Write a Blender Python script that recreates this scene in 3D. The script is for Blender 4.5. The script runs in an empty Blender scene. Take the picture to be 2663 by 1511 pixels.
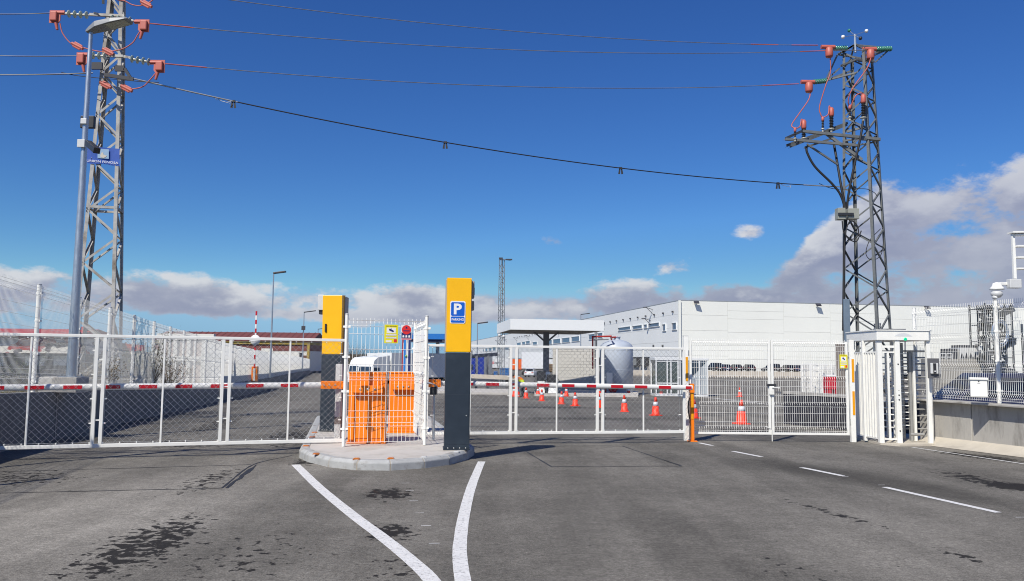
import bpy, math, random
from mathutils import Vector, Matrix, noise as mnoise
random.seed(7)
SC = bpy.context.scene
COL = SC.collection
V3 = Vector
# ------------------------------------------------------------------ camera
PW, PH, FPX = 2663.0, 1511.0, 2100.0
CAM_H = 1.65
PITCH, ROLL = math.atan(184.5/FPX), 0.010
CAM = V3((0, 0, CAM_H))
_F = V3((0, math.cos(PITCH), math.sin(PITCH)))
_U0 = V3((0, -math.sin(PITCH), math.cos(PITCH)))
_R0 = V3((1, 0, 0))
_R = _R0*math.cos(ROLL)+_U0*math.sin(ROLL)
_U = -_R0*math.sin(ROLL)+_U0*math.cos(ROLL)
cd = bpy.data.cameras.new('camera'); cam = bpy.data.objects.new('camera', cd); COL.objects.link(cam)
cd.sensor_width = 36.0; cd.lens = FPX/PW*36.0; cd.clip_start = 0.1; cd.clip_end = 9000
m = Matrix((( _R.x, _U.x, -_F.x, CAM.x), (_R.y, _U.y, -_F.y, CAM.y), (_R.z, _U.z, -_F.z, CAM.z), (0, 0, 0, 1)))
cam.matrix_world = m
SC.camera = cam
# ------------------------------------------------------------------ exposure, sun, sky
SC.view_settings.view_transform = 'Standard'; SC.view_settings.look = 'None'
SC.view_settings.gamma = 1.0; SC.view_settings.exposure = EXPOSURE = 0.06
SC.cycles.use_denoising = True; SC.cycles.filter_width = 1.05
SC.cycles.max_bounces = 6; SC.cycles.transparent_max_bounces = 12
SUN_EL, SUN_AZ = math.radians(46), math.radians(32)       # shadows fall away from the camera and to the right
to_sun = V3((-math.sin(SUN_AZ)*math.cos(SUN_EL), -math.cos(SUN_AZ)*math.cos(SUN_EL), math.sin(SUN_EL)))
sd = bpy.data.lights.new('sun', 'SUN'); sd.energy = 5.0; sd.angle = math.radians(0.5); sd.color = (1.0, 0.94, 0.83)
sun = bpy.data.objects.new('sun', sd); COL.objects.link(sun)
sun.rotation_euler = (-to_sun).to_track_quat('-Z', 'Y').to_euler(); sun.location = (-20, -30, 60)

W = bpy.data.worlds.new('World'); SC.world = W; W.use_nodes = True
def ray_dir(px, py): return (_F+_R*((px-PW/2)/FPX)-_U*((py-PH/2)/FPX)).normalized()
def build_world():
    nt = W.node_tree; N = nt.nodes; L = nt.links
    N.clear()
    out = N.new('ShaderNodeOutputWorld'); bg = N.new('ShaderNodeBackground'); bg.inputs['Strength'].default_value = 0.105
    L.new(bg.outputs[0], out.inputs[0])
    sky = N.new('ShaderNodeTexSky'); sky.sky_type = 'NISHITA'; sky.sun_disc = False
    sky.sun_elevation = SUN_EL; sky.sun_rotation = math.radians(180)+SUN_AZ
    sky.altitude = 600; sky.air_density = 1.0; sky.dust_density = 0.25; sky.ozone_density = 2.2
    tc = N.new('ShaderNodeTexCoord')
    def math_(op, a, b=None, c=None, clamp=False):
        n = N.new('ShaderNodeMath'); n.operation = op; n.use_clamp = clamp
        for i, x in enumerate((a, b, c)):
            if x is None: continue
            if isinstance(x, (int, float)): n.inputs[i].default_value = x
            else: L.new(x, n.inputs[i])
        return n.outputs[0]
    def sstep(x, a, b, lo=0.0, hi=1.0):
        n = N.new('ShaderNodeMapRange'); n.interpolation_type = 'SMOOTHSTEP'
        L.new(x, n.inputs['Value'])
        for k, v in (('From Min', a), ('From Max', b), ('To Min', lo), ('To Max', hi)): n.inputs[k].default_value = v
        return n.outputs[0]
    sp = N.new('ShaderNodeSeparateXYZ'); L.new(tc.outputs['Generated'], sp.inputs[0])
    x, y, z = sp.outputs
    # a deeper, clear winter blue: push the sky's own hue without changing its brightness
    sc_ = N.new('ShaderNodeSeparateColor'); L.new(sky.outputs[0], sc_.inputs[0])
    r_, g_, b_ = sc_.outputs
    rr = math_('MINIMUM', math_('DIVIDE', r_, b_), 0.66); gr = math_('MINIMUM', math_('DIVIDE', g_, b_), 0.85)
    cc = N.new('ShaderNodeCombineColor')
    bb = math_('MULTIPLY', math_('MINIMUM', b_, 7.0), 0.95)
    L.new(math_('MULTIPLY', bb, math_('POWER', rr, 2.25)), cc.inputs[0]); L.new(math_('MULTIPLY', bb, math_('POWER', gr, 2.1)), cc.inputs[1]); L.new(bb, cc.inputs[2])
    # cumulus: fractal noise over the direction, gathered in a bank above the horizon that climbs to the right
    def noise(vec, scale, detail, rough):
        n = N.new('ShaderNodeTexNoise'); n.inputs['Scale'].default_value = scale; n.inputs['Detail'].default_value = detail; n.inputs['Roughness'].default_value = rough
        L.new(vec, n.inputs['Vector']); return n.outputs[0]
    right = sstep(x, CL['x0'], CL['x1'])
    el = math_('ARCSINE', z)
    top = math_('MULTIPLY_ADD', right, CL['rise'], CL['top'])
    fall = math_('DIVIDE', el, top)
    band = math_('MULTIPLY', sstep(el, 0.030, 0.056), math_('SUBTRACT', 1.0, sstep(fall, 0.66, 1.22)))
    def puff(px, py, rad):                        # a small detached cumulus at one bearing
        d = ray_dir(px, py); a = math_('MULTIPLY', math_('SUBTRACT', math_('ARCTAN2', x, y), math.atan2(d.x, d.y)), 1/rad); e_ = math_('MULTIPLY', math_('SUBTRACT', z, d.z), 2.2/rad)
        return sstep(math_('SQRT', math_('ADD', math_('MULTIPLY', a, a), math_('MULTIPLY', e_, e_))), 1.0, 0.0)
    for px, py, rad, k in ((1443, 628, 0.060, 0.84), (1955, 603, 0.050, 0.63), (1745, 695, 0.07, 0.66)): band = math_('MAXIMUM', band, math_('MULTIPLY', puff(px, py, rad), k))
    def dens(off):
        cmb = N.new('ShaderNodeCombineXYZ')
        L.new(math_('ADD', x, off[0]+CL['ox']), cmb.inputs[0]); L.new(math_('ADD', y, off[1]+CL['oy']), cmb.inputs[1]); L.new(math_('MULTIPLY', math_('ADD', z, off[2]+CL['oz']), 1.9), cmb.inputs[2])
        return noise(cmb.outputs[0], CL['scale'], 8.0, 0.60)
    def dens2(off):
        cmb = N.new('ShaderNodeCombineXYZ')
        L.new(math_('ADD', x, off[0]+CL['ox']), cmb.inputs[0]); L.new(math_('ADD', y, off[1]+CL['oy']), cmb.inputs[1]); L.new(math_('MULTIPLY', math_('ADD', z, off[2]+CL['oz']), 1.9), cmb.inputs[2])
        return noise(cmb.outputs[0], CL['scale'], 4.0, 0.50)
    n0 = dens((0, 0, 0)); n1 = dens2((-0.010, 0, 0.017)); n2 = dens2((-0.02, 0, 0.045))
    d0 = math_('ADD', n0, math_('MULTIPLY_ADD', band, CL['gain'], -CL['gain']))
    alpha = sstep(d0, CL['thr'], CL['thr']+0.12)
    lit = sstep(math_('SUBTRACT', n0, math_('MULTIPLY_ADD', n1, 0.5, math_('MULTIPLY', n2, 0.5))), -0.06, 0.15)
    lit = math_('MULTIPLY', lit, sstep(fall, 0.30, 0.80, 0.40, 1.0))
    lit = math_('MULTIPLY', lit, math_('MULTIPLY_ADD', right, -0.30, 1.0))
    thin = sstep(d0, CL['thr'], CL['thr']+0.22, 0.30, 0.0)
    mixc = N.new('ShaderNodeMixRGB'); L.new(math_('ADD', lit, thin, clamp=True), mixc.inputs[0])
    mixc.inputs[1].default_value = (2.7, 2.85, 3.9, 1); mixc.inputs[2].default_value = (6.3, 6.35, 6.6, 1)
    mix = N.new('ShaderNodeMixRGB'); L.new(math_('MULTIPLY', alpha, 0.90), mix.inputs[0])
    L.new(cc.outputs[0], mix.inputs[1]); L.new(mixc.outputs[0], mix.inputs[2])
    L.new(mix.outputs[0], bg.inputs[0])
    W.cycles.sampling_method = 'MANUAL'; W.cycles.sample_map_resolution = 512
CL = dict(x0=0.28, x1=0.44, rise=0.145, top=0.104, ox=3.1, oy=7.7, oz=1.35, scale=8.5, gain=0.40, thr=0.365)
build_world()
# ------------------------------------------------------------------ measuring the photograph
def ray(px, py): return _F+_R*((px-PW/2)/FPX)-_U*((py-PH/2)/FPX)
def at(px, py, Y):                       # the point of a sight line at distance Y down the road
    d = ray(px, py); return CAM+d*(Y/d.y)
def gp(px, py, z=0.0):                   # the point of a sight line on a level
    d = ray(px, py); return CAM+d*((z-CAM_H)/d.z)
def proj(p):
    q = V3(p)-CAM; w = q.dot(_F); return (PW/2+FPX*q.dot(_R)/w, PH/2-FPX*q.dot(_U)/w)
def plane_hit(px, py, p0, n):
    d = ray(px, py); return CAM+d*((V3(p0)-CAM).dot(n)/d.dot(n))
def along(px, a, b, z=1.0):              # where a plan line a-b passes column px
    lo, hi = -3.0, 4.0
    s_ = 1 if proj((b[0], b[1], z))[0] > proj((a[0], a[1], z))[0] else -1
    lo, hi = -0.6, 1.4
    f = lambda t: s_*(proj((a[0]+(b[0]-a[0])*t, a[1]+(b[1]-a[1])*t, z))[0]-px)
    for _ in range(60):
        mid = (lo+hi)/2
        if f(mid) > 0: hi = mid
        else: lo = mid
    return (lo+hi)/2
def lerp(tab, x):
    if x <= tab[0][0]: return tab[0][1]
    for (x0, y0), (x1, y1) in zip(tab, tab[1:]):
        if x <= x1: return y0+(y1-y0)*(x-x0)/(x1-x0)
    return tab[-1][1]
GT = [(13, 0.0), (20, -0.10), (60, -0.75), (100, -0.95)]
def g(y): return lerp(GT, y)
def gg(px, py):                          # the point of a sight line on the yard
    p = gp(px, py, 0)
    for _ in range(30): p = gp(px, py, g(p.y))
    return p
UX, VX = V3((-0.2, 0.98, 0)).normalized(), V3((0.98, 0.2, 0)).normalized()   # along and across the road
Z = V3((0, 0, 1))
# ------------------------------------------------------------------ materials
MATS = {}
def mk(name, col, rough=0.5, metal=0.0, var=0.10, scale=4.0, bump=0.0, bscale=60.0, spec=0.5, dirt=None, dscale=2.0, dthr=(0.55, 0.75), stretch=(1, 1, 1), alpha=None, trans=0.0, emit=None, detail=5):
    if name in MATS: return MATS[name]
    m = bpy.data.materials.new(name); m.use_nodes = True; MATS[name] = m
    nt = m.node_tree; N = nt.nodes; L = nt.links; b = N['Principled BSDF']
    b.inputs['Roughness'].default_value = rough; b.inputs['Metallic'].default_value = metal
    b.inputs['Specular IOR Level'].default_value = spec
    tc = N.new('ShaderNodeTexCoord'); mp = N.new('ShaderNodeMapping'); mp.inputs['Scale'].default_value = stretch
    L.new(tc.outputs['Object'], mp.inputs[0])
    n = N.new('ShaderNodeTexNoise'); n.inputs['Scale'].default_value = scale; n.inputs['Detail'].default_value = detail; n.inputs['Roughness'].default_value = 0.6
    L.new(mp.outputs[0], n.inputs['Vector'])
    r = N.new('ShaderNodeMapRange'); r.inputs['From Min'].default_value = 0.3; r.inputs['From Max'].default_value = 0.7
    r.inputs['To Min'].default_value = 1-var; r.inputs['To Max'].default_value = 1+var*0.6
    L.new(n.outputs[0], r.inputs[0])
    mul = N.new('ShaderNodeVectorMath'); mul.operation = 'SCALE'; mul.inputs[0].default_value = col[:3]
    L.new(r.outputs[0], mul.inputs['Scale'])
    last = mul.outputs[0]
    if dirt:
        n2 = N.new('ShaderNodeTexNoise'); n2.inputs['Scale'].default_value = dscale; n2.inputs['Detail'].default_value = 8; n2.inputs['Roughness'].default_value = 0.65
        L.new(mp.outputs[0], n2.inputs['Vector'])
        dr = N.new('ShaderNodeMapRange'); dr.inputs['From Min'].default_value = dthr[0]; dr.inputs['From Max'].default_value = dthr[1]
        L.new(n2.outputs[0], dr.inputs[0])
        mx = N.new('ShaderNodeMixRGB'); L.new(dr.outputs[0], mx.inputs[0]); L.new(last, mx.inputs[1]); mx.inputs[2].default_value = (*dirt[:3], 1)
        last = mx.outputs[0]
    L.new(last, b.inputs['Base Color'])
    rr = N.new('ShaderNodeMapRange'); rr.inputs['To Min'].default_value = max(0, rough-0.08); rr.inputs['To Max'].default_value = min(1, rough+0.08)
    L.new(n.outputs[0], rr.inputs[0]); L.new(rr.outputs[0], b.inputs['Roughness'])
    if bump:
        n3 = N.new('ShaderNodeTexNoise'); n3.inputs['Scale'].default_value = bscale; n3.inputs['Detail'].default_value = 4
        L.new(mp.outputs[0], n3.inputs['Vector'])
        bp = N.new('ShaderNodeBump'); bp.inputs['Strength'].default_value = bump; bp.inputs['Distance'].default_value = 0.02
        L.new(n3.outputs[0], bp.inputs['Height']); L.new(bp.outputs[0], b.inputs['Normal'])
    if trans:
        b.inputs['Transmission Weight'].default_value = trans; b.inputs['IOR'].default_value = 1.45
    if alpha is not None: b.inputs['Alpha'].default_value = alpha
    if emit:
        b.inputs['Emission Color'].default_value = (*emit[:3], 1); b.inputs['Emission Strength'].default_value = emit[3]
    return m
WHITE = mk('white_painted_steel', (0.82, 0.82, 0.78), 0.38, 0, 0.05, 6, dirt=(0.55, 0.52, 0.46), dscale=5, dthr=(0.62, 0.9))
WIRE = mk('white_coated_wire', (0.80, 0.80, 0.77), 0.45, 0, 0.05, 9)
GALV = mk('galvanised_wire', (0.42, 0.43, 0.43), 0.42, 0.6, 0.15, 20)
GALVP = mk('galvanised_pole', (0.50, 0.54, 0.58), 0.38, 0.75, 0.16, 14, stretch=(1, 1, 0.3), dirt=(0.36, 0.40, 0.44), dscale=9)
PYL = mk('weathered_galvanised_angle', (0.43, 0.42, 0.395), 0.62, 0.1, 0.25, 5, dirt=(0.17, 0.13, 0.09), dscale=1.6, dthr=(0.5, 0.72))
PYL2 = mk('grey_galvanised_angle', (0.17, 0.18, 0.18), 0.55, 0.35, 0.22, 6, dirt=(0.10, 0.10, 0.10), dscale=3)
YEL = mk('yellow_powder_coat', (0.93, 0.49, 0.001), 0.42, 0, 0.05, 3, dirt=(0.80, 0.42, 0.01), dscale=4, dthr=(0.6, 0.85))
NAVY = mk('dark_slate_powder_coat', (0.018, 0.028, 0.042), 0.45, 0, 0.14, 5, dirt=(0.03, 0.045, 0.06), dscale=3)
GREYP = mk('grey_powder_coat', (0.33, 0.32, 0.30), 0.5, 0, 0.06)
LGREY = mk('light_grey_plastic', (0.56, 0.57, 0.57), 0.45, 0, 0.05)
ORANGE = mk('orange_powder_coat', (0.90, 0.215, 0.004), 0.42, 0, 0.05, 4)
RED = mk('red_reflective_tape', (0.50, 0.006, 0.016), 0.35, 0, 0.08, 10)
REDPIPE = mk('red_pipe_paint', (0.42, 0.02, 0.015), 0.42)
CONEC = mk('fluorescent_cone_plastic', (0.90, 0.05, 0.015), 0.5, 0, 0.10, 6)
BAND = mk('silver_reflective_band', (0.62, 0.65, 0.70), 0.35, 0, 0.12, 15)
BLACK = mk('black_rubber', (0.015, 0.015, 0.017), 0.6, 0, 0.2, 10)
DARK = mk('dark_plastic', (0.03, 0.032, 0.036), 0.45, 0, 0.15, 8)
PINK = mk('silicone_red_cover', (0.47, 0.115, 0.085), 0.5, 0, 0.10, 6)
GLASSI = mk('insulator_glass', (0.45, 0.52, 0.44), 0.15, 0, 0.1, 10)
GREENI = mk('green_glass_discs', (0.04, 0.20, 0.15), 0.15, 0, 0.15, 10)
CAP = mk('zinc_insulator_cap', (0.55, 0.54, 0.48), 0.5, 0.2)
CONDUCT = mk('aluminium_conductor', (0.20, 0.20, 0.21), 0.5, 0.3, 0.2, 8)
CONC = mk('grey_concrete', (0.40, 0.385, 0.36), 0.85, 0, 0.16, 2.2, 0.35, 50, dirt=(0.24, 0.23, 0.215), dscale=1.1, dthr=(0.52, 0.75))
CONC2 = mk('pale_concrete_slab', (0.52, 0.50, 0.47), 0.85, 0, 0.08, 2.0, 0.3, 60, dirt=(0.36, 0.33, 0.29), dscale=1.6, dthr=(0.48, 0.78))
KERB = mk('kerb_concrete', (0.40, 0.41, 0.41), 0.8, 0, 0.16, 6, 0.45, 60, dirt=(0.20, 0.18, 0.15), dscale=5, dthr=(0.52, 0.74))
MORTAR = mk('mortar', (0.36, 0.32, 0.26), 0.9, 0, 0.1, 20, 0.4)
BLUE = mk('sign_blue', (0.006, 0.11, 0.55), 0.35, 0, 0.04)
SWHITE = mk('sign_white', (0.80, 0.80, 0.80), 0.4, 0, 0.03)
SYEL = mk('sign_yellow', (0.80, 0.72, 0.015), 0.4, 0, 0.04)
SRED = mk('sign_red', (0.72, 0.03, 0.03), 0.4, 0, 0.05)
SNAVY = mk('sign_navy', (0.02, 0.03, 0.14), 0.4)
SBLACK = mk('sign_black', (0.02, 0.02, 0.025), 0.5)
AMBER = mk('amber_reflector', (0.78, 0.33, 0.005), 0.25, 0, 0.12, 30)
PANELW = mk('white_sandwich_panel', (0.76, 0.77, 0.72), 0.5, 0, 0.025, 0.15)
PANELL = mk('light_grey_sandwich_panel', (0.72, 0.74, 0.74), 0.5, 0, 0.03, 0.12)
GLASS = mk('dark_window_glass', (0.03, 0.045, 0.07), 0.08, 0, 0.3, 0.6, spec=0.8)
BGLASS = mk('blue_window_glass', (0.07, 0.10, 0.17), 0.12, 0, 0.4, 0.9, spec=0.8)
ALU = mk('white_aluminium_frame', (0.72, 0.74, 0.75), 0.4, 0.1, 0.05)
# ------------------------------------------------------------------ mesh helpers
class MB:
    def __init__(s): s.v = []; s.f = []; s.m = []; s.s = []
    def add(s, verts, faces, mi=0, sm=False):
        o = len(s.v); s.v.extend(V3(p) for p in verts)
        for f in faces: s.f.append([o+i for i in f]); s.m.append(mi); s.s.append(sm)
        return s
    def box(s, c, size, R=None, mi=0):
        c = V3(c); h = V3(size)*0.5
        P = [V3((x*h.x, y*h.y, z*h.z)) for x in (-1, 1) for y in (-1, 1) for z in (-1, 1)]
        if R is not None: P = [R @ p for p in P]
        return s.add([c+p for p in P], [(0, 1, 3, 2), (4, 6, 7, 5), (0, 4, 5, 1), (2, 3, 7, 6), (0, 2, 6, 4), (1, 5, 7, 3)], mi)
    def prism(s, poly, o, ax, ay, an, depth, mi=0, sm=False):
        o = V3(o); n = len(poly); P = [o+ax*x+ay*y for x, y in poly]
        Q = [p+an*depth for p in P]
        fs = [list(range(n))[::-1], [n+i for i in range(n)]]
        s.add(P+Q, fs, mi)
        return s.add(P+Q, [(i, (i+1) % n, n+(i+1) % n, n+i) for i in range(n)], mi, sm)
    def beam(s, a, b, w, h=None, up=Z, mi=0):
        a, b = V3(a), V3(b); h = w if h is None else h; d = b-a; L = d.length
        if L < 1e-6: return s
        d.normalize(); x = d.cross(up)
        if x.length < 1e-3: x = d.cross(V3((0, 1, 0.01)))
        x.normalize(); y = x.cross(d)
        return s.prism([(-w/2, -h/2), (w/2, -h/2), (w/2, h/2), (-w/2, h/2)], a, x, y, d, L, mi)
    def angle(s, a, b, w, t, n1, n2, mi=0):
        a, b = V3(a), V3(b); d = b-a; L = d.length; d.normalize()
        n1 = V3(n1); n1 = (n1-d*n1.dot(d)).normalized()
        n2 = V3(n2); n2 = n2-d*n2.dot(d); n2 = (n2-n1*n2.dot(n1)).normalized()
        return s.prism([(0, 0), (w, 0), (w, t), (t, t), (t, w), (0, w)], a, n1, n2, d, L, mi)
    def tube(s, pts, r, n=8, mi=0, sm=True, caps=True):
        pts = [V3(p) for p in pts]; k = len(pts)
        rs = r if isinstance(r, (list, tuple)) else [r]*k
        vs = []; prev = None
        for i, p in enumerate(pts):
            d = (pts[min(i+1, k-1)]-pts[max(i-1, 0)]).normalized()
            if prev is None:
                x = d.cross(Z)
                if x.length < 1e-3: x = d.cross(V3((0, 1, 0)))
            else:
                x = prev-d*prev.dot(d)
            x.normalize(); prev = x; y = d.cross(x)
            for j in range(n):
                a = 2*math.pi*j/n; vs.append(p+(x*math.cos(a)+y*math.sin(a))*rs[i])
        fs = [(i*n+j, i*n+(j+1) % n, (i+1)*n+(j+1) % n, (i+1)*n+j) for i in range(k-1) for j in range(n)]
        s.add(vs, fs, mi, sm)
        if caps: s.add(vs[:n], [list(range(n))[::-1]], mi); s.add(vs[-n:], [list(range(n))], mi)
        return s
    def lathe(s, prof, c=(0, 0, 0), axis=None, n=20, mi=0, sm=True):
        c = V3(c); ax = V3(axis).normalized() if axis is not None else Z
        x = ax.cross(V3((0, 1, 0)))
        if x.length < 1e-3: x = ax.cross(V3((1, 0, 0)))
        x.normalize(); y = ax.cross(x); vs = []
        for r, h in prof:
            for j in range(n):
                a = 2*math.pi*j/n; vs.append(c+ax*h+(x*math.cos(a)+y*math.sin(a))*max(r, 1e-4))
        k = len(prof)
        return s.add(vs, [(i*n+j, i*n+(j+1) % n, (i+1)*n+(j+1) % n, (i+1)*n+j) for i in range(k-1) for j in range(n)]+[list(range(n))[::-1], [(k-1)*n+j for j in range(n)]], mi, sm)
    def quad(s, a, b, c, d, mi=0): return s.add([a, b, c, d], [(0, 1, 2, 3)], mi)
    def mesh(s, name, mats, org=V3((0, 0, 0))):
        me = bpy.data.meshes.new(name)
        me.from_pydata([tuple(p-org) for p in s.v], [], s.f)
        for mm in (mats if isinstance(mats, (list, tuple)) else [mats]): me.materials.append(mm)
        me.polygons.foreach_set('material_index', s.m); me.polygons.foreach_set('use_smooth', s.s)
        me.update(); return me
    def build(s, name, mats, parent=None, org=None, bev=0.0, kind=None, label=None, local=False):
        if org is None: org = BASE.get(parent, V3((0, 0, 0))) if parent is not None and not local else V3((0, 0, 0))
        o = bpy.data.objects.new(name, s.mesh(name, mats, V3(org))); COL.objects.link(o)
        if parent is not None: o.parent = parent; BASE[o] = V3(org)
        else: o.location = org; BASE[o] = V3(org)
        if bev:
            md = o.modifiers.new('bevel', 'BEVEL'); md.width = bev; md.segments = 2; md.limit_method = 'ANGLE'; md.angle_limit = math.radians(40)
        if kind: o['kind'] = kind
        if label: o['label'] = label
        return o
BASE = {}
def tag(o, label, cat=None, group=None, kind=None):
    o['label'] = label
    if cat: o['category'] = cat
    if group: o['group'] = group
    if kind: o['kind'] = kind
    return o
def thing(name, label, cat, loc, rz=0.0, group=None):
    o = bpy.data.objects.new(name, None); COL.objects.link(o); o.empty_display_size = 0.2
    o.location = loc; o.rotation_euler = (0, 0, rz); BASE[o] = V3(loc)
    return tag(o, label, cat, group)
def structure(name, mb, mats, **k):
    o = mb.build(name, mats, **k); o['kind'] = 'structure'; return o
KIDS = {}
def copy_tree(o, parent=None, label=None, loc=None, rz=None):
    c = o.copy(); COL.objects.link(c)
    if parent is not None: c.parent = parent
    for ch in [x for x in COL.objects if x.parent is o]: copy_tree(ch, c)
    if label: c['label'] = label
    if loc is not None: c.location = loc
    if rz is not None: c.rotation_euler = (0, 0, rz)
    return c
_tc = {}
def text_mb(s, bold=0.0):
    k = (s, bold)
    if k not in _tc:
        cu = bpy.data.curves.new('lettering', 'FONT'); cu.body = s; cu.size = 1.0; cu.extrude = 0.0; cu.offset = bold; cu.resolution_u = 3
        ob = bpy.data.objects.new('lettering', cu); COL.objects.link(ob)
        dg = bpy.context.evaluated_depsgraph_get(); me = ob.evaluated_get(dg).to_mesh()
        vs = [v.co.copy() for v in me.vertices]; fs = [list(p.vertices) for p in me.polygons]
        ob.evaluated_get(dg).to_mesh_clear(); bpy.data.objects.remove(ob); bpy.data.curves.remove(cu)
        _tc[k] = (vs, fs)
    return _tc[k]
def letters(mb, s, centre, ax, ay, width, height=None, bold=0.0, mi=0):
    vs, fs = text_mb(s, bold)
    x0, x1 = min(v.x for v in vs), max(v.x for v in vs); y0, y1 = min(v.y for v in vs), max(v.y for v in vs)
    sx = width/(x1-x0); sy = sx if height is None else height/(y1-y0)
    c = V3(centre)
    mb.add([c+ax*((v.x-(x0+x1)/2)*sx)+ay*((v.y-(y0+y1)/2)*sy) for v in vs], fs, mi)
def rotz(a): return Matrix.Rotation(a, 3, 'Z')
def catenary(a, b, sag, n=24):
    a, b = V3(a), V3(b)
    return [a.lerp(b, i/n)-Z*(sag*4*(i/n)*(1-i/n)) for i in range(n+1)]
def bez(pts, n=14):
    P = [V3(p) for p in pts]; P = [P[0]*2-P[1]]+P+[P[-1]*2-P[-2]]; out = []
    for i in range(1, len(P)-2):
        p0, p1, p2, p3 = P[i-1:i+3]
        for j in range(n):
            t = j/n
            out.append(0.5*((2*p1)+(p2-p0)*t+(2*p0-5*p1+4*p2-p3)*t*t+(3*p1-p0-3*p2+p3)*t**3))
    return out+[P[-2]]
# welded V-mesh panel: vertical wires with folds, horizontal wires; in the plane of ax (along) and Z
def vmesh(mb, o, ax, an, width, h, folds, step=0.05, r=0.0026, hstep=0.2, over=0.03, z0=0.0, depth=0.03, n=3, rise=0.0):
    o = V3(o)
    prof = [(0, 0.0)]
    for zf in folds: prof += [(zf-0.05, 0.0), (zf, depth), (zf+0.05, 0.0)]
    prof += [(h+over, 0.0)]
    k = int(width/step)
    for i in range(k+1):
        x = width*i/k; up = rise*i/k
        mb.tube([o+ax*x+Z*(z+z0+up)+an*y for z, y in prof], r, n, sm=False, caps=False)
    zs = set(); z = 0.02
    while z < h: zs.add(round(z, 3)); z += hstep
    zs = {z for z in zs if all(abs(z-f) > 0.09 for f in folds)}
    for f in folds: zs |= {f-0.05, f+0.05}
    zs.add(h-0.01)
    for z in zs: mb.tube([o+Z*(z+z0)+an*r*2, o+ax*width+Z*(z+z0+rise)+an*r*2], r*1.15, n, sm=False, caps=False)
def chainlink(mb, a, b, z0, z1, cell=0.11, r=0.0023, n=3):
    a, b = V3(a), V3(b); L = (b-a).length; ax = (b-a).normalized(); an = ax.cross(Z); H = z1-z0
    k = int((L+H)/cell)+1
    for sgn in (1, -1):
        for i in range(-1, k+1):
            # wire: x = c + sgn*(z)
            c = i*cell-(H if sgn > 0 else 0)
            lo, hi = 0.0, H
            if sgn > 0: lo, hi = max(lo, -c), min(hi, L-c)
            else: lo, hi = max(lo, c-L), min(hi, c)
            if hi-lo < 0.02: continue
            jit = 0.004
            pts = []
            for z in (lo, (lo+hi)/2, hi):
                x = c+sgn*z
                pts.append(V3((a.x, a.y, 0))+ax*(x+random.uniform(-jit, jit))+Z*(z0+z)+an*(r*sgn))
            mb.tube(pts, r, n, sm=False, caps=False)
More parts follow.
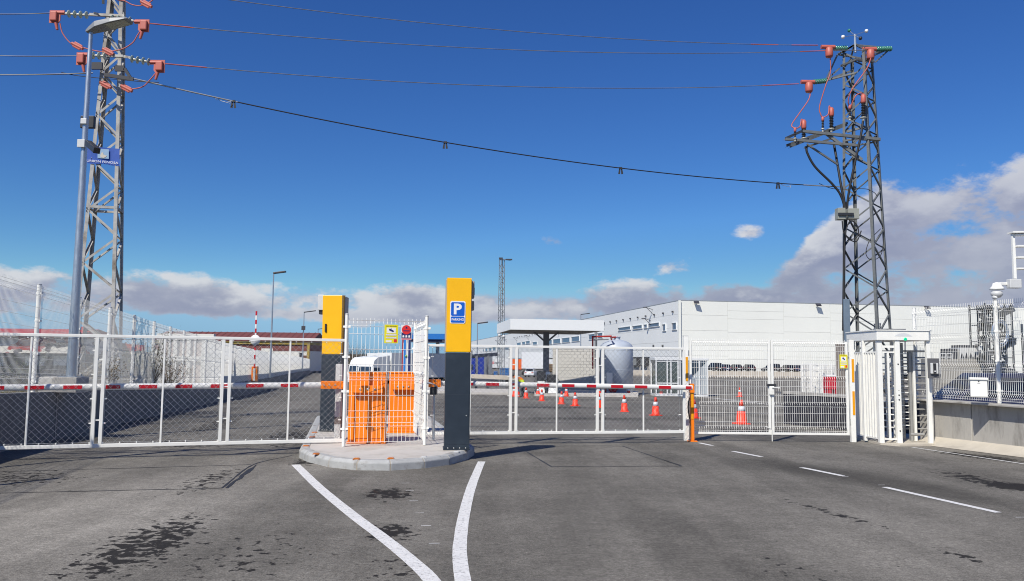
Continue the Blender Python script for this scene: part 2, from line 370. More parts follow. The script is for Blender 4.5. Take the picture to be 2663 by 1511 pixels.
# ================================================================== GROUND
def asphalt():
    m = bpy.data.materials.new('asphalt'); m.use_nodes = True
    nt = m.node_tree; N = nt.nodes; L = nt.links; b = N['Principled BSDF']
    tc = N.new('ShaderNodeTexCoord')
    def noise(scale, detail=6, rough=0.6, stretch=None, dist=0.0, off=None):
        n = N.new('ShaderNodeTexNoise'); n.inputs['Scale'].default_value = scale; n.inputs['Detail'].default_value = detail
        n.inputs['Roughness'].default_value = rough; n.inputs['Distortion'].default_value = dist
        mp = N.new('ShaderNodeMapping'); L.new(tc.outputs['Object'], mp.inputs[0])
        if stretch: mp.inputs['Scale'].default_value = stretch
        if off: mp.inputs['Location'].default_value = off
        L.new(mp.outputs[0], n.inputs['Vector']); return n.outputs[0]
    def M(op, a, c=None, d=None, clamp=False):
        n = N.new('ShaderNodeMath'); n.operation = op; n.use_clamp = clamp
        for i, x in enumerate((a, c, d)):
            if x is None: continue
            if isinstance(x, (int, float)): n.inputs[i].default_value = x
            else: L.new(x, n.inputs[i])
        return n.outputs[0]
    def mr(x, a, c, lo=0.0, hi=1.0):
        n = N.new('ShaderNodeMapRange'); n.interpolation_type = 'SMOOTHSTEP'; L.new(x, n.inputs[0])
        for k, v in (('From Min', a), ('From Max', c), ('To Min', lo), ('To Max', hi)): n.inputs[k].default_value = v
        return n.outputs[0]
    def blob(x, y, rx, ry, rot, k=1.0, soft=0.35):
        mp = N.new('ShaderNodeMapping'); mp.vector_type = 'TEXTURE'
        mp.inputs['Location'].default_value = (x, y, 0); mp.inputs['Rotation'].default_value = (0, 0, rot); mp.inputs['Scale'].default_value = (rx, ry, 1)
        L.new(tc.outputs['Object'], mp.inputs[0])
        sp = N.new('ShaderNodeSeparateXYZ'); L.new(mp.outputs[0], sp.inputs[0])
        l = M('SQRT', M('ADD', M('MULTIPLY', sp.outputs[0], sp.outputs[0]), M('MULTIPLY', sp.outputs[1], sp.outputs[1])))
        return mr(l, 1.0, soft, 0.0, k)
    def total(lst):
        t = lst[0]
        for x in lst[1:]: t = M('ADD', t, x)
        return t
    fine = noise(70, 3, 0.75); speck = noise(38, 2, 0.7, off=(5, 3, 0)); grit = noise(22, 2, 0.6, off=(9, 1, 0)); mid = noise(5, 5, 0.65); big = noise(0.45, 5, 0.6)
    lane = noise(0.8, 4, 0.6, stretch=(1.3, 0.12, 1))
    # speckled wet or oily patches: where they lie, then broken up by noise
    wet = total([blob(-3.25, 7.4, 0.66, 2.4, 0.04, 0.86, 0.1), blob(-2.2, 7.0, 1.0, 1.9, 0, 0.42, 0.1), blob(-6.6, 11.2, 1.5, 1.3, -0.6, 0.62, 0.1),
                 blob(-4.1, 11.2, 0.5, 2.1, 0.05, 0.66, 0.1), blob(-1.5, 10.2, 0.55, 0.85, 0.1, 0.95, 0.1), blob(-1.15, 7.95, 0.42, 0.7, 0.1, 0.98, 0.1), blob(-0.9, 6.6, 0.5, 0.9, 0.1, 0.45, 0.1),
                 blob(3.6, 9.2, 0.18, 1.6, 0.295, 0.66, 0.1), blob(3.95, 7.2, 0.22, 0.8, 0.2, 0.55, 0.1), blob(6.8, 12.0, 0.55, 1.8, 0.0, 0.82, 0.1), blob(2.3, 6.7, 0.5, 0.5, 0, 0.40, 0.1),
                 blob(7.05, 11.3, 0.55, 0.5, 0.0, 1.3, 0.3), blob(8.75, 15.3, 0.55, 1.8, 0.2, 1.05, 0.2), blob(-6.5, 16.2, 2.2, 1.5, -0.2, 0.7, 0.1), blob(-4.9, 18.5, 1.1, 5.0, 0.2, 0.85, 0.1),
                 blob(-8.2, 23, 1.0, 9.0, 0.2, 0.75, 0.1), blob(3.0, 27, 7.0, 2.2, 0.1, 0.76, 0.1), blob(6.5, 21.5, 3.0, 2.4, 0.1, 0.9, 0.1), blob(1.0, 36, 9.0, 2.4, 0.1, 0.76, 0.1), blob(-3.3, 13.2, 0.5, 0.8, 0.2, 0.9, 0.1), blob(6, 48, 12, 3, 0.1, 0.66, 0.1)])
    flake = noise(9.0, 6, 0.60, off=(2.2, 4.1, 0))
    wetm = mr(M('ADD', flake, M('MULTIPLY', wet, 0.30)), 0.680, 0.722)
    dark_tone = total([blob(5.2, 11.8, 0.95, 4.6, 0.385, 0.50, 0.2), blob(0.4, 15.2, 1.6, 0.9, 0.2, 0.25, 0.1)])  # soft-edged ellipses where the asphalt tone is multiplied darker
    v = M('ADD', mr(fine, 0.25, 0.75, 0.55, 1.42), mr(speck, 0.64, 0.74, 0.0, 0.9)); v = M('MULTIPLY', v, mr(grit, 0.25, 0.75, 0.78, 1.2)); v = M('SUBTRACT', v, mr(speck, 0.36, 0.26, 0.0, 0.45))
    v = M('MULTIPLY', v, mr(mid, 0.3, 0.7, 0.88, 1.10)); v = M('MULTIPLY', v, mr(big, 0.3, 0.7, 0.80, 1.16)); v = M('MULTIPLY', v, mr(lane, 0.3, 0.7, 0.78, 1.16))
    dust = total([blob(-4.6, 9.0, 2.8, 7.0, -0.25, 0.55, 0.1), blob(0.6, 9.0, 0.9, 7.0, -0.1, -0.10, 0.1), blob(4.5, 8.0, 2.5, 3.0, -0.5, 0.16, 0.1)])
    v = M('MULTIPLY', v, M('ADD', 1.0, dust)); v = M('MULTIPLY', v, M('SUBTRACT', 1.0, dark_tone))
    sc = N.new('ShaderNodeVectorMath'); sc.operation = 'SCALE'; sc.inputs[0].default_value = (0.165, 0.156, 0.139); L.new(v, sc.inputs['Scale'])
    mx = N.new('ShaderNodeMixRGB'); L.new(M('MULTIPLY', wetm, 0.94), mx.inputs[0]); L.new(sc.outputs[0], mx.inputs[1]); mx.inputs[2].default_value = (0.017, 0.0155, 0.0145, 1)
    L.new(mx.outputs[0], b.inputs['Base Color'])
    L.new(mr(wetm, 0.0, 1.0, 0.9, 0.8), b.inputs['Roughness']); b.inputs['Specular IOR Level'].default_value = 0.15
    bp = N.new('ShaderNodeBump'); bp.inputs['Strength'].default_value = 0.55; bp.inputs['Distance'].default_value = 0.012
    L.new(M('ADD', fine, M('MULTIPLY', mid, 0.4)), bp.inputs['Height']); L.new(bp.outputs[0], b.inputs['Normal'])
    return m
ASPH = asphalt()
mb = MB(); ys = [-40, 0, 13, 16, 20, 30, 40, 50, 60, 80, 100, 200, 400, 900, 2000, 5000]; xs = [-4000, -400, -100, -30, 0, 30, 100, 400, 4000]
for y in ys:
    for x in xs: mb.v.append(V3((x, y, g(y))))
nx = len(xs)
for j in range(len(ys)-1):
    for i in range(nx-1): mb.f.append([j*nx+i, j*nx+i+1, (j+1)*nx+i+1, (j+1)*nx+i]); mb.m.append(0); mb.s.append(False)
structure('ground', mb, ASPH)

# ---- painted markings and sealed seams, thin sheets just above the asphalt
PAINT = mk('road_paint', (0.70, 0.70, 0.69), 0.7, 0, 0.10, 8, 0.3, 90, dirt=(0.25, 0.245, 0.24), dscale=30, dthr=(0.53, 0.70), detail=7)
TAR = mk('bitumen_seam', (0.022, 0.021, 0.021), 0.6, 0, 0.2, 12)
def strip(name, pts, w, mat, dz=0.004, jag=0.0):
    P = bez(pts, 10) if len(pts) > 2 else [V3(pts[0]).lerp(V3(pts[1]), i/8) for i in range(9)]
    mb = MB(); vs = []
    for i, p in enumerate(P):
        d = (P[min(i+1, len(P)-1)]-P[max(i-1, 0)]); d.z = 0; d.normalize(); n = V3((d.y, -d.x, 0))
        a = w/2+random.uniform(-jag, jag); c = w/2+random.uniform(-jag, jag)
        for q in (p+n*a, p-n*c): vs.append(V3((q.x, q.y, g(q.y)+dz)))
    mb.add(vs, [(2*i, 2*i+2, 2*i+3, 2*i+1) for i in range(len(P)-1)])
    return structure(name, mb, mat)
KV = 2663/2566.0
def vq(x, y): return gg(x*KV, y*KV)          # a point picked in the full view
strip('road_marking', [vq(741, 1165), vq(800, 1222), vq(880, 1288), vq(960, 1348), vq(1030, 1405), vq(1082, 1456), vq(1130, 1540)], 0.135, PAINT, jag=0.0012)
strip('road_marking', [vq(1207, 1157), vq(1182, 1218), vq(1163, 1290), vq(1153, 1360), vq(1153, 1405), vq(1160, 1456), vq(1175, 1540)], 0.125, PAINT, jag=0.0012)
for a, c in (((1752, 1110), (1785, 1117)), ((1836, 1131), (1908, 1145)), ((2008, 1172), (2112, 1193)), ((2216, 1221), (2502, 1285))):
    strip('road_marking', [vq(*a), vq(*c)], 0.10, PAINT)
strip('road_marking', [vq(2285, 1121), vq(2420, 1141), vq(2566, 1163), vq(2700, 1185)], 0.06, PAINT)
for a in ((1045, 1257), (1055, 1277), (1065, 1302), (1078, 1335), (1095, 1368), (1115, 1414), (2200, 1216), (2110, 1195), (2545, 1297)):
    p = gg(a[0], a[1]) if a[0] < 2000 else vq(*a)
    strip('road_marking', [p, p+V3((0.10, 0.012, 0))], 0.018, PAINT)
def zq(x, y): return gg(1300+x/1.8826, 1100+y/1.8826)
def lq(x, y): return gg(x/1.974, 1150+y/1.974)
for pts in ([zq(85, 113), zq(600, 113)], [zq(600, 113), zq(890, 212)], [zq(890, 212), zq(250, 214)], [zq(250, 214), zq(85, 113)], [zq(795, 180), zq(878, 206)],
            [lq(0, 262), lq(1140, 236)], [lq(60, 150), lq(1290, 116)], [lq(1500, 68), lq(1300, 116), lq(1140, 236)], [lq(-300, 168), lq(60, 150)]):
    strip('tar_seam', pts, 0.028, TAR, 0.003, 0.007)
for pts in ([lq(1300, 116), lq(1140, 236)],): strip('tar_seam', [pts[0]+V3((0.05, 0, 0)), pts[1]+V3((0.06, 0, 0))], 0.05, TAR, 0.0035, 0.02)
# rails of the sliding gates, set in the road
LG0, LG1 = gp(0, 1197, 0), gp(899, 1173, 0)
RG0, RG1 = V3((-1.55, 16.75, -0.05)), V3((3.90, 17.78, -0.06))
RAILM = mk('worn_steel_rail', (0.06, 0.055, 0.05), 0.5, 0.5, 0.2, 8)
e = (LG0-LG1).normalized()
strip('gate_track', [LG1, LG0+e*4], 0.022, RAILM, 0.006)
strip('gate_track', [RG0, RG1], 0.022, RAILM, 0.006)
# white lines and bays across the yard
for a, c, w in (((1700, 1013), (2140, 1068), 0.12), ((2080, 1072), (2215, 1107), 0.12), ((1860, 1036), (2085, 1053), 0.14), ((1180, 1003), (1500, 1006), 0.1), ((1540, 1030), (1720, 1036), 0.1)):
    strip('road_marking', [gg(*a), gg(*c)], w, PAINT)
# long repair joints across the yard
for y0 in (22.5, 24.6, 29.0, 31.0, 35.5, 40.0, 47.0):
    strip('tar_seam', [V3((-6+random.uniform(-2, 2), y0-0.6, 0)), V3((1, y0, 0)), V3((9+random.uniform(-2, 2), y0+1.2, 0))], 0.16, TAR, 0.003, 0.05)

# ================================================================== KERBED ISLAND
IZ = 0.15
nose = [gp(x, y, 0) for x, y in ((777, 1188), (800, 1201), (854, 1215), (927, 1223), (1015, 1224), (1104, 1218), (1169, 1209), (1213, 1195), (1234, 1180))]
left_line = [nose[0]+UX*d for d in (0.9, 1.8, 2.7, 3.6, 4.5, 5.4, 6.3, 7.2, 8.1)]
right_line = [nose[-1]+UX*d for d in (0.9, 1.8, 2.7, 3.6, 4.5, 5.4, 6.3, 7.2, 8.1)]
ring = left_line[::-1]+nose+right_line
isl = thing('kerbed_island', 'kerbed concrete traffic island under the two yellow totems', 'traffic island', nose[4])
cen = sum(ring, V3())/len(ring)
inner = []
for i, p in enumerate(ring):
    a = ring[max(i-1, 0)]; c = ring[min(i+1, len(ring)-1)]; d = (c-a); d.z = 0; d.normalize(); n = V3((-d.y, d.x, 0))
    if (cen-p).dot(n) < 0: n = -n
    inner.append(n)
slab = MB(); W0 = 0.17
sp = [p+n*W0 for p, n in zip(ring, inner)]
slab.prism([(p.x, p.y) for p in sp], (0, 0, -0.3), V3((1, 0, 0)), V3((0, 1, 0)), Z, 0.3+IZ-0.006)
slab.build('slab', CONC2, isl)
mort = MB()
def kerb_piece(mb, p, q, np_, nq, shrink):
    def sect(p, n, w=W0): return [p-n*0.0+Z*-0.3, p+Z*0.105, p+n*0.045+Z*IZ, p+n*(w-0.004)+Z*IZ, p+n*(w-0.004)+Z*-0.3]
    d = (q-p); L = d.length; d = d/L
    a = sect(p+d*shrink, np_); b_ = sect(q-d*shrink, nq); n = 5
    mb.add(a+b_, [[4, 3, 2, 1, 0], [5, 6, 7, 8, 9]]+[(i, (i+1) % n, n+(i+1) % n, n+i) for i in range(n)])
for i in range(len(ring)-1):
    k = MB(); kerb_piece(k, ring[i], ring[i+1], inner[i], inner[i+1], 0.006); k.build('kerb_stone', KERB, isl, bev=0.012)
    k = MB(); kerb_piece(k, ring[i]+inner[i]*0.006-Z*0.006, ring[i+1]+inner[i+1]*0.006-Z*0.006, inner[i], inner[i+1], -0.001); mort.v += [V3()]*0
    mort.add(k.v, k.f)
mort.build('mortar_joint', MORTAR, isl)
REFL = mk('orange_kerb_reflector', (0.55, 0.16, 0.02), 0.35, 0, 0.3, 40)
for i, (px, py) in enumerate(((822, 1181), (927, 1194), (1016, 1193), (796, 1160), (812, 1137), (818, 1125))):
    c = gp(px, py, IZ); mbr = MB(); mbr.prism([(-0.055, 0), (0.055, 0), (0.035, 0.018), (-0.035, 0.018)], c-V3((0, 0.045, 0)), V3((1, 0, 0)), Z, V3((0, 1, 0)), 0.09)
    mbr.build('reflector', REFL, isl, bev=0.003)
for px, py in ((1102, 1189), (1187, 1175)):
    c = gp(px, py, IZ); mbr = MB(); mbr.prism([(-0.05, 0), (0.05, 0), (0.032, 0.015), (-0.032, 0.015)], c-V3((0, 0.04, 0)), V3((1, 0, 0)), Z, V3((0, 1, 0)), 0.08)
    mbr.build('reflector', LGREY, isl)

# ================================================================== LEFT RETAINING WALL AND VERGE
def fx(d): return -9.25-0.209*(d-16)            # fence line in plan
WT = [(0, 1.35), (10, 1.1), (16, 0.96), (28, 0.63), (45, 0.30), (65, 0.10), (117, -0.12), (182, -0.60), (260, -0.80)]
def wt(d): return lerp(WT, d)
rw = thing('retaining_wall', 'low concrete retaining wall in shade along the left side of the road', 'wall', (fx(16), 16, 0))
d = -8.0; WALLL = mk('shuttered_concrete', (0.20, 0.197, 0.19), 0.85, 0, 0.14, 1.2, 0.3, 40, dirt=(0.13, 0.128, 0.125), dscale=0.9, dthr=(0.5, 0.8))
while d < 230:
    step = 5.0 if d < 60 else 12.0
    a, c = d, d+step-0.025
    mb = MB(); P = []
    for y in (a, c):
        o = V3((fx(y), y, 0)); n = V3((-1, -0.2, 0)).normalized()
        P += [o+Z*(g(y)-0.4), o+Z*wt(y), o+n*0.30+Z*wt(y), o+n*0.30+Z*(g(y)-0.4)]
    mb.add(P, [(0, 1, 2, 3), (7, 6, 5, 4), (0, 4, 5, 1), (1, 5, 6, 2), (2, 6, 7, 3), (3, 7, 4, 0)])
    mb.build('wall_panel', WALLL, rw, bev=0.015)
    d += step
VERGE = mk('dry_grass_verge', (0.075, 0.07, 0.045), 0.95, 0, 0.35, 1.2, 0.6, 9, dirt=(0.06, 0.075, 0.025), dscale=0.7, dthr=(0.48, 0.62))
mb = MB(); ys = [-10, 0, 8, 16, 22, 28, 36, 45, 55, 65, 90, 117, 150, 182, 230]; cols = (0.12, 1.0, 3, 8, 20, 60, 300)
for y in ys:
    for k in cols: mb.v.append(V3((fx(y)-0.12-k, y, wt(y)-0.04+0.05*math.sin(k*3+y))))
nc = len(cols)
for j in range(len(ys)-1):
    for i in range(nc-1): mb.f.append([j*nc+i+1, j*nc+i, (j+1)*nc+i, (j+1)*nc+i+1]); mb.m.append(0); mb.s.append(True)
structure('verge_terrain', mb, VERGE)

# ================================================================== RIGHT CONCRETE WALL
def rx(d): return 9.42-0.18*(d-18)
RWH = 0.86
rwall = thing('concrete_wall', 'low bare concrete wall under the white mesh fence beside the turnstile', 'wall', (rx(16), 16, 0))
CONCR = mk('weathered_concrete', (0.40, 0.385, 0.355), 0.85, 0, 0.12, 1.6, 0.3, 60, dirt=(0.22, 0.21, 0.19), dscale=2.6, dthr=(0.50, 0.68), stretch=(1, 1, 0.28))
for a, c in ((2, 7), (7, 12), (12, 17), (17, 18.6)):
    mb = MB(); P = []
    for y in (a, c-0.02):
        o = V3((rx(y), y, 0)); n = V3((1, 0.18, 0)).normalized()
        P += [o+Z*(g(y)-0.3), o+Z*RWH, o+n*0.28+Z*RWH, o+n*0.28+Z*(g(y)-0.3)]
    mb.add(P, [(3, 2, 1, 0), (4, 5, 6, 7), (1, 5, 4, 0), (2, 6, 5, 1), (3, 7, 6, 2), (0, 4, 7, 3)])
    mb.build('wall_panel', CONCR, rwall, bev=0.015)
mb = MB()                                         # coping ledge
P = []
for y in (2, 18.6):
    o = V3((rx(y), y, 0)); n = V3((1, 0.18, 0)).normalized()
    P += [o-n*0.20+Z*(RWH+0.003), o-n*0.20+Z*(RWH+0.043), o+n*0.32+Z*(RWH+0.043), o+n*0.32+Z*(RWH+0.003)]
mb.add(P, [(3, 2, 1, 0), (4, 5, 6, 7), (1, 5, 4, 0), (2, 6, 5, 1), (3, 7, 6, 2), (0, 4, 7, 3)]); mb.build('coping', CONCR, rwall, bev=0.008)
mb = MB(); vs = []                                # sloped concrete channel at its foot
CHAN = mk('pale_concrete_channel', (0.50, 0.46, 0.39), 0.85, 0, 0.12, 2, 0.3, 50, dirt=(0.33, 0.30, 0.26), dscale=1.5)
for y in (2, 8, 12, 15, 17.2, 18.3):
    w = 0.42 if y < 17 else 0.5
    for k, z in ((-0.002, 0.16), (w*0.5, 0.05), (w, 0.008)): vs.append(V3((rx(y)-k, y-0.2*k, g(y)+z)))
mb.add(vs, [(3*j+i, 3*j+i+1, 3*j+i+4, 3*j+i+3) for j in range(5) for i in range(2)], 0, True)
structure('gutter', mb, CHAN)
mb = MB(); pad = [gg(2225, 1143), gg(2290, 1157), gg(2340, 1161), gg(2430, 1160), gg(2420, 1110), gg(2240, 1110)]
mb.prism([(p.x, p.y) for p in pad], (0, 0, -0.3), V3((1, 0, 0)), V3((0, 1, 0)), Z, 0.3-0.055+0.03)
structure('turnstile_pad', mb, CHAN)
# ================================================================== SLIDING GATES
def sliding_gate(label, A, B, zb, zt, doubles, singles, ends):
    ax = V3((B.x-A.x, B.y-A.y, 0)).normalized(); an = ax.cross(Z)
    gt = thing('sliding_gate', label, 'gate', (A.x, A.y, g(A.y)), 0, 'white chain-link sliding gates')
    P = lambda t, z: V3((A.x+(B.x-A.x)*t, A.y+(B.y-A.y)*t, z))
    Lg = (B-A).length
    for nm, z, w, h in (('top_rail', zt-0.025, 0.05, 0.05), ('bottom_rail', zb+0.03, 0.06, 0.06)):
        m_ = MB(); m_.beam(P(ends[0], z), P(ends[1], z), w, h); m_.build(nm, WHITE, gt, bev=0.006)
    ups = []
    for t in doubles:
        ups += [(t-0.06/Lg, 0.055), (t+0.06/Lg, 0.055)]
    ups += [(t, 0.03) for t in singles]
    for e in ends: ups.append((e, 0.05))
    for t, w in ups:
        m_ = MB(); m_.beam(P(t, zb+0.062), P(t, zt-0.052), w, w*1.1, up=an); m_.build('upright', WHITE, gt, bev=0.004)
    for t in doubles:
        for z in (zb+0.45, zb+1.0, zb+1.45):
            m_ = MB(); m_.beam(P(t-0.032/Lg, z), P(t+0.032/Lg, z), 0.035, 0.02); m_.build('spacer', WHITE, gt)
    edges = sorted([ends[0]]+list(doubles)+[ends[1]])
    for a, c in zip(edges, edges[1:]):
        m_ = MB(); ka, kc = a+0.10/Lg, c-0.10/Lg
        chainlink(m_, P(ka, 0)-an*0.0, P(kc, 0), zb+0.075, zt-0.07)
        for z in (zb+0.085, zt-0.075): m_.tube([P(ka, z), P(kc, z)], 0.0025, 4, caps=False)
        for t in (ka, kc): m_.tube([P(t, zb+0.075), P(t, zt-0.07)], 0.0035, 4, caps=False)
        m_.build('chain_link', GALV, gt, kind='stuff')
        m_ = MB(); n = int((kc-ka)*Lg/0.24)
        for i in range(n+1):
            t = ka+(kc-ka)*i/max(n, 1)
            for z in (zb+0.078, zt-0.066): m_.box(P(t, z), (0.018, 0.03, 0.022), Matrix(((ax.x, an.x, 0), (ax.y, an.y, 0), (0, 0, 1))))
        for t in (ka, kc):
            for z in (zb+0.4, zb+0.8, zb+1.2, zb+1.6): m_.box(P(t, z), (0.05, 0.02, 0.02), Matrix(((ax.x, an.x, 0), (ax.y, an.y, 0), (0, 0, 1))))
        m_.build('mesh_clip', WHITE, gt, kind='stuff')
    return gt
def along_v(xs, A, B, z=1.1): return [along(x*KV, A, B, z) for x in xs]
dl = along_v((247.5, 565), LG0, LG1); sl = along_v((72, 408, 724), LG0, LG1)
LGATE = sliding_gate('long white chain-link sliding gate across the left lane, nearest the camera', LG0, LG1, 0.165, 2.03, [dl[0]-0.62]+dl, [dl[0]-0.46]+sl, (dl[0]-1.15, along(866*KV, LG0, LG1)))
dr = along_v((1286.5, 1503.5), RG0, RG1); sr = along_v((1178, 1395, 1612), RG0, RG1)
RGATE = sliding_gate('white chain-link sliding gate right of the parking totem, closing the middle lane', RG0, RG1, 0.135, 1.99, dr, sr, (along(1070*KV, RG0, RG1), along(1714*KV, RG0, RG1)))

# ================================================================== TOTEMS
def totem(label, base, rz, h, sign, box_side):
    """local frame: front faces -Y, z = 0 at the island slab"""
    t = thing('parking_totem', label, 'totem', base, rz, 'yellow and slate entry totems')
    w, dp, hs = 0.43, 0.40, h*0.552
    m_ = MB(); m_.box((0, 0, 0.012), (w+0.03, dp+0.04, 0.024)); m_.build('base_plate', NAVY, t, local=True, bev=0.004)
    m_ = MB(); m_.box((0, 0, 0.024+hs/2), (w, dp, hs)); m_.build('lower_column', NAVY, t, local=True, bev=0.008)
    m_ = MB()                                       # yellow front shell, leaning out and wedge topped
    z0, z1 = hs+0.032, h
    F0, F1 = -dp/2-0.015, -dp/2-0.05
    m_.prism([(F0, z0), (F1, z1-0.01), (F1+0.25, z1+0.01), (0.02, z0)], (-w/2+0.008, 0, 0), V3((0, 1, 0)), Z, V3((1, 0, 0)), w-0.016)
    m_.build('yellow_shell', YEL, t, local=True, bev=0.010)
    m_ = MB(); m_.prism([(-0.06, z0), (-0.06, z1-0.015), (dp/2, z1-0.03), (dp/2, z0)], (-w/2-0.012, 0, 0), V3((0, 1, 0)), Z, V3((1, 0, 0)), w+0.024)
    m_.build('grey_housing', GREYP, t, local=True, bev=0.010)
    m_ = MB(); m_.box((0, -dp/2-0.0015, 0.024+hs*0.30), (w-0.05, 0.003, hs*0.52)); sd_ = m_.build('service_door', NAVY, t, local=True, bev=0.002)
    m_ = MB(); m_.lathe([(0.011, 0), (0.011, 0.004), (0.004, 0.005)], (w/2-0.06, -dp/2-0.003, 0.024+hs*0.34), V3((0, -1, 0)), 10); m_.build('lock', GALV, sd_, local=True)
    for sx in (-1, 1):
        for k in (0.1, -0.1):
            m_ = MB(); m_.lathe([(0.012, 0.0), (0.012, 0.02), (0, 0.022)], (k+sx*0.05, -dp/2-0.012, 0.02), Z, 8); m_.build('anchor_bolt', GALV, t, local=True)
    if sign:
        y = lambda z: F0+(F1-F0)*(z-z0)/(z1-0.01-z0)
        zc = h*0.795; tilt = V3((0, F1-F0, z1-0.01-z0)).normalized(); nn = V3((0, -1, 0)); nn = (nn-tilt*nn.dot(tilt)).normalized(); X = V3((1, 0, 0))
        c = V3((-0.02, y(zc), zc))+nn*0.004
        def plate(cx, cy, sw, sh, off, r=0.02):
            mm = MB(); k = [(sw/2-r, -sh/2), (sw/2, -sh/2+r), (sw/2, sh/2-r), (sw/2-r, sh/2), (-sw/2+r, sh/2), (-sw/2, sh/2-r), (-sw/2, -sh/2+r), (-sw/2+r, -sh/2)]
            mm.prism(k, c+X*cx+tilt*cy+nn*(off-0.002), X, tilt, nn, 0.002); return mm
        s0 = plate(0, 0, 0.262, 0.385, 0.003).build('parking_sign', SWHITE, t, local=True)
        plate(0, 0.055, 0.232, 0.235, 0.0055, 0.016).build('sign_panel', BLUE, s0, local=True)
        plate(0, -0.125, 0.232, 0.105, 0.0055, 0.012).build('sign_panel', BLUE, s0, local=True)
        m_ = MB(); letters(m_, 'P', c+tilt*0.057+nn*0.007, X, tilt, 0.135, 0.185, 0.035); letters(m_, 'PARKING', c-tilt*0.122+nn*0.007, X, tilt, 0.205, 0.042, 0.02)
        m_.build('lettering', SWHITE, s0, local=True)
        m_ = MB(); m_.box((w/2+0.03, 0.03, z1-0.19), (0.05, 0.20, 0.30)); m_.box((w/2+0.03, 0.03, z1-0.47), (0.05, 0.18, 0.16)); m_.build('reader_housing', GREYP, t, local=True, bev=0.012)
        m_ = MB(); m_.box((w/2+0.045, 0.0, z1-0.22), (0.03, 0.10, 0.13)); m_.build('reader_window', SBLACK, t, local=True)
    else:
        m_ = MB(); m_.box((-w/2-0.045, -0.13, z1-0.16), (0.13, 0.20, 0.33)); m_.build('reader_housing', LGREY, t, local=True, bev=0.012)
        m_ = MB(); m_.box((-w/2-0.03, -0.12, z1-0.36), (0.11, 0.16, 0.10)); m_.build('housing_foot', SBLACK, t, local=True)
        m_ = MB(); m_.box((-0.13, -dp/2-0.045, z1-0.70), (0.035, 0.02, 0.17)); m_.build('slot', SBLACK, t, local=True)
    return t
b0 = gp(1180, 1170, IZ); totem('tall yellow and slate totem with the blue P PARKING sign on the island', b0+V3((0.03, 0.2, 0)), 0.10, 2.93, True, 1)
b1 = gp(858, 1122, IZ); totem('yellow and slate totem without a sign, behind the left sliding gate', b1+V3((0.0, 0.2, 0)), -0.07, 2.87, False, -1)

# ================================================================== ISLAND ENCLOSURE
PA, PB = gp(893, 1161, IZ), gp(1104, 1157, IZ)
enc = thing('mesh_enclosure', 'white welded mesh enclosure on the island around the orange barrier cabinets', 'fence', PA)
def fence_post(p, h, parent, r=0.03, clips=(0.25, 0.75, 1.25, 1.75), name='post', org=None, mat=None, capm=None):
    m_ = MB(); p = V3(p); m_.tube([p, p+Z*h], r, 12); o = m_.build(name, WHITE, parent, org=org)
    m_ = MB(); m_.lathe([(r+0.003, 0), (r+0.003, 0.012), (0.005, 0.018)], p+Z*(h-0.002), Z, 12); m_.build('cap', LGREY, o, org=BASE[o])
    for z in clips:
        m_ = MB(); m_.tube([p+Z*(z-0.022), p+Z*(z+0.022)], r+0.008, 12); m_.box(p+Z*z+V3((0.05, -0.01, 0)), (0.05, 0.022, 0.04)); m_.box(p+Z*z+V3((-0.045, -0.01, 0)), (0.03, 0.022, 0.035))
        m_.build('clamp', WHITE, o, org=BASE[o], bev=0.004)
    return o
fence_post(PA, 2.30, enc, clips=(0.3, 0.95, 1.55, 2.08)); fence_post(PB, 2.30, enc, clips=(0.3, 0.95, 1.55, 2.08))
axm = (PB-PA); axm.z = 0; Wm = axm.length; axm.normalize(); anm = axm.cross(Z)
m_ = MB(); vmesh(m_, PA+axm*0.04, axm, anm, Wm-0.08, 2.16, (0.4, 1.2, 2.1), 0.072, 0.0040, 0.27, 0.03, 0.05); m_.build('mesh_panel', WIRE, enc, kind='stuff')
PC = gp(1076, 1128, IZ); ax2 = (PC-PB); ax2.z = 0; W2 = ax2.length; ax2.normalize(); an2 = -ax2.cross(Z)
PC2 = PB+ax2*(W2+0.2)
m_ = MB(); vmesh(m_, PB+ax2*0.05, ax2, an2, W2+0.12, 2.16, (0.4, 1.2, 2.1), 0.05, 0.0026, 0.2, 0.03, 0.05); m_.build('mesh_panel', WIRE, enc, kind='stuff')
fence_post(PC2, 2.30, enc)
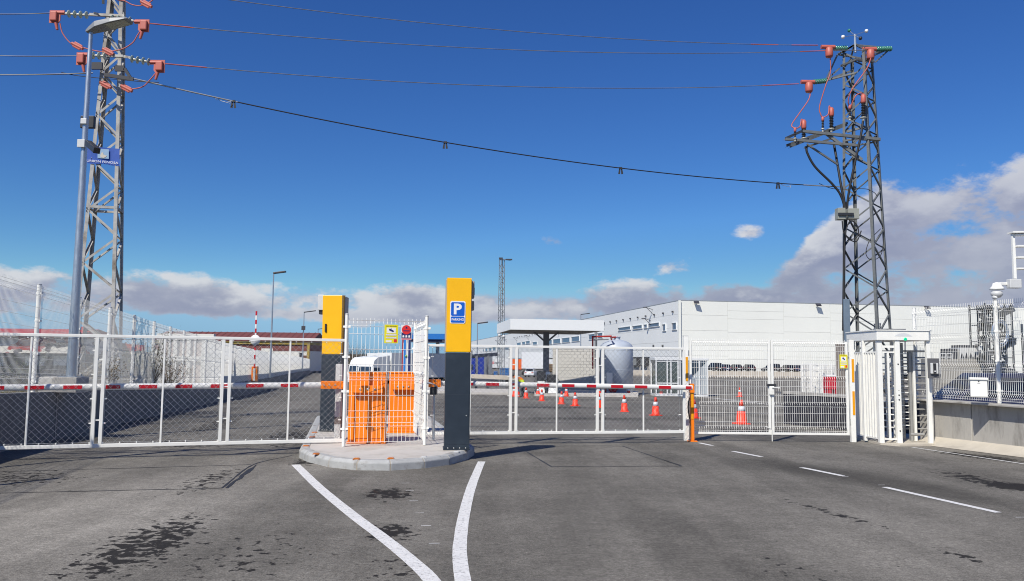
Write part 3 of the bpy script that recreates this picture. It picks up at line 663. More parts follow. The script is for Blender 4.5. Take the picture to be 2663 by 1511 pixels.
# the two signs wired to the front panel
def sign_frame(px0, py0, px1, py1, off=0.03):
    p = PA+anm*off
    tl = plane_hit(px0, py0, p, anm); br = plane_hit(px1, py1, p, anm); tr = plane_hit(px1, py0, p, anm)
    c = (tl+br)/2; return c, (br-tl).dot(axm), tl.z-br.z
def cctv_sign(label, c, ax, an, w, h):
    t = thing('warning_sign', label, 'sign', c, 0, 'yellow camera surveillance signs')
    def rect(name, cx, cy, sw, sh, mat, off, par):
        mm = MB(); mm.prism([(-sw/2, -sh/2), (sw/2, -sh/2), (sw/2, sh/2), (-sw/2, sh/2)], V3(c)+ax*cx*w+Z*cy*h+an*(off-0.0015), ax, Z, an, 0.0015); return mm.build(name, mat, par)
    p = rect('plate', 0, 0, w, h, SYEL, 0.003, t)
    rect('picture_panel', 0.0, 0.19, w*0.66, h*0.30, SWHITE, 0.0055, p)
    for cy in (-0.045, -0.20): rect('text_panel', 0, cy, w*0.76, h*0.075, SWHITE, 0.0055, p)
    rect('text_panel', -0.17, -0.395, w*0.42, h*0.11, SWHITE, 0.0055, p); rect('picture_panel', 0.31, -0.36, w*0.22, h*0.17, SRED, 0.0055, p)
    m2 = MB(); o = V3(c)+an*0.008
    R = lambda x, y: o+ax*x*w+Z*y*h
    m2.add([R(-0.17, 0.24), R(-0.12, 0.29), R(0.16, 0.19), R(0.20, 0.12), R(0.10, 0.11), R(-0.15, 0.19)], [(0, 5, 4, 3, 2, 1)])
    m2.add([R(-0.03, 0.24), R(0.0, 0.24), R(0.0, 0.335), R(-0.03, 0.335)], [(0, 1, 2, 3)])
    m2.build('camera_symbol', SNAVY, p)
    m2 = MB(); letters(m2, 'ZONA VIDEOVIGILADA', V3(c)+Z*h*0.42+an*0.006, ax, Z, w*0.80, h*0.045, 0.02); m2.build('lettering', SBLACK, p)
    m2 = MB()
    for k in range(3): letters(m2, '---------------------', V3(c)+Z*h*(-0.045-0.155*k*0.5)+an*0.008, ax, Z, w*0.70, h*0.008, 0.0)
    m2.build('fine_print', SNAVY, p)
c, w, h = sign_frame(1000, 844, 1034.5, 893); cctv_sign('yellow camera surveillance sign on the island enclosure, left of the red sign', c, axm, anm, w, h)
c, w, h = sign_frame(1043.5, 845, 1070, 884)
t = thing('alarm_sign', 'small white sign with a red disc on the island enclosure', 'sign', c)
mm = MB(); mm.prism([(-w/2, -h/2), (w/2, -h/2), (w/2, h/2), (-w/2, h/2)], c+anm*0.001, axm, Z, anm, 0.002); p = mm.build('plate', SWHITE, t)
mm = MB(); mm.prism([(-w/2*0.93, -h*0.40), (w/2*0.93, -h*0.40), (w/2*0.93, 0.02*h), (0.12*w, -0.12*h), (-0.12*w, -0.12*h), (-w/2*0.93, 0.02*h)], c+anm*0.0035, axm, Z, anm, 0.001); mm.build('navy_field', SNAVY, p)
mm = MB(); mm.prism([(0.44*w*math.cos(a*math.pi/14), h*0.18+0.44*w*math.sin(a*math.pi/14)) for a in range(28)], c+anm*0.005, axm, Z, anm, 0.0015); mm.build('disc', SRED, p)
mm = MB(); mm.prism([(-w*0.47, -h*0.49), (w*0.47, -h*0.49), (w*0.47, -h*0.41), (-w*0.47, -h*0.41)], c+anm*0.005, axm, Z, anm, 0.001); mm.build('footer', mk('sign_pink', (0.75, 0.25, 0.28), 0.4), p)
mm = MB()
for k in (-0.28, 0.0, 0.28): mm.prism([(k*w-0.09*w, -h*0.34), (k*w+0.09*w, -h*0.34), (k*w+0.07*w, -h*0.19), (k*w-0.07*w, -h*0.19)], c+anm*0.0055, axm, Z, anm, 0.001)
mm.build('emblems', SWHITE, p)
mm = MB(); mm.prism([(-w*0.09, h*0.26), (w*0.09, h*0.26), (w*0.05, h*0.38), (-w*0.05, h*0.38)], c+anm*0.0075, axm, Z, anm, 0.001)
mm.prism([(-w*0.30, h*0.08), (w*0.30, h*0.08), (w*0.30, h*0.14), (-w*0.30, h*0.14)], c+anm*0.0075, axm, Z, anm, 0.001); mm.build('print', SNAVY, p)

# ================================================================== BARRIERS
BOOMW = mk('white_boom_aluminium', (0.74, 0.74, 0.72), 0.35, 0, 0.05, 6)
def boom(parent, a, b, reds, r=0.05):
    a, b = V3(a), V3(b); d = (b-a).normalized(); n = d.cross(Z)
    if n.y > 0: n = -n
    m_ = MB(); k = 12; poly = [(0.036*math.cos(t*2*math.pi/k), 0.053*math.sin(t*2*math.pi/k)) for t in range(k)]
    m_.prism(poly, a, n, Z, d, (b-a).length, sm=True); o = m_.build('boom_arm', BOOMW, parent)
    L = (b-a).length
    for t0, t1 in reds:
        m_ = MB(); m_.prism([(0.034, -0.034), (0.0385, -0.031), (0.0385, 0.026), (0.034, 0.029)], a+d*(L*t0), n, Z, d, L*(t1-t0)); m_.build('red_tape', RED, o)
    return o
def cabinet(name, label, c, w, dp, h, rz, lid=True):
    t = thing(name, label, 'barrier', c, rz, 'orange boom barriers on the island')
    m_ = MB(); m_.box((0, 0, 0.03+h/2), (w, dp, h)); m_.build('housing', ORANGE, t, local=True, bev=0.012)
    m_ = MB(); m_.box((0, 0, 0.015), (w+0.04, dp+0.04, 0.03)); m_.build('base_plate', ORANGE, t, local=True)
    m_ = MB(); m_.box((0, 0, h+0.045), (w+0.02, dp+0.02, 0.03)); m_.build('lid', ORANGE, t, local=True, bev=0.006)
    m_ = MB(); m_.box((0.03, -dp/2-0.006, 0.03+h*0.40), (w*0.78, 0.012, h*0.70)); dd = m_.build('door', ORANGE, t, local=True, bev=0.003)
    m_ = MB(); m_.lathe([(0.014, 0), (0.014, 0.012), (0, 0.014)], (-w*0.25, -dp/2-0.012, h*0.68), V3((0, -1, 0)), 10); m_.build('lock', GALV, dd, local=True)
    m_ = MB(); m_.box((0.02, -dp/2-0.07, h*0.80), (w*0.82, 0.12, 0.13)); a = m_.build('arm_clamp', ORANGE, t, local=True, bev=0.006)
    for k in (-0.2, 0.0, 0.2):
        m_ = MB(); m_.lathe([(0.02, 0), (0.02, 0.012), (0.012, 0.02)], (0.02+k*w, -dp/2-0.13, h*0.80), V3((0, -1, 0)), 8); m_.build('bolt', GALV, a, local=True)
    return t
cbL = gp(950, 1153, IZ)+V3((0, 0.18, 0))
BL = cabinet('boom_barrier', 'orange boom barrier with its arm lowered across the left lane', cbL, 0.66, 0.36, 1.22, 0.06)
m_ = MB(); m_.box((-0.27, -0.215, 0.5), (0.10, 0.05, 0.86)); m_.build('side_post', ORANGE, BL, local=True, bev=0.006)
cbR = gp(1043, 1126, IZ)+V3((0, 0.18, 0))
BR = cabinet('boom_barrier', 'orange boom barrier with its arm lowered across the middle lane', cbR, 0.56, 0.36, 1.20, 0.06)
nl = (LG0-LG1).normalized(); nln = V3((-nl.y, nl.x, 0)); nln = nln if nln.y > 0 else -nln
bz = 1.165
def ondepth(px, py, z): return gp(px, py, z)
bA = at(868, 1001, 15.0); bE = at(-160, 1009.5, 12.95)
BASE_ROOT = BASE[BL]
def boom_tape(a, b, spans):                         # spans in picture columns -> fractions of the arm
    out = []
    for x0, x1 in spans:
        t0, t1 = along(x0, a, b, a.z), along(x1, a, b, a.z); out.append((min(t0, t1), max(t0, t1)))
    return out
# parts made in world coordinates go under an unrotated barrier root: undo the root's turn
def under(o, root):
    o.matrix_parent_inverse = Matrix.Rotation(-root.rotation_euler.z, 4, 'Z')
    return o
bo = boom(BL, bA, bE, boom_tape(bA, bE, [(640-0, 685), (730, 775), (457, 500), (548, 594), (275, 314), (362, 409), (65, 116), (166, 215), (-40, 13), (-150, -90)]))
under(bo, BL)
m_ = MB(); m_.beam(at(835, 1001, 14.96), at(900, 1001.5, 15.02), 0.14, 0.145); o = m_.build('arm_bracket', ORANGE, BL, bev=0.008); under(o, BL)
for px in (843, 857, 872):
    m_ = MB(); m_.lathe([(0.016, 0), (0.016, 0.012), (0.008, 0.018)], at(px, 1002, 14.885), V3((0, -1, 0)), 8); o = m_.build('bolt', GALV, BL); under(o, BL)
rA = at(1095, 996, 16.9); rE = at(1800, 1008, 17.62)
# red tape spans measured on the photograph
bo = boom(BR, rA, rE, boom_tape(rA, rE, [(1216, 1231), (1263, 1297), (1332, 1343), (1396, 1428), (1461, 1493), (1525, 1549), (1588, 1619), (1650, 1682), (1712, 1743), (1782, 1797)])); under(bo, BR)
m_ = MB(); m_.beam(at(1090, 997, 16.85), at(1146, 997, 16.9), 0.13, 0.16); o = m_.build('arm_bracket', ORANGE, BR, bev=0.008); under(o, BR)
# fork post that carries the end of the right arm
fp = gg(1797, 1147)-V3((0, 0.12, 0)); fp.z = g(fp.y)
t = thing('boom_rest', 'slim orange fork post holding the end of the right boom', 'post', fp)
m_ = MB(); m_.box(fp+Z*0.01, (0.20, 0.16, 0.02)); m_.build('base_plate', ORANGE, t)
m_ = MB(); m_.box(fp+Z*0.55, (0.085, 0.07, 1.06)); m_.build('column', ORANGE, t, bev=0.005)
m_ = MB(); m_.box(fp+Z*0.80-V3((0, 0.039, 0)), (0.05, 0.006, 0.62)); m_.build('reflector', AMBER, t)
for s in (-1, 1):
    m_ = MB(); m_.box(fp+Z*1.17+V3((0.0, s*0.06, 0)), (0.09, 0.014, 0.20)); m_.build('fork', ORANGE, t, bev=0.004)
m_ = MB(); m_.beam(fp+Z*1.10+V3((-0.05, 0, 0)), fp+Z*1.10+V3((0.05, 0, 0)), 0.13, 0.03); m_.build('cradle', ORANGE, t)
m_ = MB(); m_.tube(bez([fp+Z*0.95+V3((-0.06, -0.02, 0)), fp+Z*0.75+V3((-0.09, -0.03, 0)), fp+Z*0.5+V3((-0.06, -0.02, 0))]), 0.014, 6); m_.build('cable', BLACK, t)
# slim grey bollards with sensors beside the left totem
def sensor_post(label, base, h, band):
    t = thing('sensor_post', label, 'post', base)
    b = V3(base)
    m_ = MB(); m_.box(b+Z*h*0.44, (0.115, 0.10, h*0.88)); p = m_.build('column', LGREY, t, bev=0.006)
    m_ = MB(); m_.box(b+Z*(h*0.88+0.16), (0.12, 0.11, 0.32)); m_.build('head', LGREY, t, bev=0.008)
    if band:
        m_ = MB(); m_.box(b+Z*0.36, (0.118, 0.103, 0.14)); m_.build('grey_band', mk('taupe_band', (0.16, 0.13, 0.12), 0.5), p)
bs = gp(876, 1144, IZ); sensor_post('slim pale grey post with a dark band between the left totem and the enclosure', bs+V3((0, 0.05, 0)), 1.25, True)
# hooded camera standing between the enclosure and the parking totem
c = at(1128, 1004, 15.4); bsn = V3((c.x, c.y+0.1, IZ))
t = thing('plate_camera', 'grey hooded number-plate camera on a short dark post behind the parking totem', 'camera', bsn)
m_ = MB(); m_.tube([bsn, V3((bsn.x, bsn.y, c.z-0.06))], 0.024, 10); m_.build('post', GALVP, t)
m_ = MB(); m_.box(c+V3((0.0, 0.02, -0.09)), (0.12, 0.24, 0.14)); m_.build('body', DARK, t, bev=0.01)
m_ = MB(); k = 9; arc = [(0.15*math.cos(math.pi*i/k), 0.10*math.sin(math.pi*i/k)) for i in range(k+1)]; arc = arc+[(x*0.93, y*0.90) for x, y in arc[::-1]]
m_.prism(arc, c+V3((-0.05, -0.17, -0.04)), V3((0.96, 0.25, 0)), Z, V3((-0.25, 0.96, 0.03)), 0.42, sm=False); m_.build('hood', LGREY, t)

# ================================================================== SWING GATE
GLp, GRp = gg(1785, 1146), gg(2219, 1150)
sg = thing('swing_gate', 'white two-leaf welded mesh gate right of the middle lane', 'gate', GLp)
axg = (GRp-GLp); axg.z = 0; WG = axg.length; axg.normalize(); ang = axg.cross(Z)
gz = -0.07
for p, h, refl in ((GLp, 2.33, ((1.32, 1.86),)), (GRp, 2.29, ((1.33, 1.85), (0.60, 1.13)))):
    m_ = MB(); m_.beam(V3((p.x, p.y, gz)), V3((p.x, p.y, gz+h)), 0.105, 0.105, up=ang); o = m_.build('gate_post', WHITE, sg, bev=0.006)
    m_ = MB(); m_.box(V3((p.x, p.y, gz+h+0.006)), (0.112, 0.112, 0.012)); m_.build('cap', LGREY, o, org=BASE[o])
    for z0, z1 in refl:
        m_ = MB(); m_.box(V3((p.x, p.y, gz+(z0+z1)/2))+ang*0.055+axg*0.012, (0.052, 0.008, z1-z0)); m_.build('reflector', AMBER, o, org=BASE[o])
tm = along(2005, GLp, GRp, 1.0)*WG
for a, b_, hinge in ((0.085, tm-0.012, 1), (tm+0.012, WG-0.085, -1)):
    P = lambda x, z: V3((GLp.x, GLp.y, 0))+axg*x+Z*(gz+z)
    lf = MB(); lf.beam(P(a, 0.17), P(b_, 0.17), 0.05, 0.05); lf.build('bottom_rail', WHITE, sg, bev=0.005)
    for x in (a+0.022, b_-0.022):
        lf = MB(); lf.beam(P(x, 0.196), P(x, 2.26 if x > a+0.1 and hinge > 0 or x < b_-0.1 and hinge < 0 else 2.24), 0.05, 0.05, up=ang); lf.build('stile', WHITE, sg, bev=0.005)
    lf = MB(); lf.beam(P(a+0.047, 2.20), P(b_-0.047, 2.20), 0.022, 0.03); lf.build('top_rail', WHITE, sg, bev=0.004)
    lf = MB(); vmesh(lf, P(a+0.055, 0.0), axg, ang, b_-a-0.11, 2.05, (0.08, 0.62, 1.20, 1.98), 0.0505, 0.0036, 0.2, 0.03, 0.20, 0.032); lf.build('mesh_panel', WIRE, sg, kind='stuff')
    for z in (0.45, 1.95):
        lf = MB(); x = a-0.02 if hinge > 0 else b_+0.02; lf.tube([P(x, z-0.06), P(x, z+0.06)], 0.02, 10); lf.build('hinge', GALV, sg)
P = lambda x, z: V3((GLp.x, GLp.y, 0))+axg*x+Z*(gz+z)
m_ = MB(); m_.box(P(tm, 1.13)+ang*0.05, (0.11, 0.05, 0.19)); lk = m_.build('lock', WHITE, sg, bev=0.01)
m_ = MB(); m_.beam(P(tm+0.01, 1.20)+ang*0.09, P(tm+0.17, 1.19)+ang*0.09, 0.022); m_.beam(P(tm+0.01, 1.20)+ang*0.05, P(tm+0.01, 1.20)+ang*0.10, 0.022); m_.build('handle', WHITE, lk)
m_ = MB(); m_.box(P(tm, 1.25)+ang*0.04, (0.2, 0.06, 0.05)); m_.build('chain_wrap', DARK, sg, bev=0.01)
m_ = MB(); m_.tube([P(tm, 0.0)+ang*0.03, P(tm, 0.26)+ang*0.03], 0.011, 8); m_.beam(P(tm-0.02, 0.28)+ang*0.03, P(tm-0.15, 0.33)+ang*0.05, 0.014); m_.build('drop_bolt', WHITE, sg)
pl = GLp+ang*0.05; tl, br = plane_hit(2183, 922, pl, ang), plane_hit(2204.5, 958, pl, ang)
cctv_sign('yellow camera surveillance sign on the right leaf of the swing gate', (tl+br)/2, axg, ang, (br-tl).dot(axg), tl.z-br.z)

# ================================================================== TURNSTILE
tq = gg(2288, 1155); TZ = -0.045
ts = thing('turnstile', 'white full-height turnstile with a box canopy beside the swing gate', 'turnstile', (tq.x, tq.y, TZ))
yF = 17.75; yB = yF+1.35
def T(px, z, Y): q = at(px, 1000, Y); return V3((q.x, Y, TZ+z))
xL, xR = T(2282, 0, yF).x, T(2421, 0, yF).x
def tpost(name, x, y, w=0.07, h=2.24, mat=WHITE, parent=None, dp=None):
    m_ = MB(); m_.box((x, y, TZ+h/2), (w, dp or w, h)); return m_.build(name, mat, parent or ts, bev=0.006)
pf = [tpost('post', xL+0.05, yF, 0.10), tpost('post', T(2333, 0, yF).x, yF-0.02, 0.105), tpost('post', xR-0.05, yF, 0.085)]
for z in (0.28, 0.95, 1.05, 1.15, 1.72):
    for p in (pf[1],):
        m_ = MB(); r_ = 0.016 if z not in (1.05-0.1, 1.15) else 0.008
        m_.lathe([(r_, 0), (r_, 0.006), (0.004, 0.008)], (T(2333, 0, yF).x, yF-0.073, TZ+z), V3((0, -1, 0)), 10); m_.build('screw_cap', SBLACK, p)
tpost('post', xL+0.05, yB, 0.08); tpost('post', xR-0.05, yB, 0.08); tpost('post', (xL+xR)/2, yB, 0.08)
tpost('post', xL-0.02, yF+0.62, 0.07)
cx, cy = T(2344, 0, yF+0.62).x, yF+0.62
# fixed cage on the left: rails and vertical bars
side = [V3((xL+0.05, yF, 0)), V3((xL-0.02, yF+0.62, 0)), V3((xL+0.05, yB, 0))]
for a, b_ in ((side[0], side[1]), (side[1], side[2]), (V3((xL+0.10, yF-0.01, 0)), V3((T(2333, 0, yF).x-0.055, yF-0.02, 0)))):
    for z in (0.10, 1.98):
        m_ = MB(); m_.beam(a+Z*(TZ+z), b_+Z*(TZ+z), 0.03, 0.03); m_.build('cage_rail', WHITE, ts)
    n = 5 if (b_-a).length > 0.5 else 1
    for i in range(1, n+1):
        q = a.lerp(b_, i/(n+1)); m_ = MB(); m_.beam(q+Z*(TZ+0.117), q+Z*(TZ+1.963), 0.042, 0.03, up=V3((0, 1, 0))); m_.build('cage_bar', WHITE, ts)
m_ = MB(); m_.beam(V3((xL+0.10, yF, TZ+2.10)), V3((T(2333, 0, yF).x-0.055, yF-0.02, TZ+2.10)), 0.04, 0.05); m_.build('cage_rail', WHITE, ts)
# rotor: column with three wings of bars
GREYT = mk('grey_turnstile_bar', (0.34, 0.34, 0.33), 0.4, 0.2, 0.08, 8)
rot = MB(); rot.tube([(cx, cy, TZ+0.06), (cx, cy, TZ+2.2)], 0.058, 14); rot = rot.build('rotor', GREYT, ts)
for k in range(3):
    a = math.radians(-8+120*k); dv = V3((math.cos(a), math.sin(a), 0))
    for i in range(13):
        z = TZ+0.28+i*0.145; m_ = MB(); m_.tube([V3((cx, cy, z))+dv*0.05, V3((cx, cy, z))+dv*0.60], 0.017, 8); m_.build('arm', GREYT if k == 0 else WHITE, rot)
# comb column on the right, its bars passing between the arms
for xx, mat in ((xR-0.22, GREYT), (xR-0.13, WHITE)):
    tpost('comb_post', xx, yF+0.5, 0.05, 2.0, mat, dp=0.10)
for i in range(12):
    z = TZ+0.36+i*0.145; m_ = MB(); m_.beam((xR-0.25, yF+0.5, z), (xR-0.52, yF+0.66, z), 0.028, 0.02); m_.build('comb_bar', WHITE, ts)
for i in range(5):
    tpost('comb_post', xL+0.36+0.15*i, yB-0.02, 0.04, 2.0)
m_ = MB(); m_.tube([(xL+0.75, yF+0.14, TZ+0.19), (xR-0.12, yF+0.14, TZ+0.19)], 0.035, 10); m_.build('foot_rail', GREYT, ts)
tpost('post', xR+0.03, yF+0.05, 0.035, 1.45)
# canopy
m_ = MB(); y0, y1 = yF-0.10, yB+0.16
m_.prism([(xL-0.03, y0), (xR-0.06, y0), (xR+0.03, y0+0.10), (xR+0.03, y1), (xL-0.03, y1)], (0, 0, TZ+2.245), V3((1, 0, 0)), V3((0, 1, 0)), Z, 0.20)
cp = m_.build('canopy', WHITE, ts, bev=0.012)
m_ = MB(); m_.prism([(xL-0.05, y0-0.02), (xR-0.05, y0-0.02), (xR+0.05, y0+0.09), (xR+0.05, y1), (xL-0.05, y1)], (0, 0, TZ+2.447), V3((1, 0, 0)), V3((0, 1, 0)), Z, 0.022); m_.build('canopy_lid', WHITE, cp, bev=0.004)
m_ = MB(); m_.lathe([(0.035, 0), (0.035, 0.015), (0.02, 0.022)], (T(2352, 0, yF).x, y0-0.001, TZ+2.265), V3((0, -1, 0)), 12); m_.build('signal_light', mk('green_signal', (0.0, 0.25, 0.12), 0.3, emit=(0.0, 0.8, 0.4, 0.6)), cp)
m_ = MB(); m_.add([V3((xL+0.35, y0-0.003, TZ+2.33)), V3((xL+0.75, y0-0.003, TZ+2.33)), V3((xL+0.65, y0-0.003, TZ+2.385)), V3((xL+0.55, y0-0.003, TZ+2.40)), V3((xL+0.45, y0-0.003, TZ+2.385))], [(0, 1, 2, 3, 4)])
m_.build('emblem', mk('pale_grey_print', (0.62, 0.64, 0.66), 0.5), cp)

# ================================================================== RIGHT FENCE, INTERCOM, LETTER BOX, MAST
rf = thing('mesh_fence', 'white welded mesh fence on the low concrete wall at the right', 'fence', (rx(16.4), 16.4, RWH+0.045))
nrm = V3((-0.98, -0.18, 0)).normalized(); axr = V3((0.18, -0.98, 0)).normalized()      # runs toward the camera
def onr(y, off=0.0, z=0.0): return V3((rx(y)+0.14, y, RWH+0.045+z))+nrm*off
for y in (18.85, 16.40, 13.95, 11.5, 9.05):
    fence_post(onr(y), 2.08, rf, 0.038, (0.25, 0.85, 1.45, 1.95))
    if y > 9.5:
        m_ = MB(); vmesh(m_, onr(y-0.04, 0.045), axr, nrm, 2.42, 1.98, (0.12, 0.72, 1.32, 1.92), 0.05, 0.0030, 0.2, 0.07, 0.03, 0.03); m_.build('mesh_panel', WIRE, rf, kind='stuff')
def facing_box(px, py, Y, w, dep, h, rz, off=0.0, dx=0.0, dz=0.0):
    R = rotz(rz); c = at(px, py, Y)+R @ V3((dx, -off, dz)); m_ = MB(); m_.box(c, (w, dep, h), R); return m_, c
IA = -0.12
m_, c = facing_box(2427.5, 958, 17.45, 0.235, 0.03, 0.43, IA)
ic = thing('intercom', 'grey intercom panel on the fence right of the turnstile', 'intercom', c)
m_.build('back_plate', mk('slate_grey_plate', (0.10, 0.10, 0.11), 0.45), ic, bev=0.004)
m_, _ = facing_box(2427.5, 958, 17.45, 0.155, 0.05, 0.23, IA, 0.042); u = m_.build('unit', LGREY, ic, bev=0.01)
m_, _ = facing_box(2427.5, 958, 17.45, 0.06, 0.012, 0.22, IA, 0.072); m_.build('centre_strip', SBLACK, u)
m_, _ = facing_box(2427.5, 958, 17.45, 0.024, 0.01, 0.024, IA, 0.08, 0, -0.06); m_.build('button', SWHITE, u)
LA = -0.45
m_, c = facing_box(2545, 1009, 16.25, 0.30, 0.17, 0.35, LA)
lb = thing('letter_box', 'white letter box hung on the mesh fence above the concrete wall', 'letter box', c)
m_.build('body', WHITE, lb, bev=0.012)
m_, _ = facing_box(2545, 1009, 16.25, 0.325, 0.21, 0.045, LA, 0.01, 0, 0.185); m_.build('lid', WHITE, lb, bev=0.008)
m_, _ = facing_box(2545, 1009, 16.25, 0.05, 0.008, 0.02, LA, 0.088, 0, 0.10); m_.build('name_plate', LGREY, lb)
m_, _ = facing_box(2545, 1009, 16.25, 0.022, 0.01, 0.022, LA, 0.088, 0, 0.135); m_.build('lock', SBLACK, lb)
# camera mast with a slatted frame on top
mp = V3((rx(15.25)+0.14, 15.25, RWH+0.045))
ms = thing('camera_mast', 'white square mast with a slatted frame on top at the right edge', 'mast', mp)
topz = at(2650, 742, 15.25).z
m_ = MB(); m_.beam(mp, V3((mp.x, mp.y, topz)), 0.115, 0.115, up=V3((0, 1, 0))); m_.build('column', WHITE, ms, bev=0.008)
m_ = MB(); zb_ = at(2640, 733, 15.25).z; m_.box((mp.x+0.35, mp.y, zb_), (1.1, 0.13, 0.14)); m_.build('cross_beam', WHITE, ms, bev=0.008)
fz0, fz1 = zb_+0.06, at(2636, 608, 15.25).z
xl = at(2636, 660, 15.25).x
for x in (xl, xl+0.75, xl+1.5):
    m_ = MB(); m_.beam((x, mp.y, fz0), (x, mp.y, fz1), 0.05, 0.05, up=V3((0, 1, 0))); m_.build('frame_post', WHITE, ms)
for i in range(4):
    z = fz0+(fz1-fz0)*(0.22+0.25*i); m_ = MB(); m_.beam((xl+0.03, mp.y, z), (xl+1.5, mp.y, z+0.02), 0.16 if i < 3 else 0.12, 0.03); m_.build('slat', WHITE, ms)
m_ = MB(); m_.beam((xl-0.05, mp.y, fz1+0.02), (xl+1.6, mp.y, fz1+0.06), 0.2, 0.03); m_.build('slat', WHITE, ms)
cq = at(2592, 745, 15.1)
dc = thing('dome_camera', 'white dome camera hanging from the mast at the right edge', 'camera', cq)
m_ = MB(); m_.beam(at(2600, 738, 15.12), at(2622, 738, 15.18), 0.06, 0.06); m_.build('arm', WHITE, dc, bev=0.008)
m_ = MB(); m_.box(at(2637, 738, 15.10), (0.22, 0.13, 0.17)); m_.build('junction_box', LGREY, dc, bev=0.012)
s_ = 15.1/2100
m_ = MB(); m_.lathe([(0.02, 0.02), (0.07, 0.0), (0.085, -0.05), (0.12, -0.09), (0.123, -0.12), (0.10, -0.125)], at(2592, 737, 15.1), Z, 20); m_.build('hood', WHITE, dc)
m_ = MB(); m_.lathe([(0.09, 0.0), (0.105, -0.03), (0.10, -0.07), (0.06, -0.115), (0.01, -0.12)], at(2592, 758, 15.1), Z, 18); m_.lathe([(0.045, -0.10), (0.05, -0.06), (0.0, 0.0)], at(2593, 776, 15.02), V3((0, -0.9, -0.4)), 12); m_.build('lens_dome', LGREY, dc)
# ================================================================== LEFT FENCE
lf_ = thing('boundary_fence', 'long white welded mesh fence on the retaining wall at the left', 'fence', (fx(16), 16, wt(16)))
STEP = 2.48
proto = None
nfx = V3((0.98, 0.2, 0)).normalized()          # toward the road
axf = V3((-0.209, 1.0, 0)).normalized()
for i in range(-4, 66):
    y = 16+STEP*i
    base = V3((fx(y)-0.15, y, wt(y)))
    far = i > 14
    m_ = MB(); m_.tube([base, base+Z*2.12], 0.042 if not far else 0.05, 10 if not far else 6); o = m_.build('post', WHITE, lf_)
    if not far:
        m_ = MB(); m_.lathe([(0.045, 0), (0.045, 0.012), (0.005, 0.018)], base+Z*2.118, Z, 10); m_.build('cap', LGREY, o, org=BASE[o])
        for z in (0.2, 0.75, 1.4, 1.95):
            m_ = MB(); m_.tube([base+Z*(z-0.02), base+Z*(z+0.02)], 0.05, 10); m_.box(base+Z*z+nfx*0.04, (0.05, 0.07, 0.035)); m_.build('clamp', WHITE, o, org=BASE[o])
    nb = V3((fx(y+STEP)-0.15, y+STEP, wt(y+STEP))); rise = nb.z-base.z
    m_ = MB(); L_ = (V3((nb.x, nb.y, 0))-V3((base.x, base.y, 0))).length
    vmesh(m_, base+axf*0.02+nfx*0.05, axf, nfx, L_-0.04, 2.02, (0.28, 1.0, 1.9) if not far else (1.0,), 0.05 if i < 20 else 0.1, 0.0030 if i < 8 else 0.0040, 0.2, 0.05, 0.03, 0.03, 3, rise)
    m_.build('mesh_panel', WIRE, lf_, kind='stuff')
# little concrete palisade at the foot of the fence
PAL = mk('grey_brown_concrete', (0.24, 0.22, 0.19), 0.9, 0, 0.3, 3, 0.4, 30)
# ================================================================== LATTICE
def lattice_tower(root, base, top, s0, s1, rz, zs, legw, bracew, mat, phase=0, t=0.010, join=(), double=False):
    base, top = V3(base), V3(top); H = top.z-base.z
    cs = [(-1, -1), (1, -1), (1, 1), (-1, 1)]
    R = rotz(rz)
    def leg(i, z):
        f = (z-base.z)/H; c = base.lerp(top, f); s = (s0+(s1-s0)*f)/2
        return c+R @ V3((cs[i][0]*s, cs[i][1]*s, 0))
    for i in range(4):
        n1 = R @ V3((-cs[i][0], 0, 0)); n2 = R @ V3((0, -cs[i][1], 0))
        m_ = MB(); m_.angle(leg(i, base.z), leg(i, top.z), legw, t, n1, n2); m_.build('leg', mat, root)
    for f in range(4):
        i, j = f, (f+1) % 4
        nrm_ = (R @ V3(((cs[i][0]+cs[j][0])/2, (cs[i][1]+cs[j][1])/2, 0)))
        for k in range(len(zs)-1):
            a, b_ = (i, j) if (k+phase+(f//2)) % 2 == 0 else (j, i)
            p, q = leg(a, zs[k]), leg(b_, zs[k+1])
            m_ = MB(); m_.angle(p-nrm_*0.012, q-nrm_*0.012, bracew, t*0.7, (q-p).cross(nrm_), -nrm_); m_.build('brace', mat, root)
    for z in join:
        for i in range(4):
            p, q = leg(i, z), leg((i+1) % 4, z)
            m_ = MB(); nrm_ = R @ V3(((cs[i][0]+cs[(i+1) % 4][0])/2, (cs[i][1]+cs[(i+1) % 4][1])/2, 0)); m_.angle(p, q, bracew*1.2, t*0.7, Z, -nrm_); m_.build('horizontal', mat, root)
    return leg
# ---- left pylon
YP = 23.0
pc = at(262, 766, YP); slope_top = at(291, 0, YP)
pb = V3((pc.x, pc.y, 0.7)); ptop = V3((pc.x, pc.y, 14.2))
lp = thing('power_pylon', 'weathered lattice power pylon with a blue utility sign behind the left fence', 'pylon', pb)
zs = []; z = pb.z+0.3; st = 0.86
while z < 14.0: zs.append(z); z += st; st = max(0.50, st*0.972)
LROT = 0.24
legL = lattice_tower(lp, pb, ptop, 1.14, 0.28, LROT, zs, 0.095, 0.060, PYL, 0, 0.010, (at(300, 548, YP).z,))
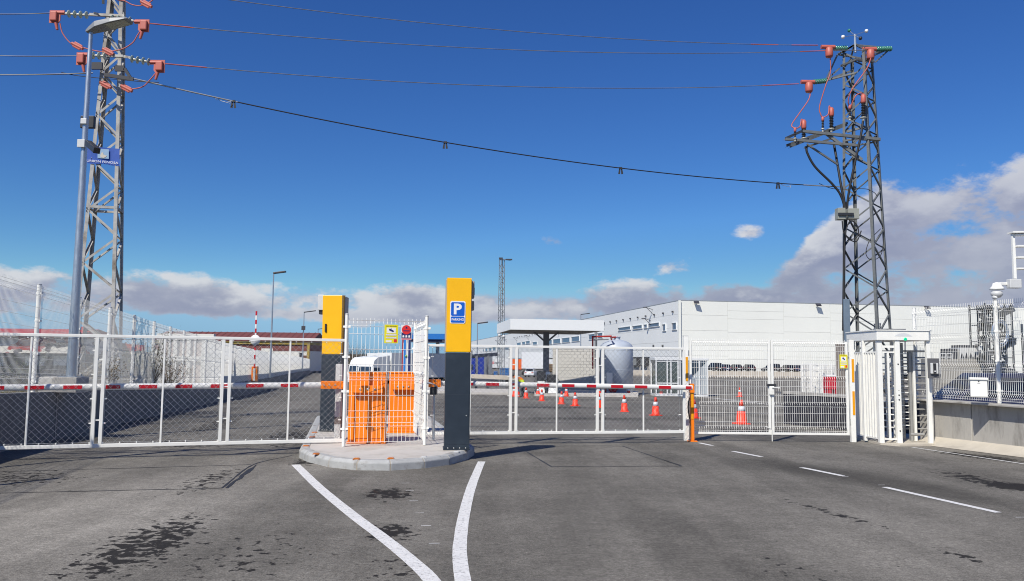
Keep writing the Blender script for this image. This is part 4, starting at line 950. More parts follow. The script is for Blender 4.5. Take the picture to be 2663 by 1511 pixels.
# ---- insulators, caps and cables around it
def disc_string(mb_a, discs, a, b_, n, r=0.105):
    a, b_ = V3(a), V3(b_); d = (b_-a); L = d.length; d.normalize()
    for k in range(n):
        c = a+d*(L*(k+0.3)/n)
        mb_b = MB(); discs.append(mb_b); mb_b.lathe([(0.02, 0), (r*0.75, 0.008), (r, 0.018), (r, 0.028), (0.02, 0.034)], c, d, 14)
        mb_a.lathe([(0.038, 0.034), (0.036, L/n*0.62), (0.018, L/n*0.95)], c, d, 10)
    mb_a.tube([a, a+d*(L*0.3/n)], 0.015, 6)
def insulator(name, label, a, b_, n, glass, group, r=0.105):
    t = thing(name, label, 'insulator', a, 0, group); A, B = MB(), []; disc_string(A, B, a, b_, n, r); A.build('metal_caps', CAP, t)
    for b1 in B: b1.build('glass_disc', glass, t)
def red_cover(label, c, s, flip=1, mat=None, sc=1.0):
    """silicone clamp cover: flanged box with a neck toward the insulator"""
    c = V3(c); t = thing('clamp_cover', label, 'insulating cover', c, 0, 'red insulating clamp covers'); mat = mat or PINK
    X = V3((s, 0, 0)); k = sc
    m_ = MB()
    m_.prism([(-0.16, -0.20), (0.10, -0.20), (0.15, -0.13), (0.15, 0.04), (0.26, 0.04), (0.26, 0.17), (-0.16, 0.17)], c+V3((0, 0.012, 0)), X*k, Z*k, V3((0, -1, 0)), 0.024); f = m_.build('flange', mat, t, bev=0.006)
    m_ = MB(); m_.box(c+V3((0, 0, 0))+X*(-0.02*k)-Z*0.02*k, (0.20*k, 0.18*k, 0.28*k)); m_.tube([c+X*0.05*k+Z*0.10*k, c+X*0.27*k+Z*0.10*k], 0.045*k, 10); m_.build('body', mat, t, bev=0.03)
    m_ = MB(); m_.tube([c+X*0.03-Z*0.18*k, c+X*0.08*k-Z*0.40*k], [0.05*k, 0.035*k], 8); m_.build('spout', mat, t)
    return t
YW = 22.3
q = lambda x, y: (100+x/6.066, y/6.066)
def A_(x, y, Y=YW): a, b_ = q(x, y); return at(a, b_, Y)
insulator('insulator_string', 'upper left string of glass discs on the left pylon', A_(800, 240), A_(430, 215), 4, GLASSI, 'glass insulator strings on the left pylon')
insulator('insulator_string', 'string of glass discs behind the lamp head on the left pylon', A_(1130, 285), A_(1500, 330), 4, GLASSI, 'glass insulator strings on the left pylon')
insulator('insulator_string', 'lower right string of glass discs on the left pylon', A_(1440, 925), A_(1790, 985), 4, GLASSI, 'glass insulator strings on the left pylon')
insulator('insulator_string', 'lower left string of glass discs partly behind the lamp pole', A_(1090, 890), A_(810, 870), 3, GLASSI, 'glass insulator strings on the left pylon')
red_cover('red clamp cover at the far upper left of the left pylon', A_(265, 255), 1)
red_cover('red clamp cover right of the street lamp head', A_(1660, 400), -1)
red_cover('red clamp cover just left of the lamp pole', A_(690, 920), 1)
red_cover('red clamp cover at the lower right of the left pylon, in shade', A_(1905, 1040), -1)
def cable(name, label, pts, r, mat, cat='cable', group=None, bz_=True, n=6):
    P = bez(pts, 12) if bz_ else pts
    m_ = MB(); m_.tube(P, r, n); o = m_.build(name, mat, org=V3(pts[0])); return tag(o, label, cat, group)
cable('jumper_cable', 'red jumper cable looping under the upper insulators of the left pylon', [A_(340, 370), A_(385, 530), A_(520, 690), A_(700, 750), A_(1000, 815), A_(1300, 780), A_(1480, 680), A_(1560, 560), A_(1600, 500)], 0.016, PINK)
cable('jumper_cable', 'red jumper cable looping low right of the left pylon', [A_(1870, 1130), A_(1760, 1260), A_(1640, 1370), A_(1450, 1410), A_(1340, 1420)], 0.016, PINK)
cable('jumper_cable', 'short red jumper cable at the top edge above the left pylon', [A_(1250, 0), A_(1360, 15), A_(1480, 75), A_(1600, 90), A_(1720, 50), A_(1800, 0), A_(1830, -60)], 0.016, PINK)
for lab, x, y in (('red splice cover on the cable loop left of the lamp pole', 615, 725), ('dark red splice cover on the cable loop across the left pylon', 1100, 815), ('red splice cover on the low loop right of the left pylon', 1390, 1395), ('red splice cover on the short loop at the top edge', 1700, 65), ('red splice cover inside the left pylon below the lamp head', 1060, 1340)):
    c = A_(x, y); m_ = MB(); m_.box(c, (0.26, 0.04, 0.17), Matrix.Rotation(0.5, 3, 'Y')); m_.tube([c+V3((-0.16, 0, 0.08)), c+V3((0.16, 0, -0.08))], 0.05, 8); o = m_.build('splice_cover', PINK, org=c, bev=0.02); tag(o, lab, 'insulating cover', 'red splice covers')
# cross arms of the left pylon
def bar(root, a, b_, w=0.07, mat=PYL, name='cross_arm', n1=Z, n2=V3((0, 1, 0))):
    m_ = MB(); m_.angle(a, b_, w, 0.010, n1, n2); m_.build(name, mat, root)
for a, b_ in ((A_(800, 240), A_(1350, 262)), (A_(870, 228, 22.0), A_(1140, 285, 23.3)), (A_(1330, 900), A_(1100, 890)), (A_(1330, 905, 22.8), A_(1440, 925))):
    bar(lp, a, b_, 0.07)
for a, b_, w in ((A_(1210, 1080), A_(1360, 1080), 0.16), (A_(1360, 1080), A_(1460, 1240), 0.08), (A_(1040, 1180), A_(1500, 1250), 0.10), (A_(840, 1040), A_(1010, 1040), 0.20)):
    m_ = MB(); m_.beam(a, b_, 0.06, w); m_.build('bracket', mk('dark_bracket_steel', (0.04, 0.04, 0.045), 0.5, 0.3), lp)
bar(lp, A_(1000, 60, 22.4), A_(1000, -400, 22.0)); bar(lp, A_(600, -190, 22.6), A_(1900, -170, 22.6))
# blue utility sign with its writing, wired to the front of the pylon
def sign_at(px0, py0, px1, py1, Y): return at(px0, py0, Y), at(px1, py1, Y)
pf_ = (legL(0, 8.0)+legL(1, 8.0))/2; nf = (rotz(LROT) @ V3((0, -1, 0))); af = rotz(LROT) @ V3((1, 0, 0))
pf_ = pf_+nf*0.03
us = plane_hit(269, 405, pf_, nf); s = thing('utility_sign', 'blue UNION FENOSA sign wired across the left pylon', 'sign', us)
BANNER = mk('faded_blue_banner', (0.035, 0.10, 0.42), 0.5, 0, 0.14, 3)
def on(px, py, off=0.0): return plane_hit(px, py, pf_+nf*off, nf)
m_ = MB(); n = 8; vs = []
for i in range(n+1):
    t_ = i/n; wob = nf*(0.015*math.sin(t_*7))
    vs += [on(226+85*t_, 380+7*t_)+wob, on(226+85*t_, 424+7*t_+1.5*math.sin(t_*9))+wob]
m_.add(vs, [(2*i, 2*i+1, 2*i+3, 2*i+2) for i in range(n)]); vs2 = [v-nf*0.004 for v in vs]; m_.add(vs2, [(2*i+2, 2*i+3, 2*i+1, 2*i) for i in range(n)]); pnl = m_.build('panel', BANNER, s)
m_ = MB(); a, b_, c_, d_ = on(254, 386, 0.02), on(283, 388.5, 0.02), on(283, 413, 0.02), on(253.5, 411, 0.02); m_.quad(a, d_, c_, b_); m_.build('picture', mk('banner_pale_blue', (0.30, 0.45, 0.62), 0.5), pnl)
m_ = MB(); cc = on(268, 403, 0.026); R_ = 0.10
m_.add([cc+af*x*R_+Z*y*R_ for x, y in ((-0.75, -0.35), (-0.5, -0.75), (0.2, -0.85), (0.85, -0.45), (1.0, -0.1), (0.5, -0.05), (0.1, 0.15), (0.0, 0.55), (-0.25, 0.85), (-0.55, 0.5), (-0.65, 0.1))], [list(range(11))])
m_.build('emblem', mk('banner_cream', (0.60, 0.56, 0.47), 0.5), pnl)
m_ = MB(); letters(m_, 'UNION FENOSA', on(266.5, 420.5, 0.03), (on(308, 424)-on(228, 417.5)).normalized(), Z, 76/2100*22.4*1.02, 0.065, 0.008); m_.build('lettering', SWHITE, pnl)
# ---- right pylon
YR = 30.0
kz = lambda x, y: (2000+x/2.9125, 60+y/2.9125)
def K(x, y, Y=YR): a, b_ = kz(x, y); return at(a, b_, Y)
c_bot = at(2258, 867, YR); c_top = at(2232, 140, YR)
rb = V3((c_bot.x-0.02, YR, g(YR)-0.2)); zt_ = at(2224, 140, YR).z
rp = thing('power_pylon', 'dark grey lattice power pylon with cable terminations behind the turnstile', 'pylon', rb)
zs = []; z = rb.z+0.5; st = 0.92
while z < zt_+0.05: zs.append(z); z += st; st = max(0.62, st*0.975)
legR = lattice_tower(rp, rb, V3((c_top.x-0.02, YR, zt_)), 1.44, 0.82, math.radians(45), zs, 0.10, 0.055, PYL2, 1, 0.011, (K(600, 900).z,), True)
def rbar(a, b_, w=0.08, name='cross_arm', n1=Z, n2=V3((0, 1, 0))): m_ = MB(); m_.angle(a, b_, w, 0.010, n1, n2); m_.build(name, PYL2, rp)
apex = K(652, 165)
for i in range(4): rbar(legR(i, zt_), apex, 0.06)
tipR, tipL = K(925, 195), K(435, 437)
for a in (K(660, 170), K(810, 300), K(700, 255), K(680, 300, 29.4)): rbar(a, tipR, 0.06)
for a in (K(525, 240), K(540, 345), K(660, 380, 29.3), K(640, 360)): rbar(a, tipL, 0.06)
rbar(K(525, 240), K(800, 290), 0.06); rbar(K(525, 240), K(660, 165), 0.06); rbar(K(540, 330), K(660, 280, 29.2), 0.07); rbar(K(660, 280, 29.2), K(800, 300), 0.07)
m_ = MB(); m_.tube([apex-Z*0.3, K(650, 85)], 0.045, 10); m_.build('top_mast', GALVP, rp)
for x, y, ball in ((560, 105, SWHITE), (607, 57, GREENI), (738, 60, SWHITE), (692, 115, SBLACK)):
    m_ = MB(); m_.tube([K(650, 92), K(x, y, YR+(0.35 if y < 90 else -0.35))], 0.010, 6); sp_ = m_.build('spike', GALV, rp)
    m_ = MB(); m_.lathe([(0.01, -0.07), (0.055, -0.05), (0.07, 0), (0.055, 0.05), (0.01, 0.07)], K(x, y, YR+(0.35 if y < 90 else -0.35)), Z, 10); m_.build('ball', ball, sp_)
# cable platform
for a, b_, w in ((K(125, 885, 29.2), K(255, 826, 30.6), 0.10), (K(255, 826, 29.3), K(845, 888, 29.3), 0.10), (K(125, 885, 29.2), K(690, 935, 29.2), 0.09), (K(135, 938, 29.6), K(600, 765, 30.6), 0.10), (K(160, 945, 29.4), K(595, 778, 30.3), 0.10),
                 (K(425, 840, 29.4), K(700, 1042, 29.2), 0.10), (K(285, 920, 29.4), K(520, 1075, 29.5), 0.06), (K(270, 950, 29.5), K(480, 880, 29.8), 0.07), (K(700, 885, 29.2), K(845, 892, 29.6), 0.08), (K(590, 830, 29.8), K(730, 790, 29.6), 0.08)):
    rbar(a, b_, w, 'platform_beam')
RIB = mk('black_ribbed_polymer', (0.02, 0.02, 0.022), 0.5, 0, 0.2)
def termination(label, x, y0, y1, Y, r, red=True):
    t = thing('cable_termination', label, 'insulator', K(x, y1, Y), 0, 'black ribbed insulators on the right pylon')
    a, b_ = K(x, y1, Y), K(x, y0, Y); L = (b_-a).length; n = max(4, int(L/0.055)); prof = []
    for k in range(n): prof += [(r*0.55, L*k/n), (r, L*(k+0.35)/n), (r, L*(k+0.45)/n), (r*0.55, L*(k+0.75)/n)]
    m_ = MB(); m_.lathe(prof, a, b_-a, 12); m_.build('ribbed_body', RIB, t)
    m_ = MB(); m_.tube([a-Z*0.12, a], r*0.6, 8); m_.lathe([(r*1.3, -0.03), (r*1.3, 0.0), (r*0.5, 0.02)], a, Z, 10); m_.build('base_clamp', CAP, t)
    if red:
        m_ = MB(); d = (b_-a).normalized(); h = 0.34 if red == 2 else 0.16; m_.lathe([(r*0.9, -0.02), (r*1.15, 0.04), (r*1.1, h*0.8), (r*0.5, h)], b_, d, 10); m_.build('red_hood', PINK, t)
termination('short ribbed arrester at the left tip of the platform', 197, 822, 872, 29.2, 0.045, 1)
termination('tall ribbed termination at the left end of the platform', 263, 800, 872, 29.4, 0.085, 2)
termination('short ribbed arrester mid platform left of the tower', 407, 740, 800, 29.8, 0.05, 1)
termination('tall ribbed termination mid platform left of the tower', 472, 705, 800, 29.9, 0.085, 2)
termination('short ribbed arrester in front of the tower face', 612, 650, 712, 29.2, 0.05, 1)
termination('tall ribbed termination in front of the tower face', 714, 605, 715, 29.1, 0.085, 2)
insulator('insulator_string', 'upper left green glass string on the right pylon', K(590, 190, 29.9), K(490, 192, 29.7), 6, GREENI, 'green insulator strings on the right pylon', 0.10)
insulator('insulator_string', 'green glass string at the right arm tip of the right pylon', tipR, K(812, 197, 29.6), 7, GREENI, 'green insulator strings on the right pylon', 0.10)
insulator('insulator_string', 'lower left green glass string on the right pylon', tipL, K(335, 446, 29.8), 6, GREENI, 'green insulator strings on the right pylon', 0.10)
def small_cover(label, c):
    c = V3(c); t = thing('clamp_cover', label, 'insulating cover', c, 0, 'red insulating clamp covers')
    m_ = MB(); m_.tube([c+V3((-0.30, 0, 0.16)), c+V3((0.22, 0, 0.16))], 0.075, 10); m_.build('sleeve', PINK, t)
    m_ = MB(); m_.lathe([(0.12, -0.24), (0.14, -0.18), (0.14, 0.10), (0.10, 0.14)], c, Z, 12); m_.build('body', PINK, t)
small_cover('red clamp cover on the upper left wires of the right pylon', K(455, 212, 29.7))
small_cover('red clamp cover in front of the top of the right pylon', K(768, 228, 29.5))
small_cover('red clamp cover on the lowest wire of the right pylon', K(302, 477, 29.8))
for lab, pts in (('red down lead from the lowest wire to the platform tip', [K(315, 505, 29.8), K(300, 580, 29.7), K(225, 690, 29.5), (K(172, 770, 29.3)), K(195, 800, 29.2)]),
                 ('red down lead from the upper left clamp to the mid platform', [K(462, 245, 29.7), K(465, 370, 29.7), K(430, 470, 29.7), K(383, 630, 29.8), K(390, 690, 29.8), K(408, 718, 29.8)]),
                 ('red down lead crossing in front of the right pylon', [K(772, 262, 29.4), K(740, 345, 29.2), K(630, 500, 29.0), K(600, 590, 29.1), K(612, 632, 29.2)]),
                 ('red link from the platform tip arrester to its termination', [K(205, 800, 29.2), K(235, 780, 29.3), K(245, 730, 29.4), K(262, 745, 29.4)]),
                 ('red link between the mid platform arrester and termination', [K(415, 715, 29.8), K(448, 690, 29.8), K(455, 630, 29.9), K(463, 640, 29.9)]),
                 ('red link between the arrester and termination on the tower face', [K(620, 632, 29.2), K(650, 560, 29.1), K(690, 530, 29.1), K(715, 545, 29.1)])):
    cable('down_lead', lab, pts, 0.020, PINK, group='red leads on the right pylon')
gather = K(585, 1440, 29.4)
for lab, pts in (('black power cable curving down from the platform tip', [K(283, 935, 29.4), K(290, 985, 29.4), K(350, 1090, 29.4), K(480, 1220, 29.4), K(545, 1310, 29.4), K(575, 1440, 29.4)]),
                 ('black power cable dropping from the mid platform', [K(488, 900, 29.8), K(515, 1050, 29.6), K(545, 1230, 29.4), K(582, 1440, 29.38)]),
                 ('black power cable dropping down the tower face', [K(712, 740, 29.1), K(690, 880, 29.1), K(630, 1150, 29.2), K(597, 1330, 29.3), K(590, 1440, 29.36)])):
    cable('power_cable', lab, pts+[at(2196, 640, 29.4), at(2194, 760, 29.4), at(2193, 860, 29.4)], 0.045, BLACK, n=8, group='black power cables on the right pylon')
# box, ducts and a steel cover low on the tower
bx = at(2204, 557, 29.1); t = thing('junction_box', 'grey junction box strapped to the left side of the right pylon', 'box', bx)
m_ = MB(); m_.box(at(2185, 557, 29.2), (0.28, 0.3, 0.42)); m_.box(at(2216, 557, 29.2), (0.40, 0.3, 0.38)); m_.build('case', mk('grey_box_paint', (0.30, 0.31, 0.27), 0.5), t, bev=0.01)
m_ = MB(); m_.box(at(2200, 557, 29.02), (0.55, 0.06, 0.10)); m_.build('strap', DARK, t)
cable('coiled_cable', 'loose black cable coil hanging below the junction box', [at(2190, 575, 29.0), at(2195, 605, 29.0), at(2215, 622, 29.0), at(2232, 610, 29.0), at(2228, 585, 29.0), at(2210, 575, 29.0), at(2200, 612, 28.95), at(2226, 628, 28.95), at(2240, 600, 28.95)], 0.022, BLACK)
dk = at(2203, 870, 29.05); m_ = MB(); m_.box(V3((dk.x, 29.05, (at(2203, 778, 29.05).z+g(29))/2)), (0.21, 0.10, at(2203, 778, 29.05).z-g(29))); o = m_.build('cable_duct', mk('blue_grey_duct', (0.20, 0.26, 0.32), 0.45, 0.3), org=V3((dk.x, 29.05, g(29))), bev=0.01); tag(o, 'blue-grey steel cable duct at the foot of the right pylon', 'duct')
cable('coiled_cable', 'thin loose cable looping inside the right pylon', [at(2290, 595, 29.6), at(2262, 625, 29.4), at(2252, 660, 29.3), at(2268, 676, 29.3), at(2292, 660, 29.5), at(2300, 600, 29.6)], 0.014, BLACK)
# ================================================================== OVERHEAD WIRES
def wire(label, a, b_, sag, r=0.0125, red=()):
    P = catenary(a, b_, sag, 40); m_ = MB(); m_.tube(P, r, 5, sm=True); o = m_.build('power_line', CONDUCT, org=V3(a)); tag(o, label, 'wire', 'overhead wires')
    for f0, f1 in red:
        k0, k1 = int(f0*40), max(int(f0*40)+1, int(round(f1*40))); m_ = MB(); m_.tube(P[k0:k1+1], r*1.35, 6); m_.build('red_sleeve', PINK, o)
    return P
wire('topmost overhead wire running off the top edge', at(330, -38, 22.3), K(370, 168, 29.7), 0.42, red=((0.875, 0.925), (0.97, 1.0)))
wire('second overhead wire from the top, from the clamp beside the lamp head', A_(1750, 370), K(430, 209, 29.7), 0.40, red=((0, 0.05), (0.95, 1.0)))
wire('third overhead wire, from the shaded clamp', A_(2000, 1005), K(225, 460, 29.8), 0.40, red=((0.0, 0.05), (0.93, 1.0)))
wire('red sleeved wire end crossing the right pylon top', K(490, 206, 29.6), K(740, 206, 29.4), 0.0, 0.016)
wire('upper wire leaving the left edge', A_(190, 205), at(-300, 18, 21.2), 0.1)
wire('middle wire leaving the left edge', A_(625, 878), at(-300, 123, 21.2), 0.1, red=((0.62, 0.72),))
wire('lower cable leaving the left edge', A_(860, 1150), at(-300, 184, 21.2), 0.08, 0.018)
ta, tb = A_(1500, 1240), K(535, 1240, 29.6)
cm = catenary(ta, tb, 0.55, 60); m_ = MB(); m_.tube(cm, 0.018, 6); o = m_.build('telecom_cable', BLACK, org=ta); tag(o, 'thick black telecom cable sloping down to the right pylon', 'cable')
for seg in (cm[:8], cm[-5:]): m_ = MB(); m_.tube(seg, 0.022, 6); m_.build('grip_wrap', GALV, o)
cable('telecom_slack', 'thin slack cable under the telecom line left of the right pylon', [K(380, 1215, 29.6), K(450, 1245, 29.6), K(530, 1258, 29.6), K(720, 1255, 29.3), K(790, 1280, 29.3), K(820, 1310, 29.4)], 0.012, BLACK)
cable('telecom_slack', 'thin slack cable under the clamps of the left pylon', [A_(360, 1140, 22.2), A_(560, 1185, 22.2), A_(850, 1220, 22.2), A_(1300, 1258, 22.2), A_(1600, 1285, 22.2), A_(1900, 1300, 22.2)], 0.010, BLACK)
for i, (px, lab) in enumerate(((607, 'first black marker clip on the telecom cable from the left pylon'), (1158, 'second black marker clip on the telecom cable from the left pylon'), (1614, 'third black marker clip on the telecom cable from the left pylon'), (2023, 'black marker clip on the telecom cable nearest the right pylon'))):
    k = min(range(len(cm)), key=lambda j: abs(proj(cm[j])[0]-px)); p = cm[k]
    kk = min(max(k, 1), len(cm)-2); xx = [proj(cm[j])[0] for j in (kk-1, kk+1)]; f = (px-xx[0])/(xx[1]-xx[0]); p = cm[kk-1].lerp(cm[kk+1], f)
    t = thing('marker_clip', lab, 'cable clip', p, 0, 'marker clips on the telecom cable')
    m_ = MB(); m_.box(p, (0.10, 0.05, 0.06)); m_.build('clamp', BLACK, t)
    for sx in (-1, 1):
        m_ = MB(); m_.add([p+V3((sx*0.005, -0.004, 0)), p+V3((sx*0.05, -0.004, 0)), p+V3((sx*0.085, -0.004, -0.20)), p+V3((sx*0.02, -0.004, -0.21))], [(0, 1, 2, 3)])
        m_.add([p+V3((sx*0.005, 0.004, 0)), p+V3((sx*0.05, 0.004, 0)), p+V3((sx*0.085, 0.004, -0.20)), p+V3((sx*0.02, 0.004, -0.21))], [(3, 2, 1, 0)]); m_.build('flap', BLACK, t)
for lab, px in (('bird deflector wire hooks near the left pylon', 563), ('bird deflector wire hooks near the right pylon', 2045)):
    kk = min(range(1, len(cm)-1), key=lambda j: abs(proj(cm[j])[0]-px)); p = cm[kk]; pts = [p+V3((-0.18, 0, -0.04)), p+V3((-0.22, 0, 0.03)), p+V3((-0.15, 0, 0.02)), p+V3((-0.10, 0, -0.04)), p+V3((0.12, 0, -0.10)), p+V3((0.22, 0, -0.06)), p+V3((0.20, 0, -0.15))]
    cable('wire_hook', lab, pts, 0.008, GALV, 'hook')
# ================================================================== LAMP POLE AT THE LEFT
lb_ = at(185, 980, 17.1); topq = at(243, 84, 17.1)
lpz = thing('street_lamp', 'tall galvanised street lamp with floodlights in front of the left pylon', 'street lamp', lb_)
m_ = MB(); m_.tube([lb_, V3((lb_.x, lb_.y, topq.z))], [0.10, 0.042], 18); m_.build('pole', GALVP, lpz)
m_ = MB(); m_.box(lb_+Z*0.008, (0.36, 0.36, 0.016)); m_.build('base_plate', GALVP, lpz)
for sx in (-1, 1):
    for sy in (-1, 1): m_ = MB(); m_.tube([lb_+V3((sx*0.14, sy*0.14, 0)), lb_+V3((sx*0.14, sy*0.14, 0.06))], 0.014, 8); m_.build('anchor_bolt', GALV, lpz)
LH = mk('lamp_head_grey', (0.26, 0.27, 0.28), 0.45, 0.2)
tp = V3((lb_.x, lb_.y, topq.z))
hx = V3((0.965, -0.12, 0.16)).normalized(); hy = V3((0.12, 0.99, 0)).normalized(); hz = hx.cross(hy)
hd = MB(); o_ = tp+Z*0.03
sec = [(-0.10, -0.02, 0.03, 0.05), (0.0, -0.03, 0.07, 0.10), (0.18, 0.00, 0.14, 0.16), (0.55, 0.02, 0.13, 0.18), (0.88, 0.03, 0.09, 0.16), (0.93, 0.05, 0.07, 0.12)]
vs = []
for x, zb2, zt2, hw in sec:
    for yy, zz in ((-hw, zb2), (hw, zb2), (hw*0.8, zt2), (-hw*0.8, zt2)): vs.append(o_+hx*x+hy*yy+hz*zz)
n = len(sec); hd.add(vs, [(4*i+j, 4*i+(j+1) % 4, 4*i+4+(j+1) % 4, 4*i+4+j) for i in range(n-1) for j in range(4)]+[(3, 2, 1, 0), (4*n-4, 4*n-3, 4*n-2, 4*n-1)]); hh = hd.build('lamp_head', LH, lpz, bev=0.008)
m_ = MB(); p = o_+hz*0.008
m_.add([p+hx*0.40-hy*0.14+hz*0.002, p+hx*0.86-hy*0.13+hz*0.017, p+hx*0.86+hy*0.13+hz*0.017, p+hx*0.40+hy*0.14+hz*0.002], [(3, 2, 1, 0)]); m_.build('lens', mk('lamp_lens', (0.42, 0.43, 0.36), 0.2, 0, 0.3, 12), hh)
def polept(py): return V3((lb_.x, lb_.y, at(225, py, 17.1).z))
fl = polept(318); t = thing('floodlight', 'black floodlight box clamped behind the lamp pole', 'floodlight', fl)
m_ = MB(); m_.box(at(229, 318, 17.35), (0.30, 0.10, 0.27)); m_.build('housing', DARK, t, bev=0.012)
m_ = MB(); m_.box(fl+V3((0, -0.05, 0)), (0.13, 0.10, 0.12)); m_.build('clamp', LGREY, t, bev=0.01)
fl = polept(376); t = thing('wall_camera', 'white bracket with a dark camera case on the lamp pole beside the blue sign', 'camera', fl)
m_ = MB(); m_.box(fl+V3((-0.02, -0.09, 0)), (0.16, 0.05, 0.17)); m_.build('bracket', LGREY, t, bev=0.006)
m_ = MB(); m_.beam(at(229, 372, 16.9), at(252, 392, 16.5), 0.13, 0.12); m_.build('case', DARK, t, bev=0.012)
# footing block of the lamp
c = V3((lb_.x+0.1, lb_.y+0.0, lb_.z-0.17)); m_ = MB(); m_.box((lb_.x-0.16, lb_.y+0.03, (wt(17)+lb_.z)/2-0.012), (0.80, 0.5, lb_.z-wt(17)+0.02)); o = m_.build('lamp_footing', CONC, org=(lb_.x, lb_.y, wt(17)), bev=0.02); tag(o, 'square concrete footing under the tall street lamp', 'footing')
# ================================================================== WAREHOUSE
WU, WV = V3((-0.164, 0.986, 0)).normalized(), V3((0.986, 0.164, 0)).normalized()
WC = V3((37.1, 178.0, 0)); WH = 15.45; WB = -0.4
wh = thing('warehouse', 'long white panelled logistics warehouse across the yard', 'building', (WC.x, WC.y, WB))
LEN, WID = 430.0, 74.0
m_ = MB(); m_.prism([(0.25, 0.25), (WID, 0.25), (WID, LEN), (0.25, LEN)], (WC.x, WC.y, WB), WV, WU, Z, WH-WB-0.35); m_.build('core', PANELL, wh)
m_ = MB(); m_.prism([(-0.05, -0.05), (WID+0.1, -0.05), (WID+0.1, LEN), (-0.05, LEN)], (WC.x, WC.y, WH+0.002), WV, WU, Z, 0.16); m_.build('parapet_cap', mk('parapet_steel', (0.30, 0.33, 0.36), 0.5), wh)
# front panels
edges = [0.0, 11.2, 24.6, 36.0, 47.0, 60.5, 74.0]
rows_a = [WB, 3.3, 6.3, 8.9, 12.3, WH]; rows_b = [WB, 2.7, 5.8, 8.6, 11.6, 13.4, WH]
for k in range(6):
    rr_ = rows_a if k % 2 == 0 else rows_b
    for a, b_ in zip(rr_, rr_[1:]):
        m_ = MB(); m_.prism([(edges[k]+0.016, a+0.016), (edges[k+1]-0.016, a+0.016), (edges[k+1]-0.016, b_-0.016), (edges[k]+0.016, b_-0.016)], WC, WV, Z, WU, 0.2); m_.build('facade_panel', PANELW, wh)
# side panels (toward the left), nearer ones singly
x = 0.0; idx = 0
rows_l = [3.1, 6.4, 9.6, 12.5, WH]
while x < LEN-1:
    stp = 12.0 if x < 180 else 25.0
    for a, b_ in zip(rows_l, rows_l[1:]):
        m_ = MB(); m_.prism([(x+0.016, a+0.016), (min(x+stp, LEN)-0.016, a+0.016), (min(x+stp, LEN)-0.016, b_-0.016), (x+0.016, b_-0.016)], WC, WU, Z, WV, 0.2); m_.build('facade_panel', PANELL, wh)
    x += stp
m_ = MB(); m_.prism([(0.016, WB), (20, WB), (20, 3.07), (0.016, 3.07)], WC, WU, Z, WV, 0.2); m_.build('facade_panel', PANELL, wh)
m_ = MB(); m_.box(WC+WV*-0.12+WU*-0.12+Z*(WH+WB)/2, (0.5, 0.5, WH-WB), rotz(0.165)); m_.build('corner_trim', PANELW, wh)
wn_l = -WV; wn_f = -WU
def side_pt(px, py, off=0.0): return plane_hit(px, py, WC+wn_l*off, wn_l)
def front_pt(px, py, off=0.0): return plane_hit(px, py, WC+wn_f*off, wn_f)
def side_rect(name, px0, px1, pyt0, pyt1, h, mat, off, dep, par=None):
    a, b_ = side_pt(px0, pyt0), side_pt(px1, pyt1); u0, u1 = (a-WC).dot(WU), (b_-WC).dot(WU); zt2 = (a.z+b_.z)/2
    m_ = MB(); m_.prism([(u0, zt2-h), (u1, zt2-h), (u1, zt2), (u0, zt2)], WC+wn_l*(off+dep), WU, Z, WV, dep); return m_.build(name, mat, par or wh)
def window(px0, px1, py0, py1, h, mat=BGLASS):
    w_ = side_rect('window', px0, px1, py0, py1, h, mat, 0.0, 0.06)
    a, b_ = side_pt(px0, py0), side_pt(px1, py1); u0, u1 = (a-WC).dot(WU), (b_-WC).dot(WU); zt2 = (a.z+b_.z)/2; m_ = MB(); t_ = 0.12
    lo, hi = min(u0, u1), max(u0, u1)
    for p in ([(lo-t_, zt2), (hi+t_, zt2), (hi+t_, zt2+t_), (lo-t_, zt2+t_)], [(lo-t_, zt2-h-t_), (hi+t_, zt2-h-t_), (hi+t_, zt2-h), (lo-t_, zt2-h)], [(lo-t_, zt2-h), (lo, zt2-h), (lo, zt2), (lo-t_, zt2)], [(hi, zt2-h), (hi+t_, zt2-h), (hi+t_, zt2), (hi, zt2)]):
        m_.prism(p, WC+wn_l*0.25, WU, Z, WV, 0.25)
    m_.build('frame', ALU, w_)
z6 = lambda x, y: (1650+x/3.308, 740+y/3.308)
for x0, x1, y in ((245, 272, 345), (328, 365, 333)): a, b_ = z6(x0, y), z6(x1, y-3); window(a[0], b_[0], a[1], b_[1], 1.45)
z5 = lambda x, y: (1180+x/2.8, 660+y/2.8)
for x0, x1, y0, y1 in ((1200, 1290, 540, 530), (1305, 1375, 528, 520), (1388, 1412, 518, 515), (1425, 1500, 513, 500)): a, b_ = z5(x0, y0), z5(x1, y1); window(a[0], b_[0], a[1], b_[1], 0.75)
for x0, x1, y0, y1 in ((985, 1030, 590, 583), (1050, 1088, 580, 576), (860, 918, 607, 600), (790, 848, 617, 609), (725, 780, 625, 618), (690, 718, 630, 627)): a, b_ = z5(x0, y0), z5(x1, y1); window(a[0], b_[0], a[1], b_[1], 1.5)
z2 = lambda x, y: (1180+x/8.09, 820+y/8.09)
for x0, x1, y in ((620, 650, 705), (665, 720, 697), (735, 805, 690), (820, 890, 678), (935, 990, 660), (1080, 1180, 640), (1330, 1420, 580), (1440, 1510, 562), (1520, 1610, 548), (1665, 1760, 565)): a, b_ = z2(x0, y), z2(x1, y-8); window(a[0], b_[0], a[1], b_[1], 1.7 if y > 600 else 1.1)
